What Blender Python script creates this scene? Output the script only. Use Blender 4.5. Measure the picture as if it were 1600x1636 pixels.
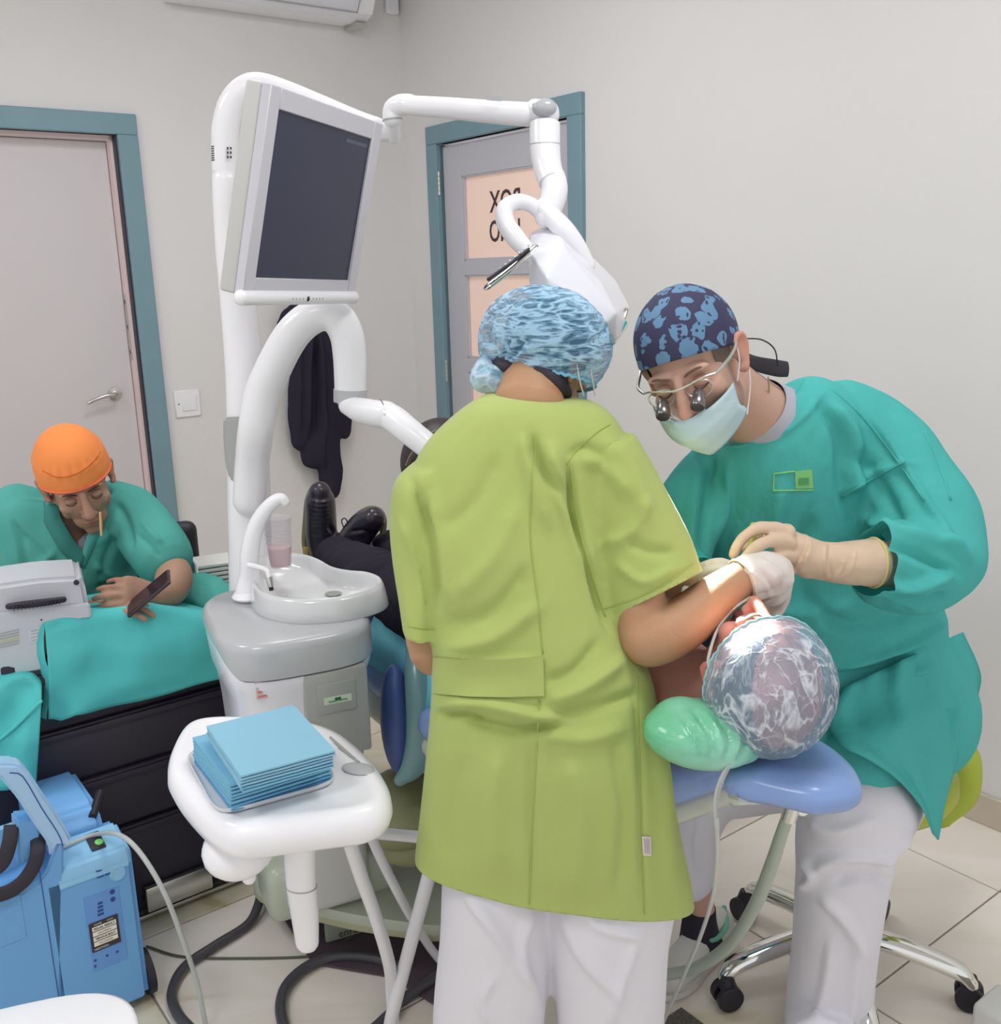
import bpy, bmesh, math, random
import numpy as np
from mathutils import Vector, Matrix, noise
random.seed(7)
for o in list(bpy.data.objects): bpy.data.objects.remove(o, do_unlink=True)
scene = bpy.context.scene
COL = scene.collection

# ------------------------------------------------------------------ camera
F_PX = 1594.0
CAM = np.array([0.0, 0.0, 1.55])
def _k(x, y):
    v = np.array([x - 800.0, -(y - 818.0), -F_PX]); return v / np.linalg.norm(v)
_up = np.cross(_k(2967, 371), _k(-445, 467)); _up /= np.linalg.norm(_up)
_fw = np.array([0, 0, -1.0]); _y = _fw - _up * _fw.dot(_up); _y /= np.linalg.norm(_y)
RC = np.array([np.cross(_y, _up), _y, _up])            # camera axes -> world
cam_data = bpy.data.cameras.new('camera')
cam_data.sensor_fit = 'VERTICAL'
cam_data.sensor_height = 36.0
cam_data.sensor_width = 36.0
cam_data.lens = F_PX / 1636.0 * 36.0
cam_data.clip_start = 0.05
cam_ob = bpy.data.objects.new('camera', cam_data)
COL.objects.link(cam_ob)
cam_ob.matrix_world = Matrix([[*RC[0], CAM[0]], [*RC[1], CAM[1]], [*RC[2], CAM[2]], [0, 0, 0, 1]])
scene.camera = cam_ob

# ------------------------------------------------------------------ world, view
world = bpy.data.worlds.new('world'); scene.world = world
world.use_nodes = True
bg = world.node_tree.nodes['Background']
bg.inputs[0].default_value = (0.97, 0.98, 1.0, 1)
bg.inputs[1].default_value = 0.74
scene.view_settings.view_transform = 'Standard'
scene.view_settings.look = 'None'
scene.view_settings.gamma = 1.0
scene.view_settings.use_curve_mapping = False
scene.view_settings.exposure = 0.18

# ------------------------------------------------------------------ pixel helpers (measuring tools)
def ray(px, py): return RC @ np.array([(px - 800) / F_PX, -(py - 818) / F_PX, -1.0])
def P(px, py, d):
    r = ray(px, py); return CAM + r * d / r[1]
def Pz(px, py, z):
    r = ray(px, py); return CAM + r * (z - CAM[2]) / r[2]
def proj(V):
    c = (np.atleast_2d(V) - CAM) @ RC
    return np.stack([800 + F_PX * c[:, 0] / -c[:, 2], 818 - F_PX * c[:, 1] / -c[:, 2]], 1)
def camdir(r, u, t):
    v = RC @ np.array([r, u, t], float); return v / np.linalg.norm(v)
U = np.array([.799, .6014, 0]); U /= np.linalg.norm(U)       # along the back wall
W = np.array([-U[1], U[0], 0])                               # along the right wall, away
Z = np.array([0, 0, 1.0])
CORNER = Pz(1509, 1288, 0) + W * 2.75
def hit(px, py, P0, n):
    r = ray(px, py); return CAM + r * ((P0 - CAM).dot(n) / r.dot(n))
def back(px, py):
    p = hit(px, py, CORNER, W); return (p - CORNER).dot(U), p[2]
def right(px, py):
    p = hit(px, py, CORNER, U); return (p - CORNER).dot(W), p[2]
def nrm(v): v = np.asarray(v, float); return v / np.linalg.norm(v)

# ------------------------------------------------------------------ materials
def lin(c): c = c / 255.0; return c / 12.92 if c <= .04045 else ((c + .055) / 1.055) ** 2.4
K_ILL = 0.86
def rgb(r, g, b, k=None):
    k = K_ILL if k is None else k
    return tuple(min(.93, lin(x) / k) for x in (r, g, b)) + (1,)
MATS = {}
def mat(name, c, rough=.5, metal=0, spec=.5, bump=None, var=None, alpha=1, trans=0, emit=None, coat=0, sheen=0, sss=0, k=None, glass=0, ior=1.45):
    if name in MATS: return MATS[name]
    m = bpy.data.materials.new(name); m.use_nodes = True; MATS[name] = m
    nt = m.node_tree; b = nt.nodes['Principled BSDF']; N = nt.nodes.new; L = nt.links.new
    cc = rgb(*c, k=k)
    b.inputs['Base Color'].default_value = cc
    b.inputs['Roughness'].default_value = rough
    b.inputs['Metallic'].default_value = metal
    b.inputs['Specular IOR Level'].default_value = spec
    b.inputs['IOR'].default_value = ior
    b.inputs['Alpha'].default_value = alpha
    b.inputs['Coat Weight'].default_value = coat
    b.inputs['Coat Roughness'].default_value = .1
    b.inputs['Sheen Weight'].default_value = sheen
    b.inputs['Transmission Weight'].default_value = glass
    if sss:
        b.inputs['Subsurface Weight'].default_value = sss
        b.inputs['Subsurface Radius'].default_value = (.02, .008, .004)
        b.inputs['Subsurface Scale'].default_value = .6
    if emit:
        b.inputs['Emission Color'].default_value = rgb(*emit[0], k=1)
        b.inputs['Emission Strength'].default_value = emit[1]
    tc = N('ShaderNodeTexCoord')
    if var:                                     # (scale, amount, [second colour])
        n = N('ShaderNodeTexNoise'); n.inputs['Scale'].default_value = var[0]; n.inputs['Detail'].default_value = 5
        L(tc.outputs['Object'], n.inputs['Vector'])
        mx = N('ShaderNodeMix'); mx.data_type = 'RGBA'
        c2 = rgb(*var[2], k=k) if len(var) > 2 else tuple(x * (1 - var[1]) for x in cc[:3]) + (1,)
        mx.inputs['A'].default_value = cc; mx.inputs['B'].default_value = c2
        rp = N('ShaderNodeMapRange'); rp.inputs['From Min'].default_value = .35; rp.inputs['From Max'].default_value = .7
        L(n.outputs['Fac'], rp.inputs['Value']); L(rp.outputs['Result'], mx.inputs['Factor'])
        L(mx.outputs['Result'], b.inputs['Base Color'])
    if bump:                                    # list of (scale, distance, stretch xyz)
        last = None
        for bp in bump:
            sc, dist = bp[0], bp[1]
            mp = N('ShaderNodeMapping'); L(tc.outputs['Object'], mp.inputs['Vector'])
            if len(bp) > 2: mp.inputs['Scale'].default_value = bp[2]
            if len(bp) > 3: mp.inputs['Rotation'].default_value = bp[3]
            n = N('ShaderNodeTexNoise'); n.inputs['Scale'].default_value = sc; n.inputs['Detail'].default_value = 3
            L(mp.outputs['Vector'], n.inputs['Vector'])
            bn = N('ShaderNodeBump'); bn.inputs['Distance'].default_value = dist; bn.inputs['Strength'].default_value = 1
            L(n.outputs['Fac'], bn.inputs['Height'])
            if last: L(last.outputs['Normal'], bn.inputs['Normal'])
            last = bn
        L(last.outputs['Normal'], b.inputs['Normal'])
    if trans:
        out = nt.nodes['Material Output']
        tr = N('ShaderNodeBsdfTranslucent'); tr.inputs['Color'].default_value = cc
        ms = N('ShaderNodeMixShader'); ms.inputs[0].default_value = trans
        L(b.outputs[0], ms.inputs[1]); L(tr.outputs[0], ms.inputs[2]); L(ms.outputs[0], out.inputs['Surface'])
    return m

# ------------------------------------------------------------------ mesh collector
class G:
    def __init__(s): s.v = []; s.f = []; s.n = 0
    def add(s, V, Fc):
        V = np.asarray(V, float)
        s.v.append(V); s.f += [tuple(i + s.n for i in f) for f in Fc]; s.n += len(V); return s
    def V(s): return np.concatenate(s.v) if s.v else np.zeros((0, 3))
    def xf(s, M, t=(0, 0, 0)):
        s.v = [s.V() @ np.asarray(M, float).T + np.asarray(t, float)]; return s
    def merge(s, o): return s.add(o.V(), o.f)
    # box with rounded edges; c centre, size, axes rows X,Y,Z
    def box(s, c, size, r=0, seg=2, ax=None):
        bm = bmesh.new(); bmesh.ops.create_cube(bm, size=1)
        for v in bm.verts: v.co = Vector((v.co.x * size[0], v.co.y * size[1], v.co.z * size[2]))
        if r > 0: bmesh.ops.bevel(bm, geom=bm.edges[:], offset=min(r, min(size) * .49), segments=seg, affect='EDGES', profile=.5)
        bm.verts.index_update()
        V = np.array([v.co[:] for v in bm.verts]); Fc = [tuple(v.index for v in f.verts) for f in bm.faces]; bm.free()
        if ax is not None: V = V @ np.array(ax, float)
        return s.add(V + np.asarray(c, float), Fc)
    def ell(s, c, r, ax=None, n=20, m=12):
        V = []; Fc = []
        for i in range(1, m):
            th = math.pi * i / m
            for j in range(n):
                ph = 2 * math.pi * j / n; V.append((math.sin(th) * math.cos(ph), math.sin(th) * math.sin(ph), math.cos(th)))
        V += [(0, 0, 1), (0, 0, -1)]; a = len(V) - 2
        for i in range(m - 2):
            for j in range(n):
                k = (j + 1) % n; Fc.append((i * n + j, (i + 1) * n + j, (i + 1) * n + k, i * n + k))
        for j in range(n):
            k = (j + 1) % n; Fc.append((a, j, k)); Fc.append((a + 1, (m - 2) * n + k, (m - 2) * n + j))
        V = np.array(V) * np.asarray(r, float)
        if ax is not None: V = V @ np.array(ax, float)
        return s.add(V + np.asarray(c, float), Fc)
    def rings(s, R, cap=True, closed=False):
        n = len(R[0]); V = np.concatenate(R); Fc = []; m = len(R)
        for i in range(m if closed else m - 1):
            a = i * n; b = ((i + 1) % m) * n
            for j in range(n):
                k = (j + 1) % n; Fc.append((a + j, a + k, b + k, b + j))
        if cap and not closed:
            Fc.append(tuple(range(n - 1, -1, -1))); Fc.append(tuple(range((m - 1) * n, m * n)))
        return s.add(V, Fc)
    def tube(s, pts, rad, n=14, smooth=0, flat=None, up=None, caps=True, closed=False, rnd=False):
        pts = np.array(pts, float); rad = np.broadcast_to(np.asarray(rad, float), (len(pts),)).copy()
        if smooth: 
            q = np.column_stack([pts, rad]); q = catmull(q, smooth, closed); pts = q[:, :3]; rad = q[:, 3]
        if rnd and not closed:                      # rounded ends
            t0 = nrm(pts[0] - pts[1]); t1 = nrm(pts[-1] - pts[-2])
            A = [pts[0] + t0 * rad[0] * k for k in (.95, .7, .35)]; ra = [rad[0] * k for k in (.25, .7, .93)]
            B = [pts[-1] + t1 * rad[-1] * k for k in (.35, .7, .95)]; rb = [rad[-1] * k for k in (.93, .7, .25)]
            pts = np.vstack([A, pts, B]); rad = np.concatenate([ra, rad, rb])
        m = len(pts)
        T = np.zeros_like(pts)
        for i in range(m):
            a = pts[(i - 1) % m] if (i > 0 or closed) else pts[0]; b = pts[(i + 1) % m] if (i < m - 1 or closed) else pts[-1]
            T[i] = nrm(b - a + 1e-12)
        if up is None:
            up = np.array([0, 0, 1.]) if abs(T[0][2]) < .9 else np.array([0, 1., 0])
        X = nrm(np.cross(up, T[0])); R = []
        for i in range(m):
            X = X - T[i] * X.dot(T[i]); X = nrm(X); Y = np.cross(T[i], X)
            a = np.arange(n) * 2 * math.pi / n
            fx, fy = (1, 1) if flat is None else flat
            R.append(pts[i] + rad[i] * (np.outer(np.cos(a) * fx, X) + np.outer(np.sin(a) * fy, Y)))
        return s.rings(R, cap=caps, closed=closed)
    def lathe(s, c, prof, n=32, ax=None):
        R = []
        for r, h in prof:
            a = np.arange(n) * 2 * math.pi / n
            V = np.stack([np.cos(a) * r, np.sin(a) * r, np.full(n, h)], 1)
            if ax is not None: V = V @ np.array(ax, float)
            R.append(V + np.asarray(c, float))
        return s.rings(R)
    def prism(s, poly, h, c=(0, 0, 0), ax=None, bev=0, seg=2):   # poly in XY, extruded along Z by h
        bm = bmesh.new(); vs = [bm.verts.new((p[0], p[1], 0)) for p in poly]; f = bm.faces.new(vs)
        r = bmesh.ops.extrude_face_region(bm, geom=[f])
        for v in r['geom']:
            if isinstance(v, bmesh.types.BMVert): v.co.z += h
        bmesh.ops.recalc_face_normals(bm, faces=bm.faces[:])
        if bev: bmesh.ops.bevel(bm, geom=bm.edges[:], offset=bev, segments=seg, affect='EDGES')
        bm.verts.index_update()
        V = np.array([v.co[:] for v in bm.verts]); Fc = [tuple(v.index for v in f.verts) for f in bm.faces]; bm.free()
        if ax is not None: V = V @ np.array(ax, float)
        return s.add(V + np.asarray(c, float), Fc)
    def sheet(s, grid, thick=0):                     # grid [i][j] of points
        g = np.array(grid, float); a, b = g.shape[:2]; V = g.reshape(-1, 3)
        Fc = [(i * b + j, i * b + j + 1, (i + 1) * b + j + 1, (i + 1) * b + j) for i in range(a - 1) for j in range(b - 1)]
        return s.add(V, Fc)

def catmull(P_, n, closed=False):
    P_ = np.asarray(P_, float); m = len(P_); out = []
    rng = m if closed else m - 1
    for i in range(rng):
        if closed: p0, p1, p2, p3 = P_[(i - 1) % m], P_[i], P_[(i + 1) % m], P_[(i + 2) % m]
        else: p1, p2 = P_[i], P_[i + 1]; p0 = P_[i - 1] if i else 2 * p1 - p2; p3 = P_[i + 2] if i + 2 < m else 2 * p2 - p1
        for k in range(n):
            t = k / n
            out.append(.5 * ((2 * p1) + (-p0 + p2) * t + (2 * p0 - 5 * p1 + 4 * p2 - p3) * t * t + (-p0 + 3 * p1 - 3 * p2 + p3) * t ** 3))
    if not closed: out.append(P_[-1])
    return np.array(out)
def superel(n, a, b, e=2.6):
    t = np.arange(n) * 2 * math.pi / n
    c, s_ = np.cos(t), np.sin(t)
    return np.stack([np.sign(c) * np.abs(c) ** (2 / e) * a, np.sign(s_) * np.abs(s_) ** (2 / e) * b], 1)

ORG = {}                                            # world origin of every object made
def mesh_of(name, V, Fc):
    me = bpy.data.meshes.new(name); me.from_pydata([tuple(x) for x in V], [], [tuple(f) for f in Fc]); me.validate(); me.update()
    bm = bmesh.new(); bm.from_mesh(me); bmesh.ops.recalc_face_normals(bm, faces=bm.faces[:]); bm.to_mesh(me); bm.free()
    return me
def finish(me, m, smooth=True, angle=40):
    if smooth:
        me.polygons.foreach_set('use_smooth', [True] * len(me.polygons))
        if angle < 180: me.set_sharp_from_angle(angle=math.radians(angle))
    if m: me.materials.append(m)
def thing(name, label, cat, loc=(0, 0, 0), group=None):
    o = bpy.data.objects.new(name, None); COL.objects.link(o); o.empty_display_size = .05
    o.location = tuple(map(float, loc)); ORG[o.name] = np.array(loc, float)
    o['label'] = label; o['category'] = cat
    if group: o['group'] = group
    return o
def part(name, g, m, parent=None, label=None, smooth=True, angle=40, sub=0, kind=None, org=None):
    V = g.V(); base = ORG[parent.name] if parent is not None else (np.array(org, float) if org is not None else np.zeros(3))
    me = mesh_of(name, V - base, g.f); finish(me, m, smooth, angle)
    o = bpy.data.objects.new(name, me); COL.objects.link(o)
    ORG[o.name] = base
    if parent is not None: o.parent = parent
    else: o.location = tuple(base)
    if label: o['label'] = label
    if kind: o['kind'] = kind
    if sub:
        md = o.modifiers.new('s', 'SUBSURF'); md.levels = sub; md.render_levels = sub
    return o
def solo(name, g, m, label, cat, group=None, **k):
    V = g.V(); base = np.array([V[:, 0].mean(), V[:, 1].mean(), V[:, 2].min()])
    o = part(name, g, m, None, org=base, **k); o['label'] = label; o['category'] = cat
    if group: o['group'] = group
    return o
def struct(name, g, m, parent=None, **k):
    o = part(name, g, m, parent, **k)
    if parent is None: o['kind'] = 'structure'
    return o
def text_g(s, size, thick=.0006, mirror=False, bold=0):
    cu = bpy.data.curves.new('t', 'FONT'); cu.body = s; cu.size = size; cu.extrude = thick; cu.align_x = 'CENTER'; cu.align_y = 'CENTER'; cu.resolution_u = 3; cu.offset = bold
    ob = bpy.data.objects.new('t', cu); COL.objects.link(ob)
    dg = bpy.context.evaluated_depsgraph_get(); me = bpy.data.meshes.new_from_object(ob.evaluated_get(dg))
    V = np.array([v.co[:] for v in me.vertices]); Fc = [tuple(p.vertices) for p in me.polygons]
    bpy.data.objects.remove(ob); bpy.data.meshes.remove(me); bpy.data.curves.remove(cu)
    if mirror: V[:, 0] *= -1
    g = G(); g.add(V, Fc); return g
def remesh(g, voxel, it=4, fac=.5):
    me = mesh_of('tmp', g.V(), g.f); ob = bpy.data.objects.new('tmp', me); COL.objects.link(ob)
    md = ob.modifiers.new('r', 'REMESH'); md.mode = 'VOXEL'; md.voxel_size = voxel
    if it: sm = ob.modifiers.new('s', 'SMOOTH'); sm.factor = fac; sm.iterations = it
    dg = bpy.context.evaluated_depsgraph_get(); dg.update(); out = bpy.data.meshes.new_from_object(ob.evaluated_get(dg))
    n = len(out.vertices); V = np.empty(n * 3); out.vertices.foreach_get('co', V); V = V.reshape(-1, 3)
    nn = np.empty(n * 3); out.vertices.foreach_get('normal', nn); nn = nn.reshape(-1, 3)
    Fc = [tuple(p.vertices) for p in out.polygons]
    bpy.data.objects.remove(ob); bpy.data.meshes.remove(me); bpy.data.meshes.remove(out)
    r = G(); r.add(V, Fc); r.nn = nn; return r
def seg_dist(Q, pts):
    """distance of 2D/3D points Q to a polyline and the parameter along it"""
    best = np.full(len(Q), 1e9); par = np.zeros(len(Q)); m = len(pts) - 1
    for i in range(m):
        a, b = np.asarray(pts[i], float), np.asarray(pts[i + 1], float); ab = b - a
        t = np.clip(((Q - a) @ ab) / (ab @ ab + 1e-12), 0, 1); d = np.linalg.norm(Q - a - t[:, None] * ab, axis=1)
        k = d < best; best[k] = d[k]; par[k] = (i + t[k]) / m
    return best, par
def folds(V, N, specs):
    """push real folds into cloth; specs (pixel polyline, width px, height m), applied on the side seen"""
    q = proj(V); view = nrm_rows(V - CAM); fr = np.clip(-(N * view).sum(1) * 3, 0, 1); off = np.zeros(len(V))
    for pl, w, h in specs:
        pl = catmull(np.array(pl, float), 5) if len(pl) > 2 else np.array(pl, float)
        lo = pl.min(0) - 3 * w; hi = pl.max(0) + 3 * w
        k = np.where((q[:, 0] > lo[0]) & (q[:, 0] < hi[0]) & (q[:, 1] > lo[1]) & (q[:, 1] < hi[1]))[0]
        if not len(k): continue
        d, t = seg_dist(q[k], pl); taper = np.clip(np.minimum(t, 1 - t) * 5 + .15, 0, 1)
        off[k] += 1.35 * h * np.exp(-(d / w) ** 2) * taper
    return V + N * (off * fr)[:, None]
def nrm_rows(A): return A / (np.linalg.norm(A, axis=1, keepdims=True) + 1e-12)
def noise_disp(V, N, amp, scale, stretch=(1, 1, 1), seed=0):
    s = np.array(stretch, float) * scale
    o = np.array([noise.noise(Vector((x[0] * s[0] + seed, x[1] * s[1], x[2] * s[2]))) for x in V])
    return V + N * (o * amp)[:, None]
def path_copy(o, name=None):
    c = o.copy(); COL.objects.link(c); return c
# ================================================================== MATERIALS
M_wall = mat('wall_paint', (204, 202, 202), rough=.75, spec=.2, k=.76, bump=[(60, .0006)], var=(1.2, .03))
M_ceil = mat('ceiling_paint', (205, 205, 205), rough=.8, spec=.2)
M_frame = mat('blue_grey_door_frame', (116, 146, 158), rough=.45, var=(9, .06))
M_leaf = mat('white_door', (200, 194, 197), rough=.4)
M_leaf2 = mat('pale_grey_door', (183, 182, 190), rough=.45)
M_white = mat('white_plastic', (205, 204, 208), rough=.28, coat=.3, k=.68)
M_white2 = mat('warm_white_plastic', (198, 198, 194), rough=.35)
M_shell = mat('glossy_white_shell', (204, 204, 212), rough=.2, coat=.5, k=.72)
M_grey = mat('grey_plastic', (158, 160, 158), rough=.3, coat=.2)
M_grey2 = mat('silver_grey_plastic', (172, 174, 178), rough=.25, coat=.4)
M_dark = mat('dark_plastic', (46, 42, 54), rough=.45)
M_black = mat('black_rubber', (38, 34, 44), rough=.5)
M_cart = mat('black_cart_plastic', (44, 38, 50), rough=.42, bump=[(90, .0004)])
M_chrome = mat('chrome', (215, 215, 212), rough=.08, metal=1, k=.8)
M_steel = mat('brushed_steel', (185, 185, 180), rough=.3, metal=1, k=.75)
M_tube = mat('clear_tube', (190, 194, 192), rough=.25, alpha=.75)
M_hose = mat('grey_suction_hose', (160, 170, 158), rough=.4)
M_black_hose = mat('black_hose', (72, 70, 76), rough=.35)
M_text = mat('dark_print', (66, 52, 56), rough=.6)
M_grout = mat('grout', (148, 140, 130), rough=.9)

# ================================================================== ROOM
def wall_box(o0, o1, ax_s, ax_n, s0, s1, z0, z1, n0, n1, r=0):
    g = G(); c = CORNER + ax_s * (s0 + s1) / 2 + ax_n * (n0 + n1) / 2 + Z * (z0 + z1) / 2
    return g.box(c, (abs(s1 - s0), abs(n1 - n0), abs(z1 - z0)), r, 1, (ax_s, ax_n, Z))
def bbox_(s0, s1, z0, z1, n0=0, n1=.02, r=0, g=None):      # back wall, n toward the room
    h = wall_box(0, 0, U, -W, s0, s1, z0, z1, n0, n1, r)
    if g is not None: g.merge(h); return g
    return h
def rbox_(s0, s1, z0, z1, n0=0, n1=.02, r=0, g=None):      # right wall
    h = wall_box(0, 0, W, -U, s0, s1, z0, z1, n0, n1, r)
    if g is not None: g.merge(h); return g
    return h
H = 2.85
# back wall around door opening
D1L, D1R, DT = -2.12, -1.295, 2.09
g = bbox_(-4.6, D1L, 0, H, -.14, 0); bbox_(D1R, .14, 0, H, -.14, 0, g=g); bbox_(D1L, D1R, DT, H, -.14, 0, g=g)
struct('wall_back', g, M_wall, smooth=False)
D2L, D2R = -1.14, -.277
g = rbox_(-5.2, D2L, 0, H, -.14, 0); rbox_(D2R, 0, 0, H, -.14, 0, g=g); rbox_(D2L, D2R, DT, H, -.14, 0, g=g)
struct('wall_right', g, M_wall, smooth=False)
g = G(); g.box(CORNER - U * 2.2 - W * 2.6 + Z * (H + .05), (5.2, 5.6, .1), ax=(U, W, Z)); struct('ceiling', g, M_ceil, smooth=False)
# ceiling panel lamps, out of view, added to light the room
M_lamp = mat('added_lamp_diffuser', (240, 240, 240), emit=((255, 252, 247), 12), k=1)
M_lampf = mat('added_lamp_frame', (210, 210, 210), rough=.4)
for i, (a, b) in enumerate([(-1.3, -1.6), (-1.3, -3.4), (-3.2, -1.6), (-3.2, -3.4)]):
    c = CORNER + U * a + W * b
    t = thing('added_ceiling_light', ['added unseen square ceiling panel lamp nearest the room corner', 'added unseen square ceiling panel lamp above the right-hand side near the camera', 'added unseen square ceiling panel lamp over the left door', 'added unseen square ceiling panel lamp at the left near the camera'][i], 'lamp', c + Z * (H - .03))
    gg = G().box(c + Z * (H - .012), (.66, .66, .024), .004, 1, (U, W, Z)); part('frame', gg, M_lampf, t, smooth=False)
    gg = G().box(c + Z * (H - .027), (.6, .6, .006), 0, 1, (U, W, Z)); part('diffuser', gg, M_lamp, t, smooth=False)

# floor: slab with grout, tiles as parts
fl = struct('floor', G().box(CORNER - U * 2.4 - W * 2.8 + Z * -.055, (5.6, 6.2, .1), ax=(U, W, Z)), M_grout, smooth=False)
def floor_mat(name, c, c2, c3):
    rgb = lambda *a: globals()['rgb'](*a, k=.66)
    m = bpy.data.materials.new(name); m.use_nodes = True; nt = m.node_tree; b = nt.nodes['Principled BSDF']; N = nt.nodes.new; L = nt.links.new
    geo = N('ShaderNodeNewGeometry'); mp = N('ShaderNodeMapping'); mp.inputs['Rotation'].default_value = (0, 0, .4); mp.inputs['Scale'].default_value = (1.0, 3.2, 1)
    L(geo.outputs['Position'], mp.inputs['Vector'])
    n1 = N('ShaderNodeTexNoise'); n1.inputs['Scale'].default_value = 2.6; n1.inputs['Detail'].default_value = 6; n1.inputs['Distortion'].default_value = .6; L(mp.outputs[0], n1.inputs['Vector'])
    rp = N('ShaderNodeValToRGB'); e = rp.color_ramp.elements; e[0].position = .38; e[0].color = rgb(*c2); e[1].position = .62; e[1].color = rgb(*c)
    x = rp.color_ramp.elements.new(.3); x.color = rgb(*c3)
    L(n1.outputs['Fac'], rp.inputs['Fac']); L(rp.outputs['Color'], b.inputs['Base Color'])
    b.inputs['Roughness'].default_value = .42; b.inputs['Specular IOR Level'].default_value = .35
    return m
M_tiles = [floor_mat('cream_stone_tile', (198, 190, 182), (190, 182, 172), (176, 166, 146)), floor_mat('cream_stone_tile_pale', (203, 196, 189), (197, 190, 181), (186, 177, 162)),
           floor_mat('cream_stone_tile_veined', (190, 184, 170), (176, 170, 148), (152, 138, 108))]
TS = .6
u0, v0 = 2.307 - TS * 9, 1.024 - TS * 7
tm = []
for k in range(3):
    g = G().box((0, 0, 0), (TS - .005, TS - .005, .01), .0016, 1, (U, W, Z)); me = mesh_of('tile', g.V(), g.f); finish(me, M_tiles[k], False); tm.append(me)
cu_, cw_ = CORNER.dot(U), CORNER.dot(W)
for i in range(12):
    for j in range(14):
        cu = u0 + (i + .5) * TS; cv = v0 + (j + .5) * TS
        if cu - TS / 2 > cu_ - .02 or cv - TS / 2 > cw_ - .02 or cu < cu_ - 4.9: continue
        q = U * cu + W * cv
        k = 2 if (q[0] < .3 and random.random() < .7) else random.choice([0, 1])
        o = bpy.data.objects.new('tile', tm[k]); COL.objects.link(o); o.parent = fl; o.location = (q[0], q[1], -.0052)
# baseboard of beige tiles on the right wall, and back wall
M_base = mat('beige_baseboard', (196, 184, 168), rough=.4, var=(6, .12))
g = rbox_(-5.2, D2L - .085, 0, .09, 0, .012, .002); struct('baseboard_right', g, M_base, smooth=False)
g = bbox_(D1R + .09, -.012, 0, .09, 0, .012, .002); struct('baseboard_back', g, M_base, smooth=False)

# ---------------- left door (back wall)
d1 = part('door_1', bbox_(D1L + .03, D1R - .018, 0.008, DT - .018, -.115, -.075, .002), M_leaf, None, org=CORNER + U * -1.7, smooth=False); d1['kind'] = 'structure'
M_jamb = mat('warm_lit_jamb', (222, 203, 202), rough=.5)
g = bbox_(D1R - .016, D1R, 0, DT, -.14, -.03); bbox_(D1L, D1L + .016, 0, DT, -.14, -.03, g=g); bbox_(D1L, D1R, DT - .016, DT, -.14, -.03, g=g)
part('jamb', g, M_jamb, d1, smooth=False)
def miterframe(bx, L_, R_, T, w=.078, wt=.076):
    pcs = [bx(L_ - w, L_, 0, T, -.03, .022, .003), bx(R_, R_ + w, 0, T, -.03, .022, .003), bx(L_ - w, R_ + w, T, T + wt, -.03, .022, .003)]
    return pcs
for q in miterframe(bbox_, D1L, D1R, DT): part('door_frame', q, M_frame, d1, smooth=False)
g = bbox_(D1R - .006, D1R + .0, 0, DT, -.032, .004); part('frame_seal', g, M_dark, d1, smooth=False)
# handle with rosette
hs, hz = back(192, 631)
hc = CORNER + U * (hs) + Z * hz - W * -.075
hd = part('door_handle', G().lathe(hc, [(.025, 0), (.027, .004), (.026, .009), (.012, .011), (.010, .03)], 24, (U, Z, -W)), M_steel, d1)
pts = [hc - W * .03, hc - W * .05 - U * .012, hc - W * .055 - U * .05 - Z * .001, hc - W * .054 - U * .09 - Z * .012, hc - W * .05 - U * .115 - Z * .022]
part('lever', G().tube(pts, [.009, .0095, .0085, .0075, .007], 12, 5, rnd=True), M_steel, hd)
for zz, hh in ((1.24, .26), (.62, .07)):
    g = bbox_(D1R - .019, D1R - .0155, zz, zz + hh, -.07, -.045); st = part('strike_plate', g, M_steel, d1, smooth=False)
    for q in np.linspace(.12, .88, 3):
        part('slot', bbox_(D1R - .0197, D1R - .018, zz + hh * q - .008, zz + hh * q + .008, -.062, -.053), M_dark, st, smooth=False)

# ---------------- right door; pink light behind its panes put in as colour and glow
M_pane = mat('backlit_frosted_pane', (222, 196, 182), rough=.35, emit=((228, 196, 182), .22))
d2 = part('door_2', rbox_(D2L + .005, D2L + .13, .008, DT - .012, -.05, -.012, .002), M_leaf2, None, org=CORNER + W * -.7, smooth=False); d2['kind'] = 'structure'
rbs = [(D2R - .13, D2R - .005)]
part('stile', rbox_(D2R - .135, D2R - .005, .008, DT - .012, -.05, -.012, .002), M_leaf2, d2, smooth=False)
PL, PR = D2L + .13, D2R - .135
rows = [(1.945, 1.592), (1.533, 1.172), (1.113, .752), (.693, .332)]
zs = [DT - .012, 1.945, 1.592, 1.533, 1.172, 1.113, .752, .693, .332, .008]
for a, b in zip(zs[0::2], zs[1::2]): part('rail', rbox_(PL, PR, b, a, -.05, -.012, .001), M_leaf2, d2, smooth=False)
for top, bot in rows:
    p = part('pane', rbox_(PL, PR, bot, top, -.037, -.032), M_pane, d2, smooth=False)
    g = rbox_(PL, PL + .012, bot, top, -.032, -.016); rbox_(PR - .012, PR, bot, top, -.032, -.016, g=g)
    rbox_(PL, PR, bot, bot + .012, -.032, -.016, g=g); rbox_(PL, PR, top - .006, top, -.032, -.016, g=g)
    part('glazing_bead', g, M_leaf2, p, smooth=False)
# mirrored lettering on the top pane: X axis along image right = -W
for s_, py in (('BOX', 322), ('UNO', 370)):
    tg = text_g(s_, .098, .0008, mirror=True, bold=.0008); V = tg.V()
    V[:, 0] = (V[:, 0] - (V[:, 0].max() + V[:, 0].min()) / 2) * (.205 / np.ptp(V[:, 0])); V[:, 1] = (V[:, 1] - (V[:, 1].max() + V[:, 1].min()) / 2) * (.088 / np.ptp(V[:, 1]))
    tg.v = [V]
    s1, z1 = right(797, py - 2)
    tg.xf(np.array([-W, Z, -U]).T, CORNER + W * (s1) + Z * z1 + U * .0305)
    part('lettering', tg, M_text, bpy.data.objects['pane'], smooth=False)
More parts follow.
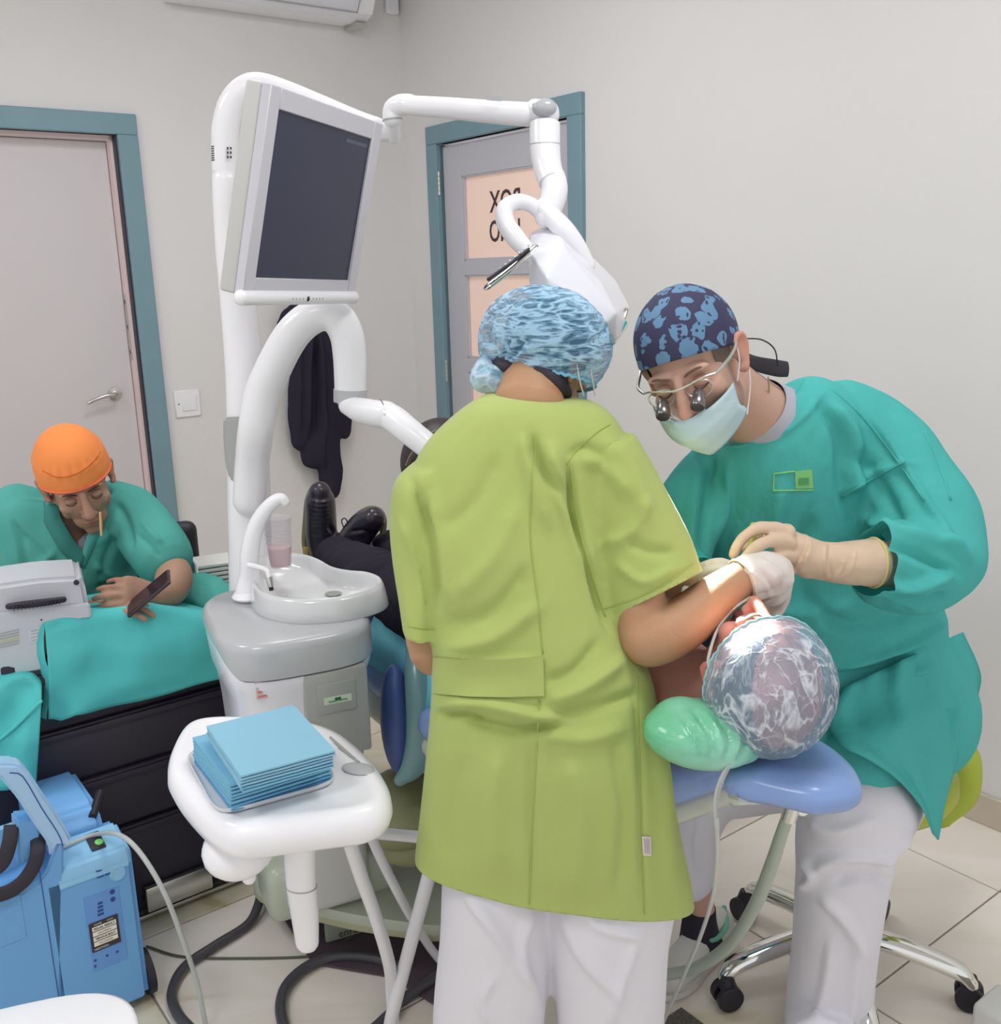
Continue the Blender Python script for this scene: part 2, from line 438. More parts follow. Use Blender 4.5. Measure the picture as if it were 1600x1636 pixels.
# darker triangular print on second pane
s1, z1 = right(838, 478)
tg = G().prism([(-.05, 0), (.0, 0), (-.04, .05)], .001, CORNER + W * s1 + Z * (z1 - .05) + U * .0305, (-W, Z, -U)); tg.prism([(.02, 0), (.09, 0), (.02, .07)], .001, CORNER + W * s1 + Z * (z1 - .05) + U * .0305, (-W, Z, -U))
part('arrow_print', tg, M_text, bpy.data.objects['pane.001'], smooth=False)
for q in miterframe(rbox_, D2L, D2R, DT): part('door_frame', q, M_frame, d2, smooth=False)
for py in (293, 590, 800):
    s1, z1 = right(703, py)
    g = G(); c = CORNER + W * (D2R + .0) - U * .010 + Z * z1
    for k in range(5): g.lathe(c + Z * (k - 2.5) * .02, [(.0065, 0), (.0065, .018)], 12)
    part('hinge', g, M_steel, d2)

# ---------------- things on the back wall
t = thing('light_switch', 'square white light switch on the wall beside the left door', 'switch', CORNER + U * -1.13 + Z * 1.05)
part('plate', bbox_(-1.178, -1.072, .995, 1.105, 0, .009, .003), M_white, t)
part('rocker', bbox_(-1.150, -1.090, 1.02, 1.085, .008, .013, .002), M_white, t)
part('screw', bbox_(-1.166, -1.161, 1.048, 1.053, .009, .0105), M_dark, t)
t = thing('air_conditioner', 'white wall-mounted air conditioner at the top of the back wall', 'air conditioner', CORNER + U * -.65 + Z * 2.57)
prof = [(0, 2.58), (.10, 2.575), (.17, 2.60), (.205, 2.66), (.21, 2.80), (.20, 2.845), (0, 2.845)]
def back_prism(prof, s0, s1, bev=0):
    return G().prism([(n, z) for n, z in prof], s1 - s0, CORNER + U * s0, (-W, Z, U), bev)
part('housing', back_prism(prof, -1.06, -.235, .004), M_white, t)
part('louver', back_prism([(.12, 2.582), (.172, 2.598), (.213, 2.655), (.212, 2.665), (.165, 2.606), (.12, 2.59)], -.96, -.33), M_shell, t)
part('air_slot', back_prism([(.2115, 2.652), (.2155, 2.652), (.2155, 2.662), (.2115, 2.662)], -.9, -.31), M_dark, t)
part('louver_gap', back_prism([(.171, 2.5955), (.1735, 2.5955), (.1760, 2.5995), (.1735, 2.6005)], -.93, -.31), M_grey, t)
part('louver_gap', back_prism([(.171, 2.5955), (.1745, 2.5965), (.2165, 2.656), (.2130, 2.658)], -.314, -.311), M_grey, t)
part('side_panel', back_prism([(.204, 2.665), (.2125, 2.665), (.2125, 2.74), (.206, 2.74)], -.32, -.25), M_shell, t)
for i in range(6):
    part('indicator', back_prism([(.211, 2.675 + (i % 3) * .012), (.2135, 2.675 + (i % 3) * .012), (.2135, 2.679 + (i % 3) * .012), (.211, 2.679 + (i % 3) * .012)], -.30 + (i // 3) * .02, -.296 + (i // 3) * .02), M_dark, t)
part('bracket', back_prism([(.02, 2.562), (.12, 2.562), (.12, 2.576), (.02, 2.576)], -.29, -.235), M_steel, t)
t = solo('junction_box', bbox_(-.035, .06 - .10, 2.66, 2.80, 0, .03, .006) if False else bbox_(-.075, -.012, 2.655, 2.80, 0, .025, .005), M_white, 'small white plastic trunking box high in the wall corner', 'junction box')
# ================================================================== DENTAL UNIT
A_ = nrm((.914, .407, 0)); B_ = np.array([-A_[1], A_[0], 0])
def cpx(px, py, d): return P(px, py, d)
def tpx(pts, n=14, sm=6, rscale=1.0, rnd=True, flat=None, closed=False):
    """tube through (px, py, depth, radius)"""
    return G().tube([P(a, b, d) for a, b, d, r in pts], [r * rscale for a, b, d, r in pts], n, sm, rnd=rnd, flat=flat, closed=closed)
def rot_rings(c, specs, n=64, e=3.6):
    """specs (z or function of theta, a, b)"""
    R = []
    for z, a, b in specs:
        s2 = superel(n, a, b, e); th = np.arange(n) * 2 * math.pi / n
        zz = z(th) if callable(z) else np.full(n, z)
        V = np.array([c[0], c[1], 0]) + np.outer(s2[:, 0], A_) + np.outer(s2[:, 1], B_); V[:, 2] = zz; R.append(V)
    return G().rings(R)
uc = P(466, 1120, 1.95)
unit = thing('dental_unit', 'white and grey dental unit with cuspidor bowl and tall column', 'dental unit', (uc[0], uc[1], 0))
def zsplit(th):      # grey collar rises over the left face
    left = np.clip(-np.cos(th), 0, 1)
    return .812 + .045 * np.clip((-np.cos(th) - .35) / .5, 0, 1) * np.clip((np.sin(th) + .75) / .5, 0, 1)
body = rot_rings(uc, [(.535, .085, .13), (.54, .108, .152), (.56, .122, .166), (.60, .128, .172), (.70, .132, .176), (.755, .137, .18), (.785, .146, .187), (lambda t: zsplit(t) - .008, .152, .192), (lambda t: zsplit(t) - .001, .151, .191)])
part('cabinet', body, M_shell, unit, angle=60)
coll = rot_rings(uc, [(lambda t: zsplit(t) + .001, .150, .190), (lambda t: zsplit(t) + .003, .155, .195), (.868, .155, .196), (.880, .151, .192), (.886, .143, .184)])
part('collar', coll, M_grey2, unit, angle=60)
# lower trunk down to the floor plate
g = G().box(P(505, 1290, 2.08) * [1, 1, 0] + Z * .345, (.19, .2, .40), .03, 3, (A_, B_, Z)); part('trunk', g, M_white2, unit)
# front panel: grey strip wrapping the front face
def front_patch(s0, s1, z0, z1, t0, thick, bev=.004):
    """box on the front face; s along A_ from centre"""
    c = np.array([uc[0], uc[1], 0]) + A_ * (s0 + s1) / 2 - B_ * (t0 + thick / 2) + Z * (z0 + z1) / 2
    return G().box(c, (s1 - s0, thick, z1 - z0), bev, 2, (A_, B_, Z))
def face_s(px, py):  # pixel on the front face -> (s, z)
    p = hit(px, py, np.array([uc[0], uc[1], 0]) - B_ * .192, B_); return (p - uc).dot(A_), p[2]
sA, zA = face_s(482, 1052); sB, zB = face_s(585, 1040); sC, zC = face_s(578, 1200)
fp = part('front_panel', front_patch(sA, sB, zC, .812, .158, .038, .006), M_grey, unit)
s0, z0 = face_s(507, 1142); s1, z1 = face_s(566, 1082)
part('panel_recess', front_patch(s0, s1, z0, z1, .195, .0035, .0018), M_grey, fp)
s0, z0 = face_s(517, 1125); s1, z1 = face_s(560, 1105)
M_lab = mat('pale_green_label', (196, 208, 190), rough=.5); M_green = mat('green_print', (70, 140, 96), rough=.6); M_dgreen = mat('dark_green_print', (44, 92, 80), rough=.6)
part('label', front_patch(s0, s1, z0, z1, .1982, .0012, 0), M_lab, fp, smooth=False)
m_ = (s0 + s1) / 2; part('emblem', front_patch(m_ - .006, m_ + .006, (z0 + z1) / 2 - .001, z1 - .003, .1992, .001, 0), M_dgreen, fp, smooth=False)
def unit_text(s, size, sc, zc, t, m, par, bold=0.0002):
    tg = text_g(s, size, .0003, bold=bold); tg.xf(np.array([A_, Z, -B_]).T, np.array([uc[0], uc[1], 0]) + A_ * sc - B_ * t + Z * zc); return part('lettering', tg, m, par, smooth=False)
unit_text('CLINICA DENTAL', .0048, m_, z0 + .005, .1998, M_green, fp)
# red warning label on the white front left
M_red = mat('red_print', (206, 122, 120), rough=.6); M_redlab = mat('label_paper', (208, 192, 196), rough=.6)
s0, z0 = face_s(409, 1123); s1, z1 = face_s(431, 1087)
lb = part('warning_label', front_patch(s0 + .004, s1 + .004, z0, z1, .166, .013, 0), M_redlab, unit, smooth=False)
for k in range(4): part('print_line', front_patch(s0 + .007, s1 + .001 - .004 * (k % 2), z1 - .009 - .009 * k, z1 - .005 - .009 * k, .1793, .0006, 0), M_red, lb, smooth=False)
# bowl
rim = [(407, 938), (425, 950), (455, 957), (492, 959), (545, 955), (585, 946), (608, 936), (609, 924), (588, 915), (556, 912), (530, 906), (508, 894), (483, 886), (445, 883), (418, 888), (404, 905), (402, 922)]
rimw = catmull(np.array([Pz(a, b, .932) for a, b in rim]), 5, True)
cen = rimw.mean(0)
def bring(sc, z, sh=(0, 0)): 
    V = cen + (rimw - cen) * sc; V[:, 2] = z; V[:, :2] += sh; return V
bowl = G().rings([bring(1.06, .884), bring(1.075, .888), bring(1.05, .905), bring(1.02, .925), bring(.985, .934), bring(.95, .932), bring(.92, .926), bring(.85, .91, (.004, .004)), bring(.72, .899, (.01, .008)), bring(.5, .893, (.02, .01)), bring(.2, .89, (.03, .012))])
part('bowl', bowl, mat('ceramic_white', (201, 202, 204), rough=.12, coat=.6), unit, angle=180)
part('drain', G().lathe(cen + np.array([.045, 0, -.041]), [(.016, 0), (.018, .002), (.012, .003), (.004, .002)], 20), M_steel, unit)
# faucet
fl0 = P(399, 945, 2.02)
fa = part('faucet', tpx([(398, 946, 2.02, .030), (398, 936, 2.02, .027), (399, 918, 2.02, .021), (399, 890, 2.02, .020), (403, 862, 2.02, .019), (412, 835, 2.02, .017), (426, 813, 2.02, .015), (440, 800, 2.02, .0135), (450, 797, 2.02, .012), (456, 802, 2.02, .010)], 20), M_white, unit, angle=180)
part('flange', G().lathe(fl0 - Z * .012, [(.036, 0), (.038, .004), (.032, .012), (.024, .022)], 28), M_white, unit)
sp = part('filler_spout', tpx([(398, 903, 1.99, .006), (412, 906, 1.985, .0055), (426, 911, 1.98, .0055), (430, 920, 1.975, .0055), (431, 926, 1.975, .0065)], 12), M_white, unit)
part('spout_tip', tpx([(430, 922, 1.975, .0075), (433, 938, 1.97, .0068)], 12, 0, rnd=False), M_steel, sp)
part('spout_nozzle', tpx([(433, 938, 1.97, .005), (434, 943, 1.97, .005)], 12, 0, rnd=False), M_dark, sp)
# oval cover on column, pedestal, column
dC = 2.22
ped = tpx([(402, 960, dC, .05), (400, 900, dC, .049), (398, 800, dC, .048), (396, 700, dC, .046), (392, 600, dC, .043), (380, 480, dC, .038), (370, 400, dC, .034), (364, 330, dC, .031), (361, 274, dC, .029)], 24, 4, rnd=False)
part('column', ped, M_white, unit, angle=180)
part('column_foot', G().tube([P(402, 950, dC), P(402, 950, dC) * [1, 1, 0] + Z * .1], .05, 20), M_white2, unit)
part('pole_ring', tpx([(361.2, 276, dC, .0285), (361, 273, dC, .0285)], 24, 0, rnd=False), M_dark, unit)
pole = tpx([(361, 273, dC, .0288), (360, 240, dC, .0288), (361, 205, dC, .0288), (370, 170, dC, .0288), (388, 146, dC, .028), (412, 138, dC, .0275), (450, 148, dC, .027), (510, 172, dC, .0265), (570, 197, dC, .026), (608, 208, dC, .023), (624, 213, dC, .018)], 24, 6)
po = part('pole', pole, M_white, unit, angle=180)
for i in range(7):
    y = 235 + i * 3.6; p0 = P(341.5, y, dC - .010); part('vent_slot', G().box(p0 + np.array([.008, -.012, 0]), (.02, .004, .0022), 0, 1, (nrm((1, -.35, 0)), nrm((.35, 1, 0)), Z)), M_dark, po, smooth=False)
for i in range(6): part('print_mark', G().box(P(364 + (i // 3) * 5, 237 + (i % 3) * 7, dC - .0305), (.003, .002, .005)), M_text, po, smooth=False)
# grey half-oval cover at the base of the arch
ov = [(357, 668), (412, 664), (416, 690), (415, 720), (407, 750), (392, 770), (378, 774), (366, 764), (360, 740), (357, 705)]
g = G(); w_ = [hit(a, b, P(385, 720, dC - .052), np.array([0, 1., 0])) for a, b in ov]
pl = [(p[0], p[2]) for p in w_]; g.prism(pl, .025, (0, P(385, 720, dC - .056)[1], 0), (np.array([1., 0, 0]), Z, np.array([0, 1., 0])), .005, 3)
part('cover', g, M_grey, unit)
# arch arm
dA = 2.12
arch = tpx([(398, 800, 2.18, .036), (403, 740, 2.16, .037), (410, 680, dA, .038), (420, 630, dA, .0385), (441, 580, dA, .0375), (466, 536, dA, .0365), (492, 511, dA, .0355), (517, 502, dA, .035), (540, 510, dA, .036), (554, 535, dA, .0355), (559, 570, dA, .035), (560, 605, dA, .034), (560, 632, dA, .033)], 26, 6)
ar = part('arch_arm', arch, M_white, unit, angle=180)
part('arch_collar', tpx([(560, 622, dA, .0355), (560, 642, dA, .0355)], 28, 0, rnd=False), M_grey2, ar)
eb = part('elbow', tpx([(556, 648, 2.10, .020), (575, 655, 2.08, .026), (597, 660, 2.06, .028), (618, 663, 2.04, .029)], 20, 5), M_white, unit)
fo = part('forearm', tpx([(610, 660, 2.05, .026), (630, 670, 2.03, .0285), (655, 690, 2.0, .027), (690, 718, 1.98, .026), (740, 760, 1.95, .025), (800, 800, 1.92, .024)], 20, 5), M_white, unit)
part('pivot_screw', G().ell(P(617, 663, 2.012), (.005, .003, .005)), M_steel, fo)
part('elbow_seam', G().tube(np.array([P(613, 661, 2.045) + (A_ * -.15 + Z * .99) * .0295 * math.cos(t) + np.array([.3, -.95, 0]) * .0295 * math.sin(t) for t in np.linspace(0, 2 * math.pi, 25)[:-1]]), .0008, 6, closed=True), M_dark, fo)

# ================================================================== MONITOR
MX = nrm((.331, .943, -.031)); MN = nrm((.915, -.329, -.236)); MZ = np.cross(MX, -MN); MZ = MZ if MZ[2] > 0 else -MZ
MC = np.array([-.320, 1.892, 1.677])
mon = thing('monitor', 'white framed flat monitor with dark blank screen on the unit column', 'monitor', MC - MN * .06)
def mb(x0, x1, z0, z1, n0, n1, r=0, seg=3): return G().box(MC + MX * (x0 + x1) / 2 + MZ * (z0 + z1) / 2 + MN * (n0 + n1) / 2, (x1 - x0, n1 - n0, z1 - z0), r, seg, (MX, MN, MZ))
x0, x1, z0, z1 = -.17, .17, -.136, .136
g = G(); 
for q in ((x0 - .032, x0, z0 - .03, z1 + .033), (x1, x1 + .034, z0 - .03, z1 + .033), (x0, x1, z1, z1 + .033), (x0, x1, z0 - .03, z0)): g.merge(mb(*q, -.012, .006, .0015, 1))
part('bezel', g, M_grey2 if False else mat('monitor_frame', (193, 191, 199), rough=.4), mon)
part('case', mb(x0 - .033, x1 + .035, z0 - .031, z1 + .034, -.042, -.011, .006), mat('monitor_case', (186, 186, 184), rough=.45), mon)
part('rear_hump', mb(-.1, .1, -.1, .08, -.075, -.040, .015), M_white2, mon)
part('mount', G().tube([MC - MN * .06 + MZ * .05, MC - MN * .12 + MZ * .12, P(520, 176, dC)], .016, 14, 4), M_white2, mon)
M_scr = mat('blank_screen', (50, 52, 74), rough=.22, spec=.35)
part('screen', mb(x0, x1, z0, z1, -.004, .001), M_scr, mon, smooth=False)
br = part('button_bar', G().tube([MC + MX * (x0 - .03) + MZ * (z0 - .034) + MN * .002, MC + MX * (x1 + .032) + MZ * (z0 - .034) + MN * .002], .0135, 18, rnd=True), M_white, mon)
part('power_button', G().ell(MC + MX * .0 + MZ * (z0 - .034) + MN * .0145, (.005, .003, .005), (MX, MN, MZ)), M_dark, br)
for i in range(8): part('button_mark', G().box(MC + MX * (-.055 + i * .012 + (.025 if i > 3 else 0)) + MZ * (z0 - .034) + MN * .0152, (.0025, .001, .004), 0, 1, (MX, MN, MZ)), M_grey, br, smooth=False)
part('icon_strip', mb(.075, .16, .118, .124, .001, .0016), mat('faint_screen_icons', (72, 82, 100), rough=.4), bpy.data.objects['screen'], smooth=False)

# ================================================================== LAMP
dL = 2.05
lamp = thing('operating_lamp', 'white dental operating lamp on a jointed arm above the treated patient', 'lamp', P(628, 215, dC))
part('joint_post', tpx([(629, 218, dC, .016), (627, 188, 2.18, .017)], 16, 0, rnd=True), M_white, lamp)
part('joint_elbow', tpx([(627, 188, 2.18, .020), (629, 175, 2.18, .021), (640, 168, 2.17, .021), (655, 167, 2.16, .0205)], 18, 4), M_white, lamp)
part('joint_ring', tpx([(627.3, 192.5, 2.18, .0208), (627, 190, 2.18, .0208)], 20, 0, rnd=False), M_grey, lamp)
la = part('spring_arm', tpx([(650, 168, 2.16, .019), (720, 173, 2.12, .0205), (800, 180, 2.07, .022), (846, 183, 2.04, .0225)], 20, 3, flat=(1, 1)), M_white, lamp)
a0 = P(790, 170, 2.055); part('arm_label', G().box(a0 + np.array([0, -.012, .012]), (.032, .002, .008), 0, 1, (nrm(P(846, 183, 2.04) - P(650, 168, 2.16)), nrm((.2, 1, 0)), Z)), M_grey2, la, smooth=False)
kn = part('knuckle', G().box(P(868, 178, 2.03), (.064, .05, .042), .018, 4, (nrm(P(846, 183, 2.04) - P(650, 168, 2.16)), nrm((.3, 1, 0)), Z)), M_white, lamp)
part('knuckle_cap', G().ell(P(870, 172, 2.0), (.024, .016, .017), None), M_grey2, kn)
dr = part('drum', tpx([(871, 198, 2.02, .029), (871, 232, 2.01, .029), (874, 262, 2.0, .0275), (882, 290, 1.98, .0255)], 24, 3, rnd=False), M_white, lamp)
part('drum_ring', tpx([(871, 230, 2.01, .0294), (871, 231.5, 2.01, .0294)], 24, 0, rnd=False), M_grey, dr)
part('ball_joint', tpx([(884, 284, 1.985, .024), (886, 305, 1.97, .0255), (880, 328, 1.96, .024), (872, 346, 1.95, .021)], 22, 4), M_white, lamp)
part('yoke', tpx([(868, 332, 1.95, .018), (885, 350, 1.94, .019), (905, 372, 1.93, .020), (925, 400, 1.93, .018), (940, 425, 1.93, .014)], 18, 4), M_white, lamp)
part('handle_loop', tpx([(870, 345, 1.95, .0135), (850, 328, 1.95, .014), (828, 322, 1.94, .0145), (808, 333, 1.93, .016), (808, 355, 1.92, .0175), (822, 377, 1.91, .018), (840, 398, 1.90, .016), (850, 410, 1.90, .014)], 18, 6), M_white, lamp)
hull = [(846, 372, 1.97), (888, 350, 2.0), (935, 398, 2.02), (985, 448, 2.02), (1006, 488, 1.98), (1005, 522, 1.93), (985, 545, 1.86), (930, 540, 1.84), (858, 490, 1.85), (846, 455, 1.87), (845, 400, 1.86), (872, 442, 1.80), (985, 500, 1.82), (900, 395, 1.86), (960, 450, 1.87), (965, 520, 1.80), (880, 475, 1.80), (880, 520, 1.97), (960, 560, 1.97), (1000, 520, 2.02)]
bm = bmesh.new()
for a, b, d in hull: bm.verts.new(P(a, b, d))
r_ = bmesh.ops.convex_hull(bm, input=bm.verts[:]); bmesh.ops.delete(bm, geom=[v for v in bm.verts if not v.link_faces], context='VERTS'); bm.verts.index_update()
g = G().add([v.co[:] for v in bm.verts], [tuple(v.index for v in f.verts) for f in bm.faces]); bm.free()
g = remesh(g, .004, 6, .5)
sh = part('lamp_shell', g, M_shell, lamp, angle=180)
lp0 = P(990, 545, 1.85); tgt = P(1206, 1056, 1.32)
LN = nrm(tgt - lp0); LX = nrm(np.cross(LN, Z)); LY = np.cross(LX, LN)
lc = P(952, 528, 1.89)
part('lens', G().lathe(lc, [(.030, -.012), (.032, 0), (.030, .005), (.012, .008)], 28, (LX, LY, LN)), mat('lit_lens', (250, 250, 245), emit=((255, 253, 246), 6), k=1), lamp)
# chromed side plate with dark slot
pl = part('side_handle', G().tube(catmull(np.array([P(852, 398, 1.83), P(836, 412, 1.82), P(812, 433, 1.81), P(782, 456, 1.80)]), 4), .0125, 14, flat=(1, .45), rnd=True, up=camdir(-.6, .7, .4)), M_chrome, lamp)
part('handle_slot', tpx([(845, 398, 1.815, .003), (824, 415, 1.805, .0036), (803, 430, 1.797, .0036), (781, 446, 1.79, .0036)], 8, 4), M_dark, pl)
for i in range(9): part('grip_nub', G().ell(P(845 - i * 7.4, 392 + i * 6.2, 1.81 - i * .0015), (.0022, .0022, .0022), n=8, m=6), M_chrome, pl)
p2 = part('side_handle', tpx([(1000, 500, 1.92, .010), (992, 522, 1.90, .010), (978, 545, 1.88, .009)], 12, 4), M_chrome, lamp)
part('teal_trim', tpx([(1000, 515, 1.895, .003), (990, 532, 1.885, .003), (976, 547, 1.875, .003)], 8, 3), mat('teal_trim', (70, 170, 166)), p2)
ls = bpy.data.lights.new('lamp_light', 'SPOT'); ls.energy = 300; ls.spot_size = math.radians(12); ls.spot_blend = .6; ls.shadow_soft_size = .03; ls.color = (1, .98, .95)
lo = bpy.data.objects.new('lamp_light', ls); COL.objects.link(lo); LO_ = lp0; LN2 = LN; lo.location = tuple(LO_)
lo.rotation_euler = Vector(LN2).to_track_quat('-Z', 'Y').to_euler()

# ================================================================== COAT ON WALL
def bw(s, z, n=0): return CORNER + U * s + Z * z - W * n
g = G()
def bk(px, py): s, z = back(px, py); return s, z
for pts, r, fl in (([(500, 478), (505, 520), (505, 600), (502, 660), (500, 715)], [.05, .09, .10, .105, .10], (1, .45)),
                   ([(478, 500), (478, 560), (474, 620), (470, 700)], [.045, .06, .07, .055], (1, .6)),
                   ([(520, 520), (528, 580), (532, 640), (540, 688)], [.04, .055, .05, .035], (1, .6)),
                   ([(514, 690), (516, 740), (518, 782)], [.055, .06, .045], (1, .6)),
                   ([(470, 490), (452, 505), (440, 518)], [.045, .04, .022], (1, .6)),
                   ([(492, 476), (515, 480)], [.05, .03], (1, .7))):
    P3 = []
    for (a, b) in pts:
        s, z = bk(a, b); P3.append(bw(s, z, .07))
    g.tube(P3, r, 18, 4, flat=fl, up=W, rnd=True)
g = remesh(g, .007, 5)
V = folds(g.V(), g.nn, [([(497, 520), (492, 600), (490, 705)], 5, .02), ([(512, 530), (516, 620), (520, 705)], 5, .018), ([(480, 530), (478, 690)], 4, .015), ([(530, 560), (534, 680)], 4, .012), ([(515, 700), (520, 780)], 3, .01), ([(503, 540), (504, 700)], 4, -.02)])
V = noise_disp(V, g.nn, .012, 22, (1, 1, .4))
g.v = [V]
M_coat = mat('dark_navy_fabric', (45, 42, 56), rough=.9, spec=.15, bump=[(120, .0006), (25, .004, (1, 1, .4))])
solo('coat', g, M_coat, 'dark navy coat hanging on the back wall behind the arch arm', 'coat', angle=180)
s, z = bk(498, 472); hk = solo('coat_hook', G().tube([bw(s, z, .0), bw(s, z - .005, .05), bw(s, z + .02, .07)], .006, 10, 4, rnd=True), M_steel, 'small metal wall hook carrying the dark navy coat', 'hook')

# ================================================================== TRAY TABLE
zt = .785
tr = [(266, 1228), (276, 1192), (300, 1160), (338, 1150), (400, 1150), (470, 1153), (540, 1172), (592, 1212), (622, 1256), (624, 1288), (596, 1308), (540, 1318), (470, 1328), (415, 1336), (372, 1338), (334, 1322), (296, 1286), (272, 1252)]
tw = catmull(np.array([Pz(a, b, zt) for a, b in tr]), 5, True); tcn = tw.mean(0)
def tring(inset, z):
    V = tw.copy(); d = V - tcn; L_ = np.linalg.norm(d, axis=1, keepdims=True); V = tcn + d * (1 - inset / L_); V[:, 2] = z; return V
tbl = thing('tray_table', 'white rounded instrument table holding the blue napkin stacks', 'table', tcn * [1, 1, 0])
top = G().rings([tring(.05, .735), tring(.02, .738), tring(.006, .748), tring(.0, .765), tring(.002, .782), tring(.010, .794), tring(.020, .798), tring(.030, .7985), tring(.036, .7965), tring(.09, .7965)])
part('tabletop', top, M_white, tbl, angle=180)
part('support_bulge', G().ell(P(382, 1355, 1.36), (.055, .06, .042)), M_white, tbl)
part('bulge_knob', tpx([(395, 1380, 1.36, .012), (398, 1402, 1.36, .011)], 12, 0), M_white, tbl)
pst = part('post', tpx([(478, 1330, 1.42, .026), (480, 1400, 1.42, .0245), (487, 1460, 1.42, .0225), (491, 1505, 1.42, .019)], 22, 4, flat=(1, .8)), M_white, tbl)
part('post_ring', tpx([(482, 1415, 1.42, .0245), (482, 1416.5, 1.42, .0245)], 22, 0, rnd=False, flat=(1.02, .82)), M_grey, pst)
part('swing_arm', G().tube([P(400, 1330, 1.42), P(470, 1260, 1.6), P(500, 1220, 1.82), P(505, 1210, 1.92)], [.03, .028, .028, .028], 16, 5), M_white, tbl)
part('oval_button', G().ell(Pz(572, 1228, .7985), (.028, .018, .003), (nrm((1, -.5, 0)), nrm((.5, 1, 0)), Z)), M_grey2, tbl)
for i in range(3): part('vent_slot', G().tube([Pz(528 + i * 7, 1178 + i * 8, .799), Pz(560 + i * 7, 1206 + i * 6, .799)], .002, 8), M_grey, tbl)
# legs of the stand
st_ = thing('tube_stand', 'white bent tube stand legs under and beside the instrument table', 'stand', P(630, 1640, 1.76) * [1, 1, 0])
ft = Pz(630, 1650, .012)
part('leg', G().tube([P(555, 1335, 1.5), P(577, 1400, 1.56), P(602, 1470, 1.64), P(622, 1540, 1.71), ft + Z * .1, ft], .0125, 16, 6), M_white, st_)
f2 = Pz(625, 1655, .012)
part('leg', G().tube([P(700, 1340, 1.66), P(688, 1390, 1.68), P(664, 1480, 1.71), P(640, 1570, 1.74), f2 + Z * .03, f2], .0138, 16, 6), M_white, st_)
part('leg', G().tube([P(590, 1330, 1.62), P(620, 1395, 1.72), P(660, 1470, 1.85), P(700, 1530, 1.95), Pz(745, 1572, .012)], .0095, 14, 6), M_white, st_)
part('crossbar', G().tube([P(555, 1335, 1.5), P(590, 1330, 1.62), P(700, 1340, 1.66)], .011, 12), M_white, st_)

# tray and napkins
tcor = [Pz(298, 1210, .798), Pz(358, 1303, .798), Pz(541, 1252, .798), Pz(462, 1166, .798)]
tc_ = sum(tcor) / 4
TXv = nrm((tcor[2] - tcor[1]) * [1, 1, 0]); TYv = np.array([-TXv[1], TXv[0], 0])
tl = np.linalg.norm(tcor[2] - tcor[1]); tl2 = np.linalg.norm(tcor[0] - tcor[1])
g = G(); b = superel(64, tl / 2 + .007, tl2 / 2 + .006, 7)
def trr(k, z): return tc_ * [1, 1, 0] + np.outer(b[:, 0] * k, TXv) + np.outer(b[:, 1] * k, TYv) + Z * z
g.rings([trr(.97, .7985), trr(.99, .800), trr(1.0, .806), trr(.985, .8065), trr(.96, .8015), trr(.9, .8008)])
tray = solo('tray', g, mat('white_tray', (196, 198, 204), rough=.3), 'shallow white plastic tray under the stack of blue napkins', 'tray', angle=180)
M_nap = [mat('blue_paper_' + n, c, rough=.85, spec=.15, bump=[(70, .0007)]) for n, c in (('light', (134, 180, 203)), ('mid', (118, 172, 200)), ('deep', (100, 156, 194)))]
def napkin(c, ax, ay, lx, ly, z, h, k, label, warp=0, bump=0):
    """folded paper: soft slab with a rounded fold along the front and open leaves at the right"""
    g = G(); nx, ny = 12, 12
    lay = 2
    for L0 in range(lay):
        zz0 = z + h * L0 / lay; zz1 = z + h * (L0 + 1) / lay - .0006
        top = []; bot = []
        jx = random.uniform(-.001, .001)
        for i in range(nx + 1):
            r1 = []; r2 = []
            for j in range(ny + 1):
                s_, t_ = i / nx - .5, j / ny - .5
                q = c + ax * (s_ * lx + jx) + ay * (t_ * ly + jx) 
                dz = warp * (s_ * 1.2 + t_ * .3) + bump * math.sin(s_ * 5 + L0) * .0012 + .0007 * noise.noise(Vector((s_ * 6, t_ * 6, z * 90)))
                edge = 1 - .35 * max(0, (abs(t_) - .46) / .04)
                r1.append([q[0], q[1], (zz0 + zz1) / 2 + (zz1 - zz0) / 2 * edge + dz]); r2.append([q[0], q[1], (zz0 + zz1) / 2 - (zz1 - zz0) / 2 * edge + dz])
            top.append(r1); bot.append(r2)
        n0 = g.n; a = nx + 1; b_ = ny + 1
        g.add(np.array(top).reshape(-1, 3), [(i * b_ + j, (i + 1) * b_ + j, (i + 1) * b_ + j + 1, i * b_ + j + 1) for i in range(nx) for j in range(ny)])
        fb = [(i * b_ + j, i * b_ + j + 1, (i + 1) * b_ + j + 1, (i + 1) * b_ + j) for i in range(nx) for j in range(ny)]
        g.add(np.array(bot).reshape(-1, 3), fb)
        N_ = a * b_; bd = [(i, 0) for i in range(nx)] + [(nx, j) for j in range(ny)] + [(i, ny) for i in range(nx, 0, -1)] + [(0, j) for j in range(ny, 0, -1)]
        ids = [i * b_ + j for i, j in bd]
        for q in range(len(ids)):
            e0, e1 = ids[q], ids[(q + 1) % len(ids)]; g.f.append((n0 + e0, n0 + e1, n0 + N_ + e1, n0 + N_ + e0))
    return solo('napkin', g, M_nap[k], label, 'napkin', 'blue folded napkins stacked on the tray', angle=50)
ords = ['lowest', 'second', 'third', 'fourth', 'fifth', 'sixth', 'seventh']
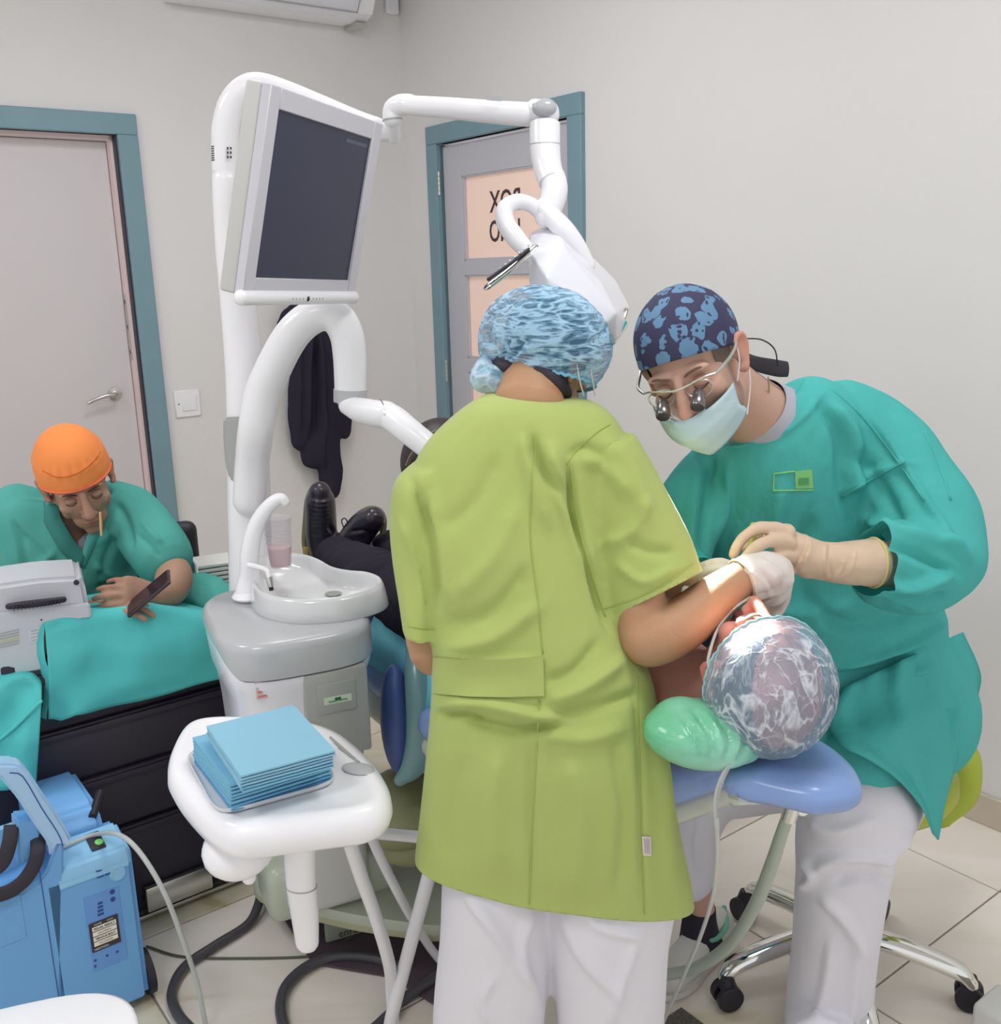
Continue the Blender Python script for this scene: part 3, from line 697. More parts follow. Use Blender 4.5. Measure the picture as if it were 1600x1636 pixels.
# lower stack
lc0 = [Pz(305, 1203, .808), Pz(371, 1290, .808), Pz(531, 1240, .808)]
lax = nrm((lc0[2] - lc0[1]) * [1, 1, 0]); lay_ = np.array([-lax[1], lax[0], 0])
lw = np.linalg.norm(lc0[2] - lc0[1]); ll = np.linalg.norm(lc0[0] - lc0[1]) * .90
lcen = lc0[1] + lax * lw / 2 + lay_ * ll / 2
z = .8015; HN = .0108
for i in range(4):
    napkin(lcen * [1, 1, 0] + lax * random.uniform(-.002, .002) + lay_ * random.uniform(-.002, .002), lax, lay_, lw, ll, z, HN, 2 if i < 1 else 1,
           'blue folded paper napkin, ' + ords[i] + ' from the bottom of the lower squared pile on the tray'); z += HN + .0002
# upper stack, turned a little
uc0 = [Pz(322, 1160, .876), Pz(384, 1238, .876), Pz(535, 1197, .876)]
uax = nrm((uc0[2] - uc0[1]) * [1, 1, 0]); uay = np.array([-uax[1], uax[0], 0])
uw = np.linalg.norm(uc0[2] - uc0[1]); ul = np.linalg.norm(uc0[0] - uc0[1]) * 1.0
ucen = uc0[1] + uax * uw / 2 + uay * ul / 2
HN = .0094
for i in range(3):
    k_ = .985 ** (2 - i)
    napkin(ucen * [1, 1, 0] + uax * random.uniform(-.002, .002), uax, uay, uw * k_, ul * k_, z + .002 * 0, HN * 1.05, 0 if i > 0 else 1,
           'blue folded paper napkin, ' + ['lowest', 'middle', 'topmost'][i] + ' of the upper skewed pile on the tray'); z += HN * 1.05 + .0004

# ================================================================== CUP
cc = P(449, 905, 2.10); cz0 = .9
cb = P(449, 905, 2.06); 
cup = thing('plastic_cup', 'clear ribbed plastic cup of pink rinse by the cuspidor tap', 'cup', cb)
ht = (P(449, 826, 2.06) - cb)[2]
M_cup = mat('clear_plastic', (205, 200, 206), rough=.2, alpha=.26, spec=.6)
prof = [(.022, 0), (.0235, .002), (.026, ht * .4), (.028, ht * .8), (.0305, ht * .97), (.0325, ht), (.0305, ht * .985), (.027, ht * .8), (.025, ht * .4), (.0215, .004)]
part('cup_wall', G().lathe(cb, prof, 40), M_cup, cup, angle=180)
part('rinse', G().lathe(cb, [(.021, .003), (.0245, ht * .40)], 32), mat('pink_rinse', (224, 182, 188), rough=.3, alpha=.8), cup)
for q in (.5, .58, .66): part('rib', G().tube([cb + Z * ht * q + np.array([math.cos(t), math.sin(t), 0]) * (.0262 + .003 * q) for t in np.linspace(0, 2 * math.pi, 33)[:-1]], .0006, 6, closed=True), M_cup, cup)

# white slatted bin behind the unit
bc = P(350, 915, 2.55)
bn = thing('waste_bin', 'white slatted plastic bin behind the dental unit', 'bin', bc * [1, 1, 0])
for i in range(7):
    z_ = bc[2] + .035 - i * .012; part('slat', G().box(np.array([bc[0], bc[1], z_]), (.13, .10, .009), .002, 1, (A_, B_, Z)), M_white2, bn)
part('bin_body', G().box(np.array([bc[0], bc[1], (bc[2] - .05) / 2]), (.12, .09, bc[2] - .05), .01, 2, (A_, B_, Z)), M_white2, bn)
part('side_frame', G().box(np.array([bc[0], bc[1], bc[2]]) - A_ * .062, (.008, .11, .10), .003, 1, (A_, B_, Z)), M_white, bn)
part('green_label', G().box(P(365, 935, 2.5), (.03, .004, .025)), mat('muted_green_label', (150, 172, 158)), bn, smooth=False)
from mathutils.bvhtree import BVHTree
def bvh_of(g): return BVHTree.FromPolygons([Vector(v) for v in g.V()], g.f)
def surf(bv, px, py, off=.002):
    r = ray(px, py); r = r / np.linalg.norm(r)
    h = bv.ray_cast(Vector(CAM), Vector(r))
    if h[0] is None: return None
    return np.array(h[0]) - r * off
def strip_on(bv, rows, off=.003, thick=.003, n=14):
    """cloth patch that follows a surface: rows of (px,py) polylines resampled, given real thickness"""
    grid = []
    for row in rows:
        row = np.array(row, float); t = np.linspace(0, 1, len(row)); tt = np.linspace(0, 1, n)
        q = np.stack([np.interp(tt, t, row[:, 0]), np.interp(tt, t, row[:, 1])], 1)
        grid.append([surf(bv, a, b, off) for a, b in q])
    # fill misses
    flat = [p for r in grid for p in r if p is not None]
    if not flat: return None
    for r in grid:
        last = None
        for i, p in enumerate(r):
            if p is None: r[i] = last if last is not None else flat[0]
            last = r[i]
    A = np.array(grid); g = G(); a, b = A.shape[:2]
    view = nrm_rows(A.reshape(-1, 3) - CAM).reshape(a, b, 3)
    Bk = A + view * thick; n0 = a * b
    g.add(np.concatenate([A.reshape(-1, 3), Bk.reshape(-1, 3)]), [(i * b + j, (i + 1) * b + j, (i + 1) * b + j + 1, i * b + j + 1) for i in range(a - 1) for j in range(b - 1)] +
          [(n0 + i * b + j, n0 + i * b + j + 1, n0 + (i + 1) * b + j + 1, n0 + (i + 1) * b + j) for i in range(a - 1) for j in range(b - 1)])
    bd = [(0, j) for j in range(b - 1)] + [(i, b - 1) for i in range(a - 1)] + [(a - 1, j) for j in range(b - 1, 0, -1)] + [(i, 0) for i in range(a - 1, 0, -1)]
    ids = [i * b + j for i, j in bd]
    for q in range(len(ids)): g.f.append((ids[q], ids[(q + 1) % len(ids)], n0 + ids[(q + 1) % len(ids)], n0 + ids[q]))
    return g
def line_on(bv, pts, r=.0012, off=.0005, n=6, sm=8):
    pts = catmull(np.array(pts, float), sm) if len(pts) > 2 else np.array([np.array(pts[0]) + (np.array(pts[1]) - np.array(pts[0])) * t for t in np.linspace(0, 1, 14)], float)
    w = [surf(bv, a, b, off) for a, b in pts]; w = [p for p in w if p is not None]
    return G().tube(w, r, n) if len(w) > 2 else None

# ================================================================== DENTAL CHAIR
HC = P(1213, 1085, 1.36)                                  # patient's head centre
DD = nrm((-.49, .87, 0)); DP = np.array([DD[1], -DD[0], 0])     # toward the feet ; toward image right
def ch(a, s, z): return HC * [1, 1, 0] + DD * a + DP * s + Z * z
chair = thing('dental_chair', 'pale blue reclined dental chair with white shell under the patient', 'dental chair', ch(.95, 0, 0))
M_blue = mat('blue_upholstery', (124, 150, 200), rough=.32, coat=.3, bump=[(160, .0003)])
M_dblue = mat('dark_blue_upholstery', (62, 82, 136), rough=.4)
M_shellw = mat('chair_shell', (188, 190, 182), rough=.3, coat=.3)
M_teals = mat('teal_grey_shell', (104, 142, 146), rough=.3, coat=.3)
M_khaki = mat('khaki_cover', (126, 128, 92), rough=.5)
def padrings(outline, z, th, under=.02):
    w = catmull(np.array(outline), 5, True); c = w.mean(0)
    def rr(inset, zz):
        V = w.copy(); d = V - c; L_ = np.linalg.norm(d, axis=1, keepdims=True); V = c + d * (1 - np.minimum(inset / L_, .62 + inset)); V[:, 2] = w[:, 2] + zz; return V
    return G().rings([rr(.03, -th), rr(.010, -th * .93), rr(.001, -th * .72), rr(0, -th * .45), rr(.006, -th * .2), rr(.018, -th * .06), rr(.035, 0), rr(.07, .003), rr(.10, .003)])
hp = [(1158, 1226), (1166, 1208), (1192, 1184), (1240, 1168), (1292, 1166), (1330, 1182), (1366, 1212), (1380, 1238), (1372, 1254), (1330, 1262), (1300, 1262), (1250, 1252), (1200, 1242), (1168, 1236)]
pad = part('headrest', padrings([Pz(a, b, .845) for a, b in hp], .845, .046), M_blue, chair, angle=180)
part('headrest_shell', padrings([Pz(a, b, .803) + (Pz(1270, 1215, .803) - Pz(a, b, .803)) * .12 for a, b in hp], .803, .02), M_shellw, chair, angle=180)
part('release_lever', G().tube([P(1262, 1284, 1.36), P(1225, 1278, 1.33), P(1190, 1277, 1.30), P(1172, 1277, 1.29)], [.007, .009, .012, .013], 14, 4, flat=(1, .6)), M_shellw, chair)
part('lever_end', G().lathe(P(1172, 1277, 1.29), [(.012, 0), (.010, .002)], 16, (Z, DD, DP)), M_grey, chair)
part('headrest_bar', G().tube([P(1285, 1290, 1.40), P(1240, 1268, 1.45), ch(.30, .02, .74)], .014, 12, 3), M_chrome, chair)
# backrest: long rounded pad from the shoulders to the seat
def longpad(a0, a1, w0, w1, z0, z1, th):
    out = []
    for t in np.linspace(0, 1, 7): out.append(ch(a0 + (a1 - a0) * t, (w0 + (w1 - w0) * t), z0 + (z1 - z0) * t))
    for t in np.linspace(1, 0, 7): out.append(ch(a0 + (a1 - a0) * t, -(w0 + (w1 - w0) * t), z0 + (z1 - z0) * t))
    return padrings(out, 0, th)
part('backrest', longpad(.12, .72, .13, .21, .775, .70, .07), M_blue, chair, angle=180)
part('backrest_shell', longpad(.14, .74, .13, .20, .705, .63, .05), M_shellw, chair, angle=180)
part('seat', longpad(.74, 1.18, .21, .21, .70, .68, .09), M_blue, chair, angle=180)
part('legrest', longpad(1.20, 1.66, .20, .17, .70, .66, .07), M_blue, chair, angle=180)
part('seat_shell', longpad(.72, 1.2, .20, .20, .61, .59, .08), M_shellw, chair, angle=180)
part('legrest_shell', longpad(1.22, 1.64, .2, .15, .63, .59, .04), M_shellw, chair, angle=180)
# curved side wing beside the unit: teal-grey band around a dark blue cushion
dW = 1.90
wing = G().tube([P(664, 1030, dW + .06), P(668, 1085, dW + .02), P(675, 1135, dW), P(674, 1185, dW), P(660, 1225, dW), P(640, 1246, dW)], [.02, .028, .034, .034, .026, .014], 18, 6, flat=(1, .8), rnd=True)
part('side_shell', wing, M_teals, chair, angle=180)
part('side_cushion', G().ell(P(634, 1150, dW + .05), (.035, .06, .125), (nrm((1, .2, 0)), nrm((-.2, 1, 0)), Z)), M_dblue, chair, angle=180)
# column, covers and floor plate
part('column', G().box(ch(.95, .02, .36), (.26, .34, .46), .04, 3, (DP, DD, Z)), M_shellw, chair)
part('bellows_cover', G().merge(G().ell(P(650, 1290, 2.05), (.12, .14, .075))).merge(G().ell(P(665, 1325, 2.04), (.105, .13, .05))), M_khaki, chair, angle=180)
M_plate = mat('pale_green_grey_base', (176, 182, 166), rough=.35, coat=.2)
pl_px = [(404, 1398), (412, 1418), (470, 1440), (560, 1462), (640, 1474), (705, 1480), (730, 1460), (740, 1400), (700, 1345), (600, 1325), (500, 1330), (430, 1350), (406, 1378)]
plw = catmull(np.array([Pz(a, b, .14) for a, b in pl_px]), 4, True)
plc = plw.mean(0)
def plr(s, z): V = plc + (plw - plc) * s; V[:, 2] = z; return V
part('floor_plate', G().rings([plr(.93, .098), plr(.985, .100), plr(1.0, .106), plr(1.0, .118)]), mat('olive_plate_edge', (166, 166, 136), rough=.4), chair, angle=50)
part('plate_top', G().rings([plr(1.0, .118), plr(1.002, .124), plr(.997, .138), plr(.985, .142), plr(.9, .142)]), M_plate, chair, angle=50)
lp_ = P(590, 1468, 1.93)
part('base_block', G().box(P(520, 1385, 2.1), (.30, .16, .14), .03, 3, (A_, B_, Z)), M_plate, chair)
# label plate low on the base with lettering
lpz = Pz(562, 1478, .052)
pk = part('name_plate', G().box(lpz, (.13, .012, .052), .008, 3, (A_, B_, Z)), mat('grey_green_plate', (128, 134, 122), rough=.4), chair)
for s_, dz in (('enro\u03b2 1', -.010), ('Tlu r', .012)):
    tg = text_g('enroR1' if dz < 0 else 'TIU r', .026, .0004); tg.xf(np.array([A_, Z, -B_]).T, lpz - B_ * .0068 + Z * dz + A_ * .005); part('lettering', tg, M_text, pk, smooth=False)
mtp = [Pz(a, b, .004) for a, b in ((420, 1415), (500, 1540), (620, 1560), (720, 1620), (960, 1560), (960, 1450), (700, 1380), (500, 1360))]
solo('floor_mat', G().prism([(p[0], p[1]) for p in mtp], .006, (0, 0, .002)), mat('shaded_plum_mat', (84, 70, 80), rough=.7), 'dark plum mat on the tiles, darkened for the shadow under the chair base', 'mat', smooth=False)  # shadow under the chair base put into the mat's dark colour

# green film-wrapped pillow
def soft(g, vox=.006, it=6): return remesh(g, vox, it)
g = G().ell(P(1122, 1172, 1.33), (.088, .075, .046), (nrm((1, .1, -.12)), nrm((-.1, 1, 0)), nrm((.12, 0, 1)))).ell(P(1165, 1190, 1.33), (.05, .05, .022))
g.ell(P(1090, 1160, 1.34), (.05, .05, .042)).ell(P(1128, 1205, 1.29), (.03, .03, .012))
g = soft(g, .004)
V = g.V(); V = folds(V, g.nn, [([(1080 + i * 16, 1130 + i * 3), (1110 + i * 14, 1180), (1120 + i * 10, 1215)], 3, .004 * (1 if i % 2 else -1)) for i in range(7)]); g.v = [V]
M_pil = mat('green_pillow', (76, 168, 116), rough=.35, coat=.4, bump=[(14, .006, (1, 1, 3), (0, .5, .4)), (40, .002)], var=(5, .25, (150, 205, 190)))
solo('pillow', g, M_pil, 'green neck pillow wrapped in clear film under the patient\'s neck', 'pillow', angle=180)

# ================================================================== CYAN DRAPE over the patient's legs
M_drape = mat('cyan_drape', (132, 212, 230), rough=.8, spec=.2, trans=.15, bump=[(18, .004)])
M_teal = mat('teal_cloth', (84, 184, 184), rough=.8, spec=.2, bump=[(14, .005, (1, 1, .6)), (220, .0003)])
dr_ = []
for i in range(18):
    t = i / 17; a = .36 + (1.06 - .36) * t; row = []
    for j in range(17):
        s = -1 + 2 * j / 16; x = s * .215; drop = max(0, abs(x) - .17)
        z = .895 - .10 * (s * s) - (drop * 1.7) - .05 * t - .02 * math.sin(t * 5) + .008 * math.sin(9 * t + 4 * s)
        row.append(ch(a, x * (.86 if abs(x) > .25 else 1), z))
    dr_.append(row)
A3 = np.array(dr_); g = G().sheet(A3); o = solo('patient_drape', g, M_drape, 'pale cyan sheet draped over the lying patient\'s legs beside the cuspidor', 'drape', angle=180)
md = o.modifiers.new('th', 'SOLIDIFY'); md.thickness = .004

# ================================================================== BLACK CART with teal drape
F0 = Pz(330, 1432, 0) * [1, 1, 0]
def ct(s, w, z): return F0 + U * s + W * w + Z * z
cart = thing('equipment_cart', 'black plastic drawer cart with silver pull under the teal cloth', 'cart', ct(-.12, .1, 0))
def cb(s0, s1, w0, w1, z0, z1, r=.004): return G().box(ct((s0 + s1) / 2, (w0 + w1) / 2, (z0 + z1) / 2), (s1 - s0, w1 - w0, z1 - z0), r, 2, (U, W, Z))
part('body', cb(-.39, .17, 0.01, .2, .06, .735, .008), M_cart, cart)
part('plinth', cb(-.38, .16, .015, .19, .02, .062), M_dark, cart)
for z0, z1 in ((.075, .27), (.28, .42), (.43, .56), (.57, .70)):
    d_ = part('drawer', cb(-.375, .155, -.006, .012, z0, z1, .006), M_cart, cart)
    part('drawer_lip', cb(-.37, .15, -.014, -.004, z1 - .022, z1 - .006, .003), M_cart, d_)
s0 = -.12
part('pull', cb(-.155, .012, -.028, -.010, .035, .10, .004), M_steel, cart)
part('edge_trim', cb(-.385, .12, -.012, .0, .012, .022, .002), M_steel, cart)
part('latch', cb(-.03, .0, -.02, -.004, .585, .65, .004), M_dark, cart)
for s_ in (-.36, .14):
    for w_ in (.03, .17): part('caster', G().lathe(ct(s_, w_, .028) - U * .01, [(.02, 0), (.028, .003), (.028, .017), (.02, .02)], 20, (W, Z, U)), M_black, cart)
# hanging cloth: front panel with a fold along the left edge, curved bottom
def clothgrid(top, bot, n=30, m=16, f=None):
    rows = []
    for j in range(m):
        v = j / (m - 1); row = []
        for i in range(n):
            u_ = i / (n - 1)
            a = np.array([np.interp(u_, np.linspace(0, 1, len(top)), [p[k] for p in top]) for k in range(3)])
            b = np.array([np.interp(u_, np.linspace(0, 1, len(bot)), [p[k] for p in bot]) for k in range(3)])
            p = a + (b - a) * v
            if f: p = f(p, u_, v)
            row.append(p)
        rows.append(row)
    return rows
def cdat(pts, w):  # pixels on the plane W-offset w in front of the cart face
    return [hit(a, b, F0 + W * w, W) for a, b in pts]
# back -> top -> front sheet
topf = cdat([(72, 1002), (110, 990), (160, 982), (205, 974), (245, 970), (290, 978), (345, 986), (395, 992)], -.02)
botf = cdat([(78, 1150), (100, 1152), (118, 1138), (160, 1132), (210, 1122), (270, 1108), (345, 1086), (395, 1072)], -.035)
backt = [p + W * .2 - Z * .012 for p in topf]
def ff(p, u_, v):
    return p - W * (.014 * math.sin(v * 3.1) + .008 * math.sin(9 * u_ + 5 * v) * v + .005 * math.sin(17 * u_ - 3 * v) + .006 * noise.noise(Vector((u_ * 5, v * 4, 1))))
g1 = clothgrid(backt, [p + W * .01 + Z * .002 for p in topf], 46, 6) + clothgrid(topf, botf, 46, 22, ff)[1:]
# left side wrap
A = np.array(g1)
o = solo('teal_cart_cloth', G().sheet(A), M_teal, 'teal surgical cloth hanging over the black cart', 'cloth', angle=180)
md = o.modifiers.new('th', 'SOLIDIFY'); md.thickness = .005; md.offset = 1
fl_ = []
for j in range(16):
    v = j / 15; row = []
    pF = A[5 + min(21, int(v * 21))][0]
    for i in range(8):
        q = i / 7; row.append(pF - W * 0.002 + W * (.14 * q) - U * (.012 * math.sin(q * 3.1) + .006 * math.sin(v * 7)) + Z * (.03 * q * (1 - v) - .01 * q))
    fl_.append(row)
so = part('side_fold', G().sheet(np.array(fl_)), M_teal, o, angle=180); so.location = (0, 0, 0)
cbv = bvh_of(G().sheet(A))
for pl in ([(88, 1096), (150, 1080), (230, 1056), (330, 1040)], [(120, 1012), (200, 1004), (330, 992)], [(240, 972), (262, 985), (270, 1000)], [(100, 1080), (120, 1110), (118, 1138)]):
    q = line_on(cbv, pl, .0028, -.0005)
    if q: part('crease', q, M_teal, o, angle=180)
# crease ridges
def crease(par, pts, r=.003, m=None, nm='crease'):
    w = cdat(pts, -.043); return part(nm, G().tube(w, r, 8, 4, rnd=True), m or M_teal, par)

# left trolley, teal cloth and grey device
lt = P(30, 1120, 1.98)
LX_ = nrm((math.sin(math.radians(65)), math.cos(math.radians(65)), 0)); LY_ = np.array([-LX_[1], LX_[0], 0])
def lb(px, py, off): return hit(px, py, P(60, 1000, 2.10), LY_) + LY_ * off
tro = thing('side_trolley', 'dark trolley behind the blue case carrying the grey device', 'trolley', lt * [1, 1, 0])
bz = lb(20, 1072, 0)[2]
cL = lb(30, 1072, .0)
part('shelf', G().box(cL * [1, 1, 0] - LX_ * .06 + LY_ * .11 + Z * (bz - .015), (.30, .24, .02), .004, 2, (LX_, LY_, Z)), M_dark, tro)
part('body', G().box(cL * [1, 1, 0] - LX_ * .06 + LY_ * .12 + Z * (bz - .03) / 2, (.28, .2, bz - .04), .01, 2, (LX_, LY_, Z)), M_cart, tro)
M_dev = mat('grey_white_device', (190, 191, 199), rough=.35, coat=.2)
dev = thing('surgical_console', 'pale grey surgical motor console with dark ribbed handle, behind the blue case', 'console', cL)
def onp(pts, off=0): return [lb(a, b, off) for a, b in pts]
prf = [(-60, 945), (0, 934), (60, 925), (128, 921), (135, 930), (141, 962), (146, 984), (110, 992), (78, 1000), (70, 1020), (66, 1068), (-60, 1092)]
w3 = onp(prf); pl2 = [((p - cL).dot(LX_), (p - cL).dot(Z)) for p in w3]
part('housing', G().prism(pl2, .17, cL, (LX_, Z, LY_), .010, 3), M_dev, dev)
low = [(-60, 985), (20, 976), (80, 970), (143, 962), (146, 984), (90, 996), (66, 1068), (-60, 1092)]
w3 = onp(low); pl2 = [((p - cL).dot(LX_), (p - cL).dot(Z)) for p in w3]
part('front_skirt', G().prism(pl2, .012, cL - LY_ * .010, (LX_, Z, LY_), .003, 2), M_dev, dev)
hb = part('handle_grip', G().tube([lb(14, 966, -.014), lb(40, 961, -.024), (lb(75, 957, -.024)), lb(101, 955, -.014)], [.007, .0085, .0085, .007], 12, 4, rnd=True, flat=(1, 1)), M_black, dev)
for i in range(13): part('rib', G().box(lb(22 + i * 6, 964.5 - i * .85, -.032), (.002, .004, .014), .0005, 1, (LX_, LY_, Z)), M_dark, hb, smooth=False)
part('knob', G().lathe(lb(122, 930, -.001), [(.006, 0), (.006, .003), (.003, .004)], 14, (LX_, Z, -LY_)), M_dark, dev)
part('screw', G().lathe(lb(66, 988, -.0105), [(.002, 0), (.002, .001)], 10, (LX_, Z, -LY_)), M_dark, dev)
for i in range(6): part('vent_slot', G().box(lb(13, 1007 + i * 4.4, -.011), (.044, .002, .0017), 0, 1, (nrm(LX_ + Z * .08), LY_, Z)), M_grey if i != 3 else mat('yellow_mark', (190, 190, 120)), dev, smooth=False)
ty = part('type_label', G().box(lb(60, 1012, -.011), (.036, .002, .027), 0, 1, (nrm(LX_ + Z * .07), LY_, Z)), mat('label_white', (198, 200, 204)), dev, smooth=False)
for i in range(4): part('print_line', G().box(lb(60 - (i % 2) * 2, 1004 + i * 5, -.0124), (.028 - .008 * (i % 2), .0005, .0018), 0, 1, (nrm(LX_ + Z * .07), LY_, Z)), M_grey, ty, smooth=False)
# second teal cloth
t2 = onp([(-70, 1085), (-20, 1078), (10, 1074), (35, 1070), (52, 1072), (66, 1082)], -.055); b2 = onp([(-70, 1260), (-20, 1245), (0, 1232), (20, 1228), (40, 1232), (56, 1238)], -.09)
def f2_(p, u_, v): return p - LY_ * (.012 * math.sin(7 * u_ + 4 * v) + .02 * math.sin(v * 3) + .008 * noise.noise(Vector((u_ * 4, v * 5, 7))))
back2 = [p + LY_ * .12 for p in t2]
g = clothgrid(back2, t2, 24, 5) + clothgrid(t2, b2, 24, 20, f2_)[1:]
o = solo('teal_trolley_cloth', G().sheet(np.array(g)), M_teal, 'teal surgical cloth at the left edge hanging from the trolley under the grey device', 'cloth', angle=180)
md = o.modifiers.new('th', 'SOLIDIFY'); md.thickness = .005
part('crease', G().tube(onp([(-20, 1172), (20, 1140), (64, 1098)], -.088), .004, 8, 4, rnd=True), M_teal, o)

# ================================================================== BLUE CASE
Qm = Pz(132, 1655, 0)
def qm(u_, w_, z_): return Qm + U * u_ + W * w_ + Z * z_
M_bc = mat('blue_case_plastic', (104, 158, 210), rough=.42, bump=[(260, .0002)])
M_bc2 = mat('light_blue_case_plastic', (134, 184, 220), rough=.4)
M_bcl = mat('pale_blue_handle', (156, 190, 222), rough=.38)
M_navy = mat('navy_print', (44, 72, 140), rough=.6)
case = thing('blue_case', 'blue wheeled medical machine with carry handle and display on the floor at the left', 'medical machine', qm(.07, .2, 0))
def qb(u0_, u1_, w0_, w1_, z0_, z1_, r=.01, seg=3): return G().box(qm((u0_ + u1_) / 2, (w0_ + w1_) / 2, (z0_ + z1_) / 2), (u1_ - u0_, w1_ - w0_, z1_ - z0_), r, seg, (U, W, Z))
def qpix(px, py):
    p = hit(px, py, Qm, W); return (p - Qm).dot(U), max(.02, p[2])
def qprism(pts, w0, w1, m, nm, bev=.005, par=None):      # outline on the front plane, extruded backwards
    return part(nm, G().prism([qpix(a, b) for a, b in pts], w1 - w0, qm(0, w0, 0), (U, Z, W), bev, 3), m, par or case)
qprism([(-110, 1700), (-110, 1440), (-30, 1440), (0, 1437), (35, 1427), (60, 1410), (74, 1393), (82, 1370), (92, 1345), (103, 1345), (103, 1700)], 0, .18, M_bc, 'side_shell')
hd_ = qprism([(-110, 1219), (28, 1221), (44, 1230), (77, 1280), (101, 1315), (116, 1342), (110, 1352), (92, 1352), (81, 1372), (77, 1349), (53, 1315), (27, 1275), (0, 1243), (-110, 1243)], -.002, .05, M_bcl, 'carry_handle', .006)
part('handle_line', G().tube([qm(*([qpix(a, b)[0], -.0022, qpix(a, b)[1]])) for a, b in ((15, 1234), (36, 1240), (66, 1290), (92, 1330), (100, 1350))], .0012, 6, 3), M_navy, hd_)
part('recess_wall', G().box(qm(-.15, .11, .36), (.30, .02, .22), .004, 2, (U, W, Z)), M_bc2, case)
qprism([(30, 1318), (64, 1314), (70, 1345), (66, 1372), (34, 1392)], .02, .07, M_bc, 'inner_post', .004)
part('tower', G().prism([(0.0, .02), (0.0, .375), (.012, .388), (.10, .408), (.12, .40), (.12, .02)], .181, qm(-.034, 0, 0), (W, Z, U), .012, 4), M_bc, case)
part('rear_shell', G().prism([(0.08, .02), (0.08, .405), (.10, .435), (.13, .455), (.30, .46), (.36, .44), (.36, .02)], .118, qm(.0, 0, 0), (W, Z, U), .014, 4), M_bc, case)
part('top_cap', G().prism([(-.0015, .362), (.010, .391), (.095, .411), (.095, .385), (0.0, .345)], .150, qm(-.008, -.0015, 0), (W, Z, U), .006, 3), M_bc2, case)
part('seam', qb(-.0345, -.0330, -.0012, .001, .02, .42, 0), M_navy, case)
u0_, z1_ = qpix(-60, 1462); u1_, z0_ = qpix(43, 1497)
part('blank_panel', G().box(qm((u0_ + u1_) / 2, -.0006, (z0_ + z1_) / 2), (u1_ - u0_, .002, z1_ - z0_), .0008, 1, (U, W, Z)), M_bc, case)
def qp3(px, py, w): u_, z_ = qpix(px, py); return qm(u_, w, z_)
part('strap', G().tube([qp3(66, 1340, .03), qp3(60, 1362, .0), qp3(50, 1385, -.008), (qp3(30, 1408, -.012)), qp3(0, 1424, -.012), qp3(-50, 1430, -.01)], .014, 12, 6, flat=(.2, 1), up=U), M_black, case)
part('strap', G().tube([qp3(24, 1328, .03), qp3(17, 1350, .01), qp3(4, 1378, .0), qp3(-20, 1396, .0)], .014, 12, 6, flat=(.2, 1), up=U), M_black, case)
# top button plate, knob ring
tb = part('button_plate', G().box(qm(.088, .050, .4025), (.030, .055, .006), .003, 2, (U, nrm(W + Z * .2), nrm(Z - W * .2))), M_dark, case)
part('green_button', G().lathe(qm(.092, .036, .404), [(.0085, 0), (.0085, .003), (.006, .004)], 20, (U, nrm(W + Z * .2), nrm(Z - W * .2))), mat('green_button', (120, 200, 110), rough=.4), tb)
part('arrow_mark', G().box(qm(.086, .064, .4105), (.006, .004, .001), 0, 1, (U, nrm(W + Z * .2), nrm(Z - W * .2))), M_white, tb, smooth=False)
def front(u_, z_, off=.001): return qm(u_, -off, z_)
def qf(px, py):
    p = hit(px, py, Qm, W); return (p - Qm).dot(U), p[2]
cu1, cz1 = qf(188, 1395)
part('round_cap', G().lathe(front(cu1, cz1, 0), [(.0165, 0), (.0165, .002), (.0148, .003), (.0146, .0018)], 28, (U, Z, -W)), M_bc2, case)
def ftext(s, size, px, py, m, par, squash=1, off=.0014):
    u_, z_ = qf(px, py); tg = text_g(s, size, .0002, bold=.0002); tg.xf(np.array([U, Z, -W]).T, front(u_, z_, off)); return part('lettering', tg, m, par, smooth=False)
ftext('Filter', .006, 158, 1391, M_navy, case); ftext('Patch Back', .0065, 166, 1398, M_navy, case)
ua, za = qf(133, 1430); ub, zb = qf(200, 1535)
def fr(px0, py0, px1, py1, m, nm, par, th=.0012, off=0, r=0):
    u0_, z1_ = qf(px0, py0); u1_, z0_ = qf(px1, py1)
    g = G().box(qm((u0_ + u1_) / 2, -off - th / 2, (z0_ + z1_) / 2), (abs(u1_ - u0_), th, abs(z1_ - z0_)), r, 2, (U, W, Z)); return part(nm, g, m, par, smooth=False)
M_panel = mat('panel_blue', (98, 144, 206), rough=.45)
pn = fr(133, 1436, 204, 1530, M_panel, 'control_panel', case, .0014, 0, .0006)
ds = fr(141, 1478, 193, 1502, mat('display_black', (52, 44, 52), rough=.3), 'display', case, .003, .001, .002)
du0, dz1 = qf(141, 1478); du1, dz0 = qf(193, 1502)
dz0 = dz0 - .0; hh = .068; dz1 = (dz1 + dz0) / 2 + hh / 2; dz0 = dz1 - hh
bpy.data.objects.remove(ds)
def panel_rect(u0_, u1_, z0_, z1_, m, nm, par, off, th=.001, r=0): return part(nm, G().box(qm((u0_ + u1_) / 2, -off - th / 2, (z0_ + z1_) / 2), (u1_ - u0_, th, z1_ - z0_), r, 2, (U, W, Z)), m, par, smooth=False)
ds = panel_rect(du0, du1, dz0, dz1, MATS['display_black'], 'display', case, .001, .003, .0014)
M_cream = mat('display_strip', (216, 212, 200), rough=.5, emit=((216, 212, 200), .05))
wd = du1 - du0
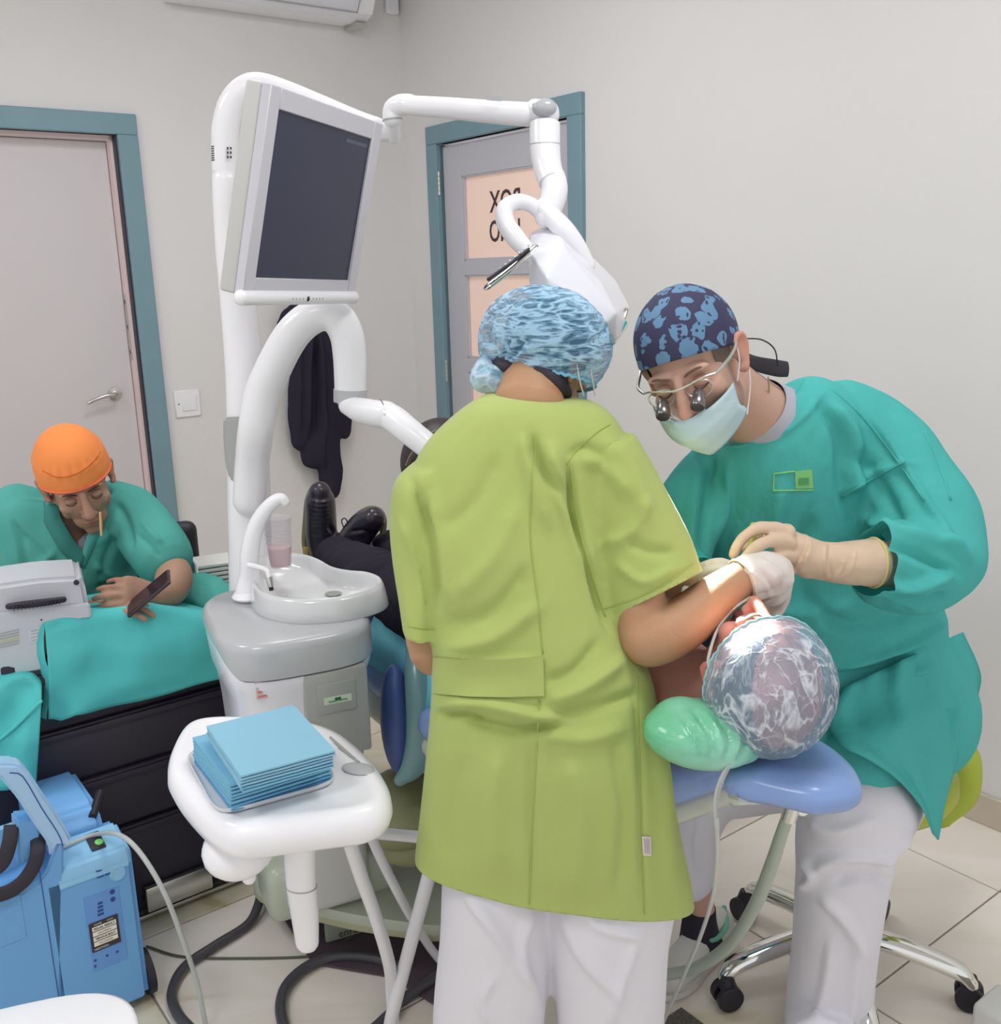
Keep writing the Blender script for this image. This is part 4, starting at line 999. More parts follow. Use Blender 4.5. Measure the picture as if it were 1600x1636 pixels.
for i in range(4):
    zc = dz1 - .0145 - i * .0118
    panel_rect(du0 + wd * .09, du1 - wd * .09, zc - .0048, zc + .0048, M_cream, 'readout', ds, .004, .0006)
    tg = text_g(('EQUAL RESULT', 'RECOMMEND', 'VENOUS BOLT', 'RECOMMEND')[i], .0062 if i % 2 == 0 else .0045, .0001, bold=.0002 if i % 2 == 0 else 0); tg.xf(np.array([U, Z, -W]).T, qm((du0 + du1) / 2, -.005, zc)); part('lettering', tg, M_text, ds, smooth=False)
for s_, sz, uu, zz in (('POWER', .0045, .3, dz1 - .005), ('FLOW', .0045, .72, dz1 - .005), ('NEXTION', .0065, .32, dz0 + .006)):
    tg = text_g(s_, sz, .0001); tg.xf(np.array([U, Z, -W]).T, qm(du0 + wd * uu, -.0045, zz)); part('lettering', tg, M_cream, ds, smooth=False)
for i, (px, py) in enumerate(((179, 1424), (180, 1436))):
    u_, z_ = qf(px, py); part('ring_button', G().lathe(qm(u_, -.0014, z_), [(.0052, 0), (.0052, .0012), (.004, .0012), (.004, .0004)], 18, (U, Z, -W)), M_navy, case)
for i in range(4):
    panel_rect(du0 + wd * (.34 + .02 * i), du0 + wd * .56, dz1 + .010 + i * .0085, dz1 + .0155 + i * .0085, M_navy, 'print_block', case, .0014, .0004)
for px, py in ((152, 1534), (171, 1526), (187, 1520), (152, 1543)):
    u_, z_ = qf(px, py); part('dot_button', G().lathe(qm(u_, -.0012, z_), [(.003, 0), (.003, .001)], 12, (U, Z, -W)), M_navy, case)
for w_ in (.05, .42): part('wheel', G().lathe(qm(.145, w_, .05), [(.03, 0), (.05, .004), (.05, .02), (.03, .024)], 24, (W, Z, U)), M_black, case)
part('slot_recess', G().tube([qm(.10, .10, .432), qm(.135, .16, .452)], .009, 10), M_black, case)

# white round-cornered table corner in the foreground left
wc = Pz(40, 1655, .50)
wt_ = thing('foreground_table', 'white rounded table corner at the bottom left edge', 'table', wc * [1, 1, 0])
e2 = superel(48, .17, .14, 3)
c0 = Pz(70, 1680, .50); c0 = c0 - np.array([.06, .0, 0]) 
def wtr(k, z): return c0 * [1, 1, 0] + np.outer(e2[:, 0] * k, nrm((.95, .3, 0))) + np.outer(e2[:, 1] * k, nrm((-.3, .95, 0))) + Z * z
tz = .52
c0 = Pz(10, 1712, tz)
part('tabletop', G().rings([wtr(.9, tz - .035), wtr(.98, tz - .028), wtr(1, tz - .015), wtr(.985, tz - .003), wtr(.95, tz)]), M_white, wt_, angle=180)
part('stem', G().tube([c0 * [1, 1, 0] + Z * .03, c0 * [1, 1, 0] + Z * (tz - .03)], .022, 16), M_white, wt_)
part('foot', G().lathe(c0 * [1, 1, 0], [(.15, 0), (.15, .015), (.03, .03)], 32), M_white, wt_)

# ================================================================== HOSES AND CABLES
def floortube(pts, r, n=12, sm=8):
    return G().tube([Pz(a, b, z) for a, b, z in pts], r, n, sm, rnd=True)
solo('drain_hose', floortube([(418, 1418, .05), (412, 1448, .03), (395, 1478, .014), (345, 1510, .014), (295, 1545, .014), (275, 1585, .014), (284, 1620, .014), (310, 1650, .014), (330, 1680, .014)], .0115), M_black_hose, 'dark grey hose curving from the chair base to the floor beside the blue case', 'hose', angle=180)
solo('coiled_hose', floortube([(640, 1548, .014), (600, 1532, .014), (540, 1528, .014), (490, 1545, .014), (455, 1580, .014), (450, 1625, .014), (475, 1665, .014), (560, 1668, .014), (622, 1622, .014), (640, 1600, .014), (700, 1560, .014)], .0125), M_black_hose, 'dark grey hose looped in a ring on the floor by the stand legs', 'hose', angle=180)
solo('floor_cable', floortube([(235, 1512, .004), (290, 1528, .004), (380, 1531, .004), (500, 1527, .004), (545, 1508, .004), (575, 1485, .02), (590, 1470, .03)], .0028, 8), mat('dark_green_cable', (84, 88, 76)), 'thin dark cable lying across the tiles in front of the chair base', 'cable')
t = G().tube([qm(.02, .06, .408), P(150, 1334, 1.90), P(188, 1333, 1.84), P(222, 1360, 1.80), P(262, 1425, 1.77), P(295, 1510, 1.77), P(316, 1575, 1.79), Pz(332, 1650, .006), Pz(350, 1700, .006)], .0052, 10, 8, rnd=True)
solo('air_tube', t, M_tube, 'translucent air tube arching from the blue case to the floor', 'tube', angle=180)
t = G().tube([P(1264, 1292, 1.40), P(1250, 1330, 1.42), P(1232, 1385, 1.47), P(1205, 1450, 1.56), P(1165, 1510, 1.67), P(1115, 1545, 1.76), P(1070, 1556, 1.82), P(1000, 1560, 1.86), P(930, 1530, 1.88)], [.0095, .010, .0115, .012, .012, .012, .012, .012, .012], 14, 8)
sh_ = solo('suction_hose', t, M_hose, 'thick grey-green suction hose curving down from the headrest joint', 'hose', angle=180)
part('hose_clamp', G().tube([P(1268, 1284, 1.39), P(1261, 1306, 1.405)], .0125, 14), M_chrome, sh_)
# nasal oxygen tubing
ox = thing('oxygen_tubing', 'thin clear nasal tubing from the patient\'s cheek over the pillow to the floor', 'tube', P(1146, 1315, 1.28))
part('upper_branch', G().tube([P(1205, 1188, 1.31), P(1182, 1205, 1.285), P(1166, 1225, 1.275), P(1152, 1255, 1.275), P(1144, 1290, 1.28), P(1146, 1308, 1.28)], .0022, 8, 8), M_tube, ox)
part('upper_branch', G().tube([P(1200, 1192, 1.315), P(1176, 1210, 1.27), P(1158, 1232, 1.265), P(1146, 1260, 1.268), P(1142, 1290, 1.275), P(1144, 1308, 1.28)], .0022, 8, 8), M_tube, ox)
part('junction', G().tube([P(1145, 1304, 1.28), P(1146, 1322, 1.285)], .004, 10), M_tube, ox)
part('lower_tube', G().tube([P(1146, 1320, 1.285), P(1147, 1370, 1.31), P(1140, 1430, 1.36), P(1118, 1500, 1.45), P(1088, 1570, 1.56), P(1062, 1630, 1.68), Pz(1048, 1670, .01)], .0033, 10, 8), M_tube, ox)
solo('woven_floor_mat', G().box(Pz(1080, 1645, .006), (.11, .07, .008), .002, 2, (U, W, Z)), mat('speckled_dark_mat', (104, 98, 90), rough=.9, var=(140, .6)), 'small dark speckled mat on the floor at the bottom edge', 'mat')
# white box corner lower right
solo('white_floor_box', G().box(Pz(1618, 1645, .05) * [1, 1, 0] + Z * .05, (.1, .12, .1), .01, 3, (U, W, Z)), M_white2, 'white box corner on the floor at the bottom right edge', 'box')

# ================================================================== STOOL
sc = np.array([.715, 1.905, 0])
stool = thing('operator_stool', 'green padded stool with chrome five-arm caster base under the surgeon', 'stool', sc)
M_olive = mat('olive_green_vinyl', (156, 168, 52), rough=.4, bump=[(60, .0004)])
for k in range(5):
    a = math.radians(193 + 72 * k); d = np.array([math.cos(a), math.sin(a), 0]); n_ = np.array([-d[1], d[0], 0])
    arm = part('base_arm', G().tube([sc + Z * .125 + d * .03, sc + Z * .122 + d * .10, sc + Z * .105 + d * .19, sc + Z * .088 + d * .245, sc + Z * .066 + d * .268], [.026, .025, .024, .022, .017], 16, 5, flat=(1.05, .8), up=Z, rnd=True), M_chrome, stool)
    part('arm_cap', G().ell(sc + Z * .108 + d * .235, (.005, .005, .003)), M_steel, arm)
    cs = sc + d * .268 + n_ * .012
    c1 = part('caster', G().tube([cs + Z * .075, cs + Z * .05], [.012, .02], 14), M_black, stool)
    for s_ in (-1, 1):
        part('wheel', G().lathe(cs + n_ * (s_ * .016) - n_ * .010 + Z * .0295, [(.012, 0), (.026, .001), (.029, .004), (.029, .016), (.026, .019), (.012, .02)], 24, (d, Z, n_)), M_black, c1)
part('hub', G().lathe(sc + Z * .09, [(.03, 0), (.034, .01), (.034, .05), (.026, .06)], 24), M_chrome, stool)
part('gas_column', G().tube([sc + Z * .14, sc + Z * .46], .017, 16), M_steel, stool)
part('seat', G().lathe(np.array([.77, 1.98, 0]) + Z * .42, [(.15, 0), (.185, .006), (.2, .03), (.198, .055), (.17, .075), (.1, .08)], 40), M_olive, stool, angle=180)
bp = part('back_pad', G().tube([P(1530, 1180, 2.12), P(1536, 1215, 2.08), P(1528, 1262, 2.02), P(1502, 1302, 1.98)], [.03, .045, .047, .03], 18, 6, rnd=True, flat=(1, .6)), M_olive, stool, angle=180)
part('back_bracket', G().box(P(1533, 1240, 2.12), (.03, .03, .05), .004, 2), M_black, bp)
# ================================================================== PEOPLE: helpers
def ringpx(L, R, d, t, tf=None, n=44, e=2.3, dr=None):
    a = P(L[0], L[1], d); b = P(R[0], R[1], dr or d); X = (b - a) / 2; c = (a + b) / 2; Y = nrm(np.cross(Z, X)); tf = tf or t
    th = np.arange(n) * 2 * math.pi / n; co, si = np.cos(th), np.sin(th)
    co = np.sign(co) * np.abs(co) ** (2 / e); si = np.sign(si) * np.abs(si) ** (2 / e)
    return c + np.outer(co, X) + np.outer(np.where(si < 0, si * t, si * tf), Y)
def smooth_rings(R, k=3):
    A = np.array(R); n, m, _ = A.shape; q = catmull(A.reshape(n, m * 3), k); return list(q.reshape(-1, m, 3))
def limb(g, pts, n=20, sm=5, flat=None, up=None):
    return g.tube([P(a, b, d) for a, b, d, r in pts], [r for a, b, d, r in pts], n, sm, rnd=True, flat=flat, up=up)
class Head:
    def __init__(s, c, F, Uv, k=1.0):
        s.c = np.asarray(c, float); s.U = nrm(Uv); F = np.asarray(F, float); s.F = nrm(F - s.U * F.dot(s.U)); s.L = np.cross(s.U, s.F); s.k = k
        s.ax = np.array([s.L, s.F, s.U])
    def w(s, x, y, z): return s.c + (s.L * x + s.F * y + s.U * z) * s.k
    def loc(s, V): return ((V - s.c) @ s.ax.T) / s.k
    def e(s, g, c, r, tilt=None, n=24, m=14):
        ax = s.ax
        if tilt is not None: 
            R = np.array(Matrix.Rotation(tilt[1], 3, tilt[0])); ax = R @ s.ax
        return g.ell(s.w(*c), np.array(r) * s.k, ax, n, m)
    def build(s, g, big=1.0, cr=.084):
        e = s.e
        e(g, (0, -.014, .045 - (.084 - cr) * .4), (.076, .094, cr), n=32, m=20)
        e(g, (0, .030, -.010), (.062, .062, .088), n=28, m=18)
        e(g, (0, .052, -.075), (.042, .034, .036))
        e(g, (0, .068, -.103), (.024, .018, .016))
        for q in (-1, 1):
            e(g, (q * .048, .008, -.062), (.016, .036, .030)); e(g, (q * .040, .062, -.022), (.022, .020, .020))
            e(g, (q * .028, .080, .026), (.026, .012, .008)); e(g, (q * .011, .101, -.036), (.0095, .010, .008), n=14, m=8)
            # ear: helix rim, lobe, bowl
            pts = [s.w(q * x, y, z) for x, y, z in ((.074, .016, .004), (.080, .014, .020), (.086, .002, .030), (.090, -.012, .024), (.089, -.016, .006), (.085, -.010, -.012), (.080, .004, -.026), (.076, .012, -.024))]
            g.tube(pts, np.array([.0055, .0055, .0055, .0055, .0055, .0055, .008, .006]) * s.k, 10, 4, rnd=True)
            e(g, (q * .077, .0, .002), (.007, .015, .024), n=16, m=10)
            pts = [s.w(q * x, y, z) for x, y, z in ((.083, -.004, .016), (.085, -.008, .004), (.082, -.001, -.010))]; g.tube(pts, .0042 * s.k, 8, 3, rnd=True)
        nz = [(0, .088, .022), (0, .097, .006), (0, .107, -.014), (0, .114, -.030)]
        g.tube([s.w(*p) for p in nz], np.array([.008, .0085, .010, .0125]) * s.k * big, 14, 4, rnd=True)
        e(g, (0, .0935, -.061), (.023, .010, .0062), n=18, m=10); e(g, (0, .0905, -.073), (.019, .010, .0072), n=18, m=10)
        return g
    def sculpt(s, V, N, sock=.008, amt=1):
        q = s.loc(V); off = np.zeros(len(V))
        for x in (-.031, .031):
            d = np.linalg.norm((q - np.array([x, .088, .007])) / np.array([1.25, 1, .85]), axis=1); off += -sock * np.exp(-(d / .0135) ** 2)
        d = np.linalg.norm((q - np.array([0, .108, -.067])) / np.array([3.2, 1.5, .25]), axis=1); off += -.003 * np.exp(-(d / .009) ** 2)
        return V + N * (off * s.k * amt)[:, None]
def tint_skin(me, V, heads):
    """colour marks that belong to the skin: lips, beard shadow, warm ears; stored per vertex"""
    col = np.ones((len(V), 4)); 
    for h, st, warm in heads:
        q = h.loc(V)
        lips = np.exp(-((q[:, 0] / .022) ** 4)) * np.exp(-(((q[:, 2] + .067) / .011) ** 4)) * (q[:, 1] > .075)
        col[:, :3] *= 1 - lips[:, None] * np.array([.08, .32, .28])
        b = np.clip((-.030 - q[:, 2]) / .02, 0, 1) * np.clip((q[:, 1] + .01) / .03, 0, 1) * np.clip((q[:, 2] + .14) / .02, 0, 1) * (np.abs(q[:, 0]) < .075)
        sd = np.clip((np.abs(q[:, 0]) - .05) / .01, 0, 1) * np.clip((q[:, 1] + .0) / .02, 0, 1) * np.clip((.035 - q[:, 1]) / .02, 0, 1) * (q[:, 2] < .02) * (q[:, 2] > -.08)
        b = np.maximum(b * (1 - lips), sd) * st
        col[:, :3] *= 1 - b[:, None] * np.array([.42, .40, .34])
        ear = (np.abs(q[:, 0]) > .078) * (np.linalg.norm(q, axis=1) < .12)
        col[:, :3] *= 1 - ear[:, None] * np.array([0, .18, .18]) * warm
        nose = np.exp(-(np.linalg.norm(q - np.array([0, .112, -.03]), axis=1) / .018) ** 2); col[:, :3] *= 1 - nose[:, None] * np.array([0, .15, .15]) * warm
    at = me.attributes.new('tint', 'FLOAT_COLOR', 'POINT'); at.data.foreach_set('color', col.astype(np.float32).ravel())
def skin_mat(name, c, k=None):
    m = mat(name, c, rough=.5, spec=.35, sss=.12, bump=[(180, .0004)], k=k); nt = m.node_tree; b = nt.nodes['Principled BSDF']
    N = nt.nodes.new; L = nt.links.new; a = N('ShaderNodeAttribute'); a.attribute_name = 'tint'
    mx = N('ShaderNodeMix'); mx.data_type = 'RGBA'; mx.blend_type = 'MULTIPLY'; mx.inputs['Factor'].default_value = 1
    nz = N('ShaderNodeTexNoise'); nz.inputs['Scale'].default_value = 14; tc = N('ShaderNodeTexCoord'); L(tc.outputs['Object'], nz.inputs['Vector'])
    m2 = N('ShaderNodeMix'); m2.data_type = 'RGBA'; cc = rgb(*c, k=k); m2.inputs['A'].default_value = cc; m2.inputs['B'].default_value = (cc[0] * .96, cc[1] * .86, cc[2] * .84, 1)
    L(nz.outputs['Fac'], m2.inputs['Factor']); L(m2.outputs['Result'], mx.inputs['A']); L(a.outputs['Color'], mx.inputs['B']); L(mx.outputs['Result'], b.inputs['Base Color'])
    return m
def body_part(g, m, root, heads=(), vox=.0045, it=3, sock=.008, name='body'):
    g = remesh(g, vox, it, .5); V = g.V()
    for h, st, warm in heads: V = h.sculpt(V, g.nn, sock)
    g.v = [V]; o = part(name, g, m, root, angle=180); tint_skin(o.data, V, heads); return o, g
def cut(g, co, no):
    bm = bmesh.new(); vs = [bm.verts.new(v) for v in g.V()]
    for f in g.f:
        try: bm.faces.new([vs[i] for i in f])
        except ValueError: pass
    bmesh.ops.bisect_plane(bm, geom=bm.verts[:] + bm.edges[:] + bm.faces[:], dist=1e-6, plane_co=Vector(co), plane_no=Vector(no), clear_inner=True)
    bm.verts.index_update(); r = G().add([v.co[:] for v in bm.verts], [tuple(v.index for v in f.verts) for f in bm.faces]); bm.free(); return r
def cut_open(g, co, no, rad):
    """trim a sleeve or hem with a plane, only near the given place, leaving an open cloth edge"""
    bm = bmesh.new(); vs = [bm.verts.new(v) for v in g.V()]
    for f in g.f: bm.faces.new([vs[i] for i in f])
    co = Vector(co); fs = [f for f in bm.faces if (f.calc_center_median() - co).length < rad]
    ge = list({v for f in fs for v in f.verts}) + list({e for f in fs for e in f.edges}) + fs
    bmesh.ops.bisect_plane(bm, geom=ge, dist=1e-6, plane_co=co, plane_no=Vector(no), clear_outer=True)
    bm.verts.index_update(); r = G().add([v.co[:] for v in bm.verts], [tuple(v.index for v in f.verts) for f in bm.faces]); bm.free(); return r
def cut_stub(g, co, no, sx, lo_, deep, rad):
    """take off the closed end of a sleeve: split along the plane, then drop only the faces of the stub"""
    bm = bmesh.new(); vs = [bm.verts.new(v) for v in g.V()]
    for f in g.f: bm.faces.new([vs[i] for i in f])
    fs = [f for f in bm.faces if (f.calc_center_median() - Vector(co)).length < rad + .03]
    bmesh.ops.bisect_plane(bm, geom=list({v for f in fs for v in f.verts}) + list({e for f in fs for e in f.edges}) + fs, dist=1e-6, plane_co=Vector(co), plane_no=Vector(no))
    dele = []
    for f in bm.faces:
        c = f.calc_center_median() - Vector(co); a = c.dot(Vector(no))
        if 0 < a < deep and c.length < rad and c.dot(Vector(sx)) > lo_: dele.append(f)
    bmesh.ops.delete(bm, geom=dele, context='FACES'); bm.verts.index_update()
    r = G().add([v.co[:] for v in bm.verts], [tuple(v.index for v in f.verts) for f in bm.faces]); bm.free(); return r
def edge_tube(g, co, no, r, n=150, ruf=.0035):
    V = g.V(); d = (V - co) @ no; E = V[np.abs(d) < 1e-4]; c = E.mean(0)
    X = nrm(np.cross(no, [0, .3, 1])); Y = np.cross(no, X); a = np.arctan2((E - c) @ Y, (E - c) @ X); k = np.argsort(a); a = a[k]; E = E[k]
    q = np.linspace(-math.pi, math.pi, n, endpoint=False); rad = np.interp(q, a, np.linalg.norm(E - c, axis=1), period=2 * math.pi)
    pts = [c + (X * math.cos(t) + Y * math.sin(t)) * (r_ + .001) + no * ruf * math.sin(i * 1.9) * .5 for i, (t, r_) in enumerate(zip(q, rad))]
    return G().tube(pts, r, 6, closed=True)
def refold(g, specs):
    me = mesh_of('t', g.V(), g.f); n = len(me.vertices); nn = np.empty(n * 3); me.vertices.foreach_get('normal', nn); V = np.empty(n * 3); me.vertices.foreach_get('co', V)
    r = G(); r.add(folds(V.reshape(-1, 3), nn.reshape(-1, 3), specs), [tuple(p.vertices) for p in me.polygons]); bpy.data.meshes.remove(me); return r
def hand(g, wrist, fdir, back_n, thumb_side, k=1.0, curl=(.5, .6, .4), spread=.06, tcurl=.4, curls=None, thin=1.0):
    """palm, four jointed fingers of different length and a thumb leaving the side of the palm"""
    Y = nrm(fdir); N_ = np.asarray(back_n, float); N_ = nrm(N_ - Y * N_.dot(Y)); X = np.cross(Y, N_) * thumb_side
    wq = lambda x, y, z: wrist + (X * x + Y * y + N_ * z) * k
    g.tube([wq(0, -.02, 0), wq(0, .012, 0), wq(0, .04, .001), wq(0, .075, .0), wq(0, .090, -.002)], np.array([.026, .030, .039, .041, .036]) * k, 20, 4, flat=(1, .40), up=np.cross(Y, X) if False else N_ * 0 + X, rnd=True) if False else None
    R = []
    for y, a, b in ((-.03, .025, .021), (0, .027, .019), (.03, .036, .018), (.06, .042, .0165), (.085, .043, .014), (.097, .038, .010)):
        th = np.arange(20) * 2 * math.pi / 20; R.append(wq(0, y, 0) + np.outer(np.cos(th) * a * k, X) + np.outer(np.sin(th) * b * k, N_))
    g.rings(R)
    roots = [(.031, .088), (.0105, .094), (-.0105, .090), (-.030, .081)]; lens = [.072, .080, .074, .058]; rr = [.0092, .0094, .0088, .0078]
    for i in range(4):
        cu = curls[i] if curls else curl
        p = wq(roots[i][0], roots[i][1], -.001); sp = spread * (1.5 - i) ; d = Y * math.cos(sp) + X * math.sin(sp); nn = N_.copy(); pts = [p - d * .012 * k, p]; 
        for seg, an in zip((.46, .30, .24), cu):
            ca, sa = math.cos(an), math.sin(an); d2 = d * ca - nn * sa; nn = nn * ca + d * sa; d = d2; p = p + d * lens[i] * seg * k; pts.append(p)
        r = rr[i] * k * thin; q = catmull(np.array(pts), 3)
        g.tube(q, np.linspace(r * 1.08, r * .82, len(q)), 12, rnd=True)
    p = wq(.026, .018, -.006); d = nrm(X * .75 + Y * .62 - N_ * .35); pts = [wq(.01, .005, -.003), p]
    for ln, an in ((.036, 0), (.030, tcurl), (.024, tcurl * .7)):
        d = nrm(d * math.cos(an) + nrm(Y * .75 - X * .6 - N_ * .3) * math.sin(an)); p = p + d * ln * k; pts.append(p)
    q = catmull(np.array(pts), 3); g.tube(q, np.interp(np.linspace(0, 1, len(q)), [0, .25, .6, 1], np.array([.017, .014, .0105, .0088]) * k * thin), 12, rnd=True)
    return g
def shoe(root, heel, d, m_up, m_sole, L_=.27, name='shoe', trim=None):
    d = nrm(d * [1, 1, 0]); n_ = np.array([-d[1], d[0], 0])
    R = []
    for t, a, h, zc in ((0, .018, .03, .05), (.03, .030, .05, .055), (.08, .034, .055, .06), (.12, .036, .05, .055), (.17, .043, .034, .045), (.22, .043, .027, .040), (.255, .033, .022, .036), (.27, .014, .014, .032)):
        th = np.arange(20) * 2 * math.pi / 20; R.append(heel + d * (t * L_ / .27) + np.outer(np.cos(th) * a, n_) + np.outer(np.sin(th) * h, Z) + Z * zc)
    s = part(name, G().rings(smooth_rings(R, 3)), m_up, root, angle=180)
    R = []
    out = [(0, .016), (.02, .030), (.08, .034), (.13, .036), (.19, .046), (.23, .042), (.26, .028), (.275, .010)]
    poly = [(t * L_ / .27, a) for t, a in out] + [(t * L_ / .27, -a) for t, a in out[::-1]]
    part('sole', G().prism(poly, .026, heel + Z * .0, (d, n_, Z), .006, 2), m_sole, s)
    if trim: part('trim', G().tube([heel + d * .015 + Z * .095, heel + d * .06 + n_ * .034 + Z * .085, heel + d * .12 + n_ * .036 + Z * .085, heel + d * .125 + n_ * .0 + Z * .098], .006, 10, 4, rnd=True), trim, s)
    return s
def netmat(name, c_lo, c_hi, a_lo, a_hi, scale, stretch, rot=(0, 0, 0), dist=1.0, sharp=9.0):
    m = bpy.data.materials.new(name); m.use_nodes = True; nt = m.node_tree; b = nt.nodes['Principled BSDF']; N = nt.nodes.new; L = nt.links.new
    tc = N('ShaderNodeTexCoord'); mp = N('ShaderNodeMapping'); mp.inputs['Scale'].default_value = stretch; mp.inputs['Rotation'].default_value = rot; L(tc.outputs['Object'], mp.inputs['Vector'])
    def ridge(sc, seed):
        n1 = N('ShaderNodeTexNoise'); n1.noise_dimensions = '4D'; n1.inputs['W'].default_value = seed; n1.inputs['Scale'].default_value = sc; n1.inputs['Detail'].default_value = 1.5; n1.inputs['Distortion'].default_value = dist; L(mp.outputs[0], n1.inputs['Vector'])
        a = N('ShaderNodeMath'); a.operation = 'SUBTRACT'; a.inputs[1].default_value = .5; L(n1.outputs['Fac'], a.inputs[0])
        c = N('ShaderNodeMath'); c.operation = 'ABSOLUTE'; L(a.outputs[0], c.inputs[0])
        d = N('ShaderNodeMath'); d.operation = 'MULTIPLY_ADD'; d.inputs[1].default_value = -sharp; d.inputs[2].default_value = 1; d.use_clamp = True; L(c.outputs[0], d.inputs[0]); return d
    r1 = ridge(scale, 0); r2 = ridge(scale * 1.9, 3)
    mu = N('ShaderNodeMath'); mu.operation = 'MULTIPLY_ADD'; mu.inputs[1].default_value = .5; mu.use_clamp = True; L(r2.outputs[0], mu.inputs[0]); L(r1.outputs[0], mu.inputs[2])
    mx = N('ShaderNodeMix'); mx.data_type = 'RGBA'; mx.inputs['A'].default_value = rgb(*c_lo); mx.inputs['B'].default_value = rgb(*c_hi); L(mu.outputs[0], mx.inputs['Factor']); L(mx.outputs['Result'], b.inputs['Base Color'])
    ma = N('ShaderNodeMapRange'); ma.inputs['To Min'].default_value = a_lo; ma.inputs['To Max'].default_value = a_hi; L(mu.outputs[0], ma.inputs['Value']); L(ma.outputs[0], b.inputs['Alpha'])
    bu = N('ShaderNodeBump'); bu.inputs['Distance'].default_value = .002; L(mu.outputs[0], bu.inputs['Height']); L(bu.outputs[0], b.inputs['Normal'])
    b.inputs['Roughness'].default_value = .8; b.inputs['Specular IOR Level'].default_value = .15
    return m

M_skinW = skin_mat('skin_tan', (170, 134, 104)); M_skinD = skin_mat('skin_fair', (188, 154, 138)); M_skinP = skin_mat('skin_rosy', (184, 132, 118)); M_skinM = skin_mat('skin_olive', (166, 134, 114))
LID = {}
for _n, _c in (('tan', (170, 134, 104)), ('fair', (180, 142, 124)), ('rosy', (184, 132, 118)), ('olive', (156, 122, 102))): LID[_n] = mat('eyelid_' + _n, _c, rough=.5)
M_hair = mat('dark_hair', (44, 36, 44), rough=.5, bump=[(60, .002, (1, 1, .2))])
M_hairb = mat('brown_grey_hair', (104, 92, 84), rough=.7, bump=[(300, .001)])
M_mask = mat('pale_aqua_mask', (182, 206, 212), rough=.8, spec=.2, trans=.1, bump=[(40, .0008, (1, 1, 4))])
M_loop = mat('white_elastic', (206, 200, 200), rough=.6)
M_lime = mat('lime_scrub_cotton', (160, 173, 101), rough=.85, spec=.15, sheen=.15, bump=[(7, .012, (1, 1, .5)), (420, .0003)])
M_limed = mat('lime_scrub_seam', (154, 168, 96), rough=.85, spec=.15)
M_wtr = mat('white_trousers', (194, 192, 199), rough=.85, spec=.15, bump=[(7, .007, (1, 1, .35)), (400, .0002)], k=.70)
M_gown = mat('teal_surgical_gown', (84, 184, 180), rough=.8, spec=.2, trans=.22, bump=[(9, .018, (1, 1, .5)), (30, .005, (1, 1, .6)), (300, .0003)])
M_cyan = mat('turquoise_cuff', (70, 196, 196), rough=.8, spec=.2, trans=.2)
M_scrub = mat('teal_scrub_cotton', (82, 158, 150), rough=.9, spec=.12, bump=[(10, .010, (1, 1, .5)), (300, .0003)])
M_gloveD = mat('cream_latex', (200, 176, 152), rough=.45, spec=.35, bump=[(35, .0015, (1, 1, 1)), (16, .003)])
M_gloveW = mat('white_latex', (206, 198, 192), rough=.45, spec=.35, bump=[(30, .002), (14, .004)])
M_lash = mat('dark_lash', (60, 44, 44), rough=.8)
M_shirt = mat('lavender_grey_shirt', (168, 168, 180), rough=.9)
M_undersh = mat('white_undershirt', (204, 204, 212), rough=.9)
M_ptr = mat('black_jersey', (44, 40, 52), rough=.9, spec=.15, bump=[(14, .008)])
M_boot = mat('black_boot_leather', (42, 38, 50), rough=.3, coat=.35)
M_bsole = mat('olive_boot_sole', (122, 116, 88), rough=.6)
M_sock = mat('black_sock', (40, 36, 48), rough=.9)
def face_bits(h, root, lids=True, brow=M_lash, bs=1.0):
    for q in (-1, 1):
        if lids:
            e = part('eyelid', h.e(G(), (q * .031, .0795, .004), (.0145, .0105, .0095)), SK[root.name], root, angle=180)
            pts = [h.w(q * x, y, z) for x, y, z in ((.019, .0865, -.001), (.026, .0905, -.0045), (.034, .0895, -.005), (.043, .084, -.001))]
            part('eyelash', G().tube(pts, .0011 * h.k, 6, 4), M_lash, e)
        pts = [h.w(q * x, y, z) for x, y, z in ((.013, .0925, .022), (.024, .0945, .028), (.036, .091, .030), (.048, .080, .024))]
        part('eyebrow', G().tube(pts, np.array([.0025, .004, .0038, .0018]) * h.k * bs, 8, 4, flat=(1, .6)), brow, root)
SK = {}

# ================================================================== WOMAN IN LIME TUNIC
wl = P(880, 1640, 1.42)
wom = thing('person', 'person seen from behind in lime green tunic, white trousers and sheer blue hair net', 'person', (wl[0], wl[1], 0))
SK[wom.name] = LID['tan']
hW = Head(P(866, 586, 1.655), (.43, .47, -.77), (.50, .59, .63), .86)
g = G(); hW.build(g)
limb(g, [(865, 590, 1.66, .052), (848, 615, 1.62, .05), (845, 650, 1.59, .06)], 20)
for pts in ([(848, 670, 1.60, .05), (830, 800, 1.57, .075), (865, 1000, 1.50, .07), (880, 1200, 1.44, .075)],
            [(800, 720, 1.585, .04), (712, 765, 1.575, .036), (672, 860, 1.54, .034), (674, 960, 1.485, .033), (686, 1030, 1.46, .034), (705, 1042, 1.48, .034), (800, 1000, 1.68, .028)],
            [(900, 710, 1.60, .04), (960, 740, 1.585, .04), (1005, 850, 1.515, .040), (1022, 950, 1.455, .039), (1024, 1003, 1.432, .037), (1030, 1026, 1.415, .036), (1054, 1020, 1.415, .040), (1100, 990, 1.44, .041), (1150, 950, 1.475, .035), (1195, 920, 1.495, .028), (1225, 915, 1.51, .026)]):
    limb(g, pts, 22)
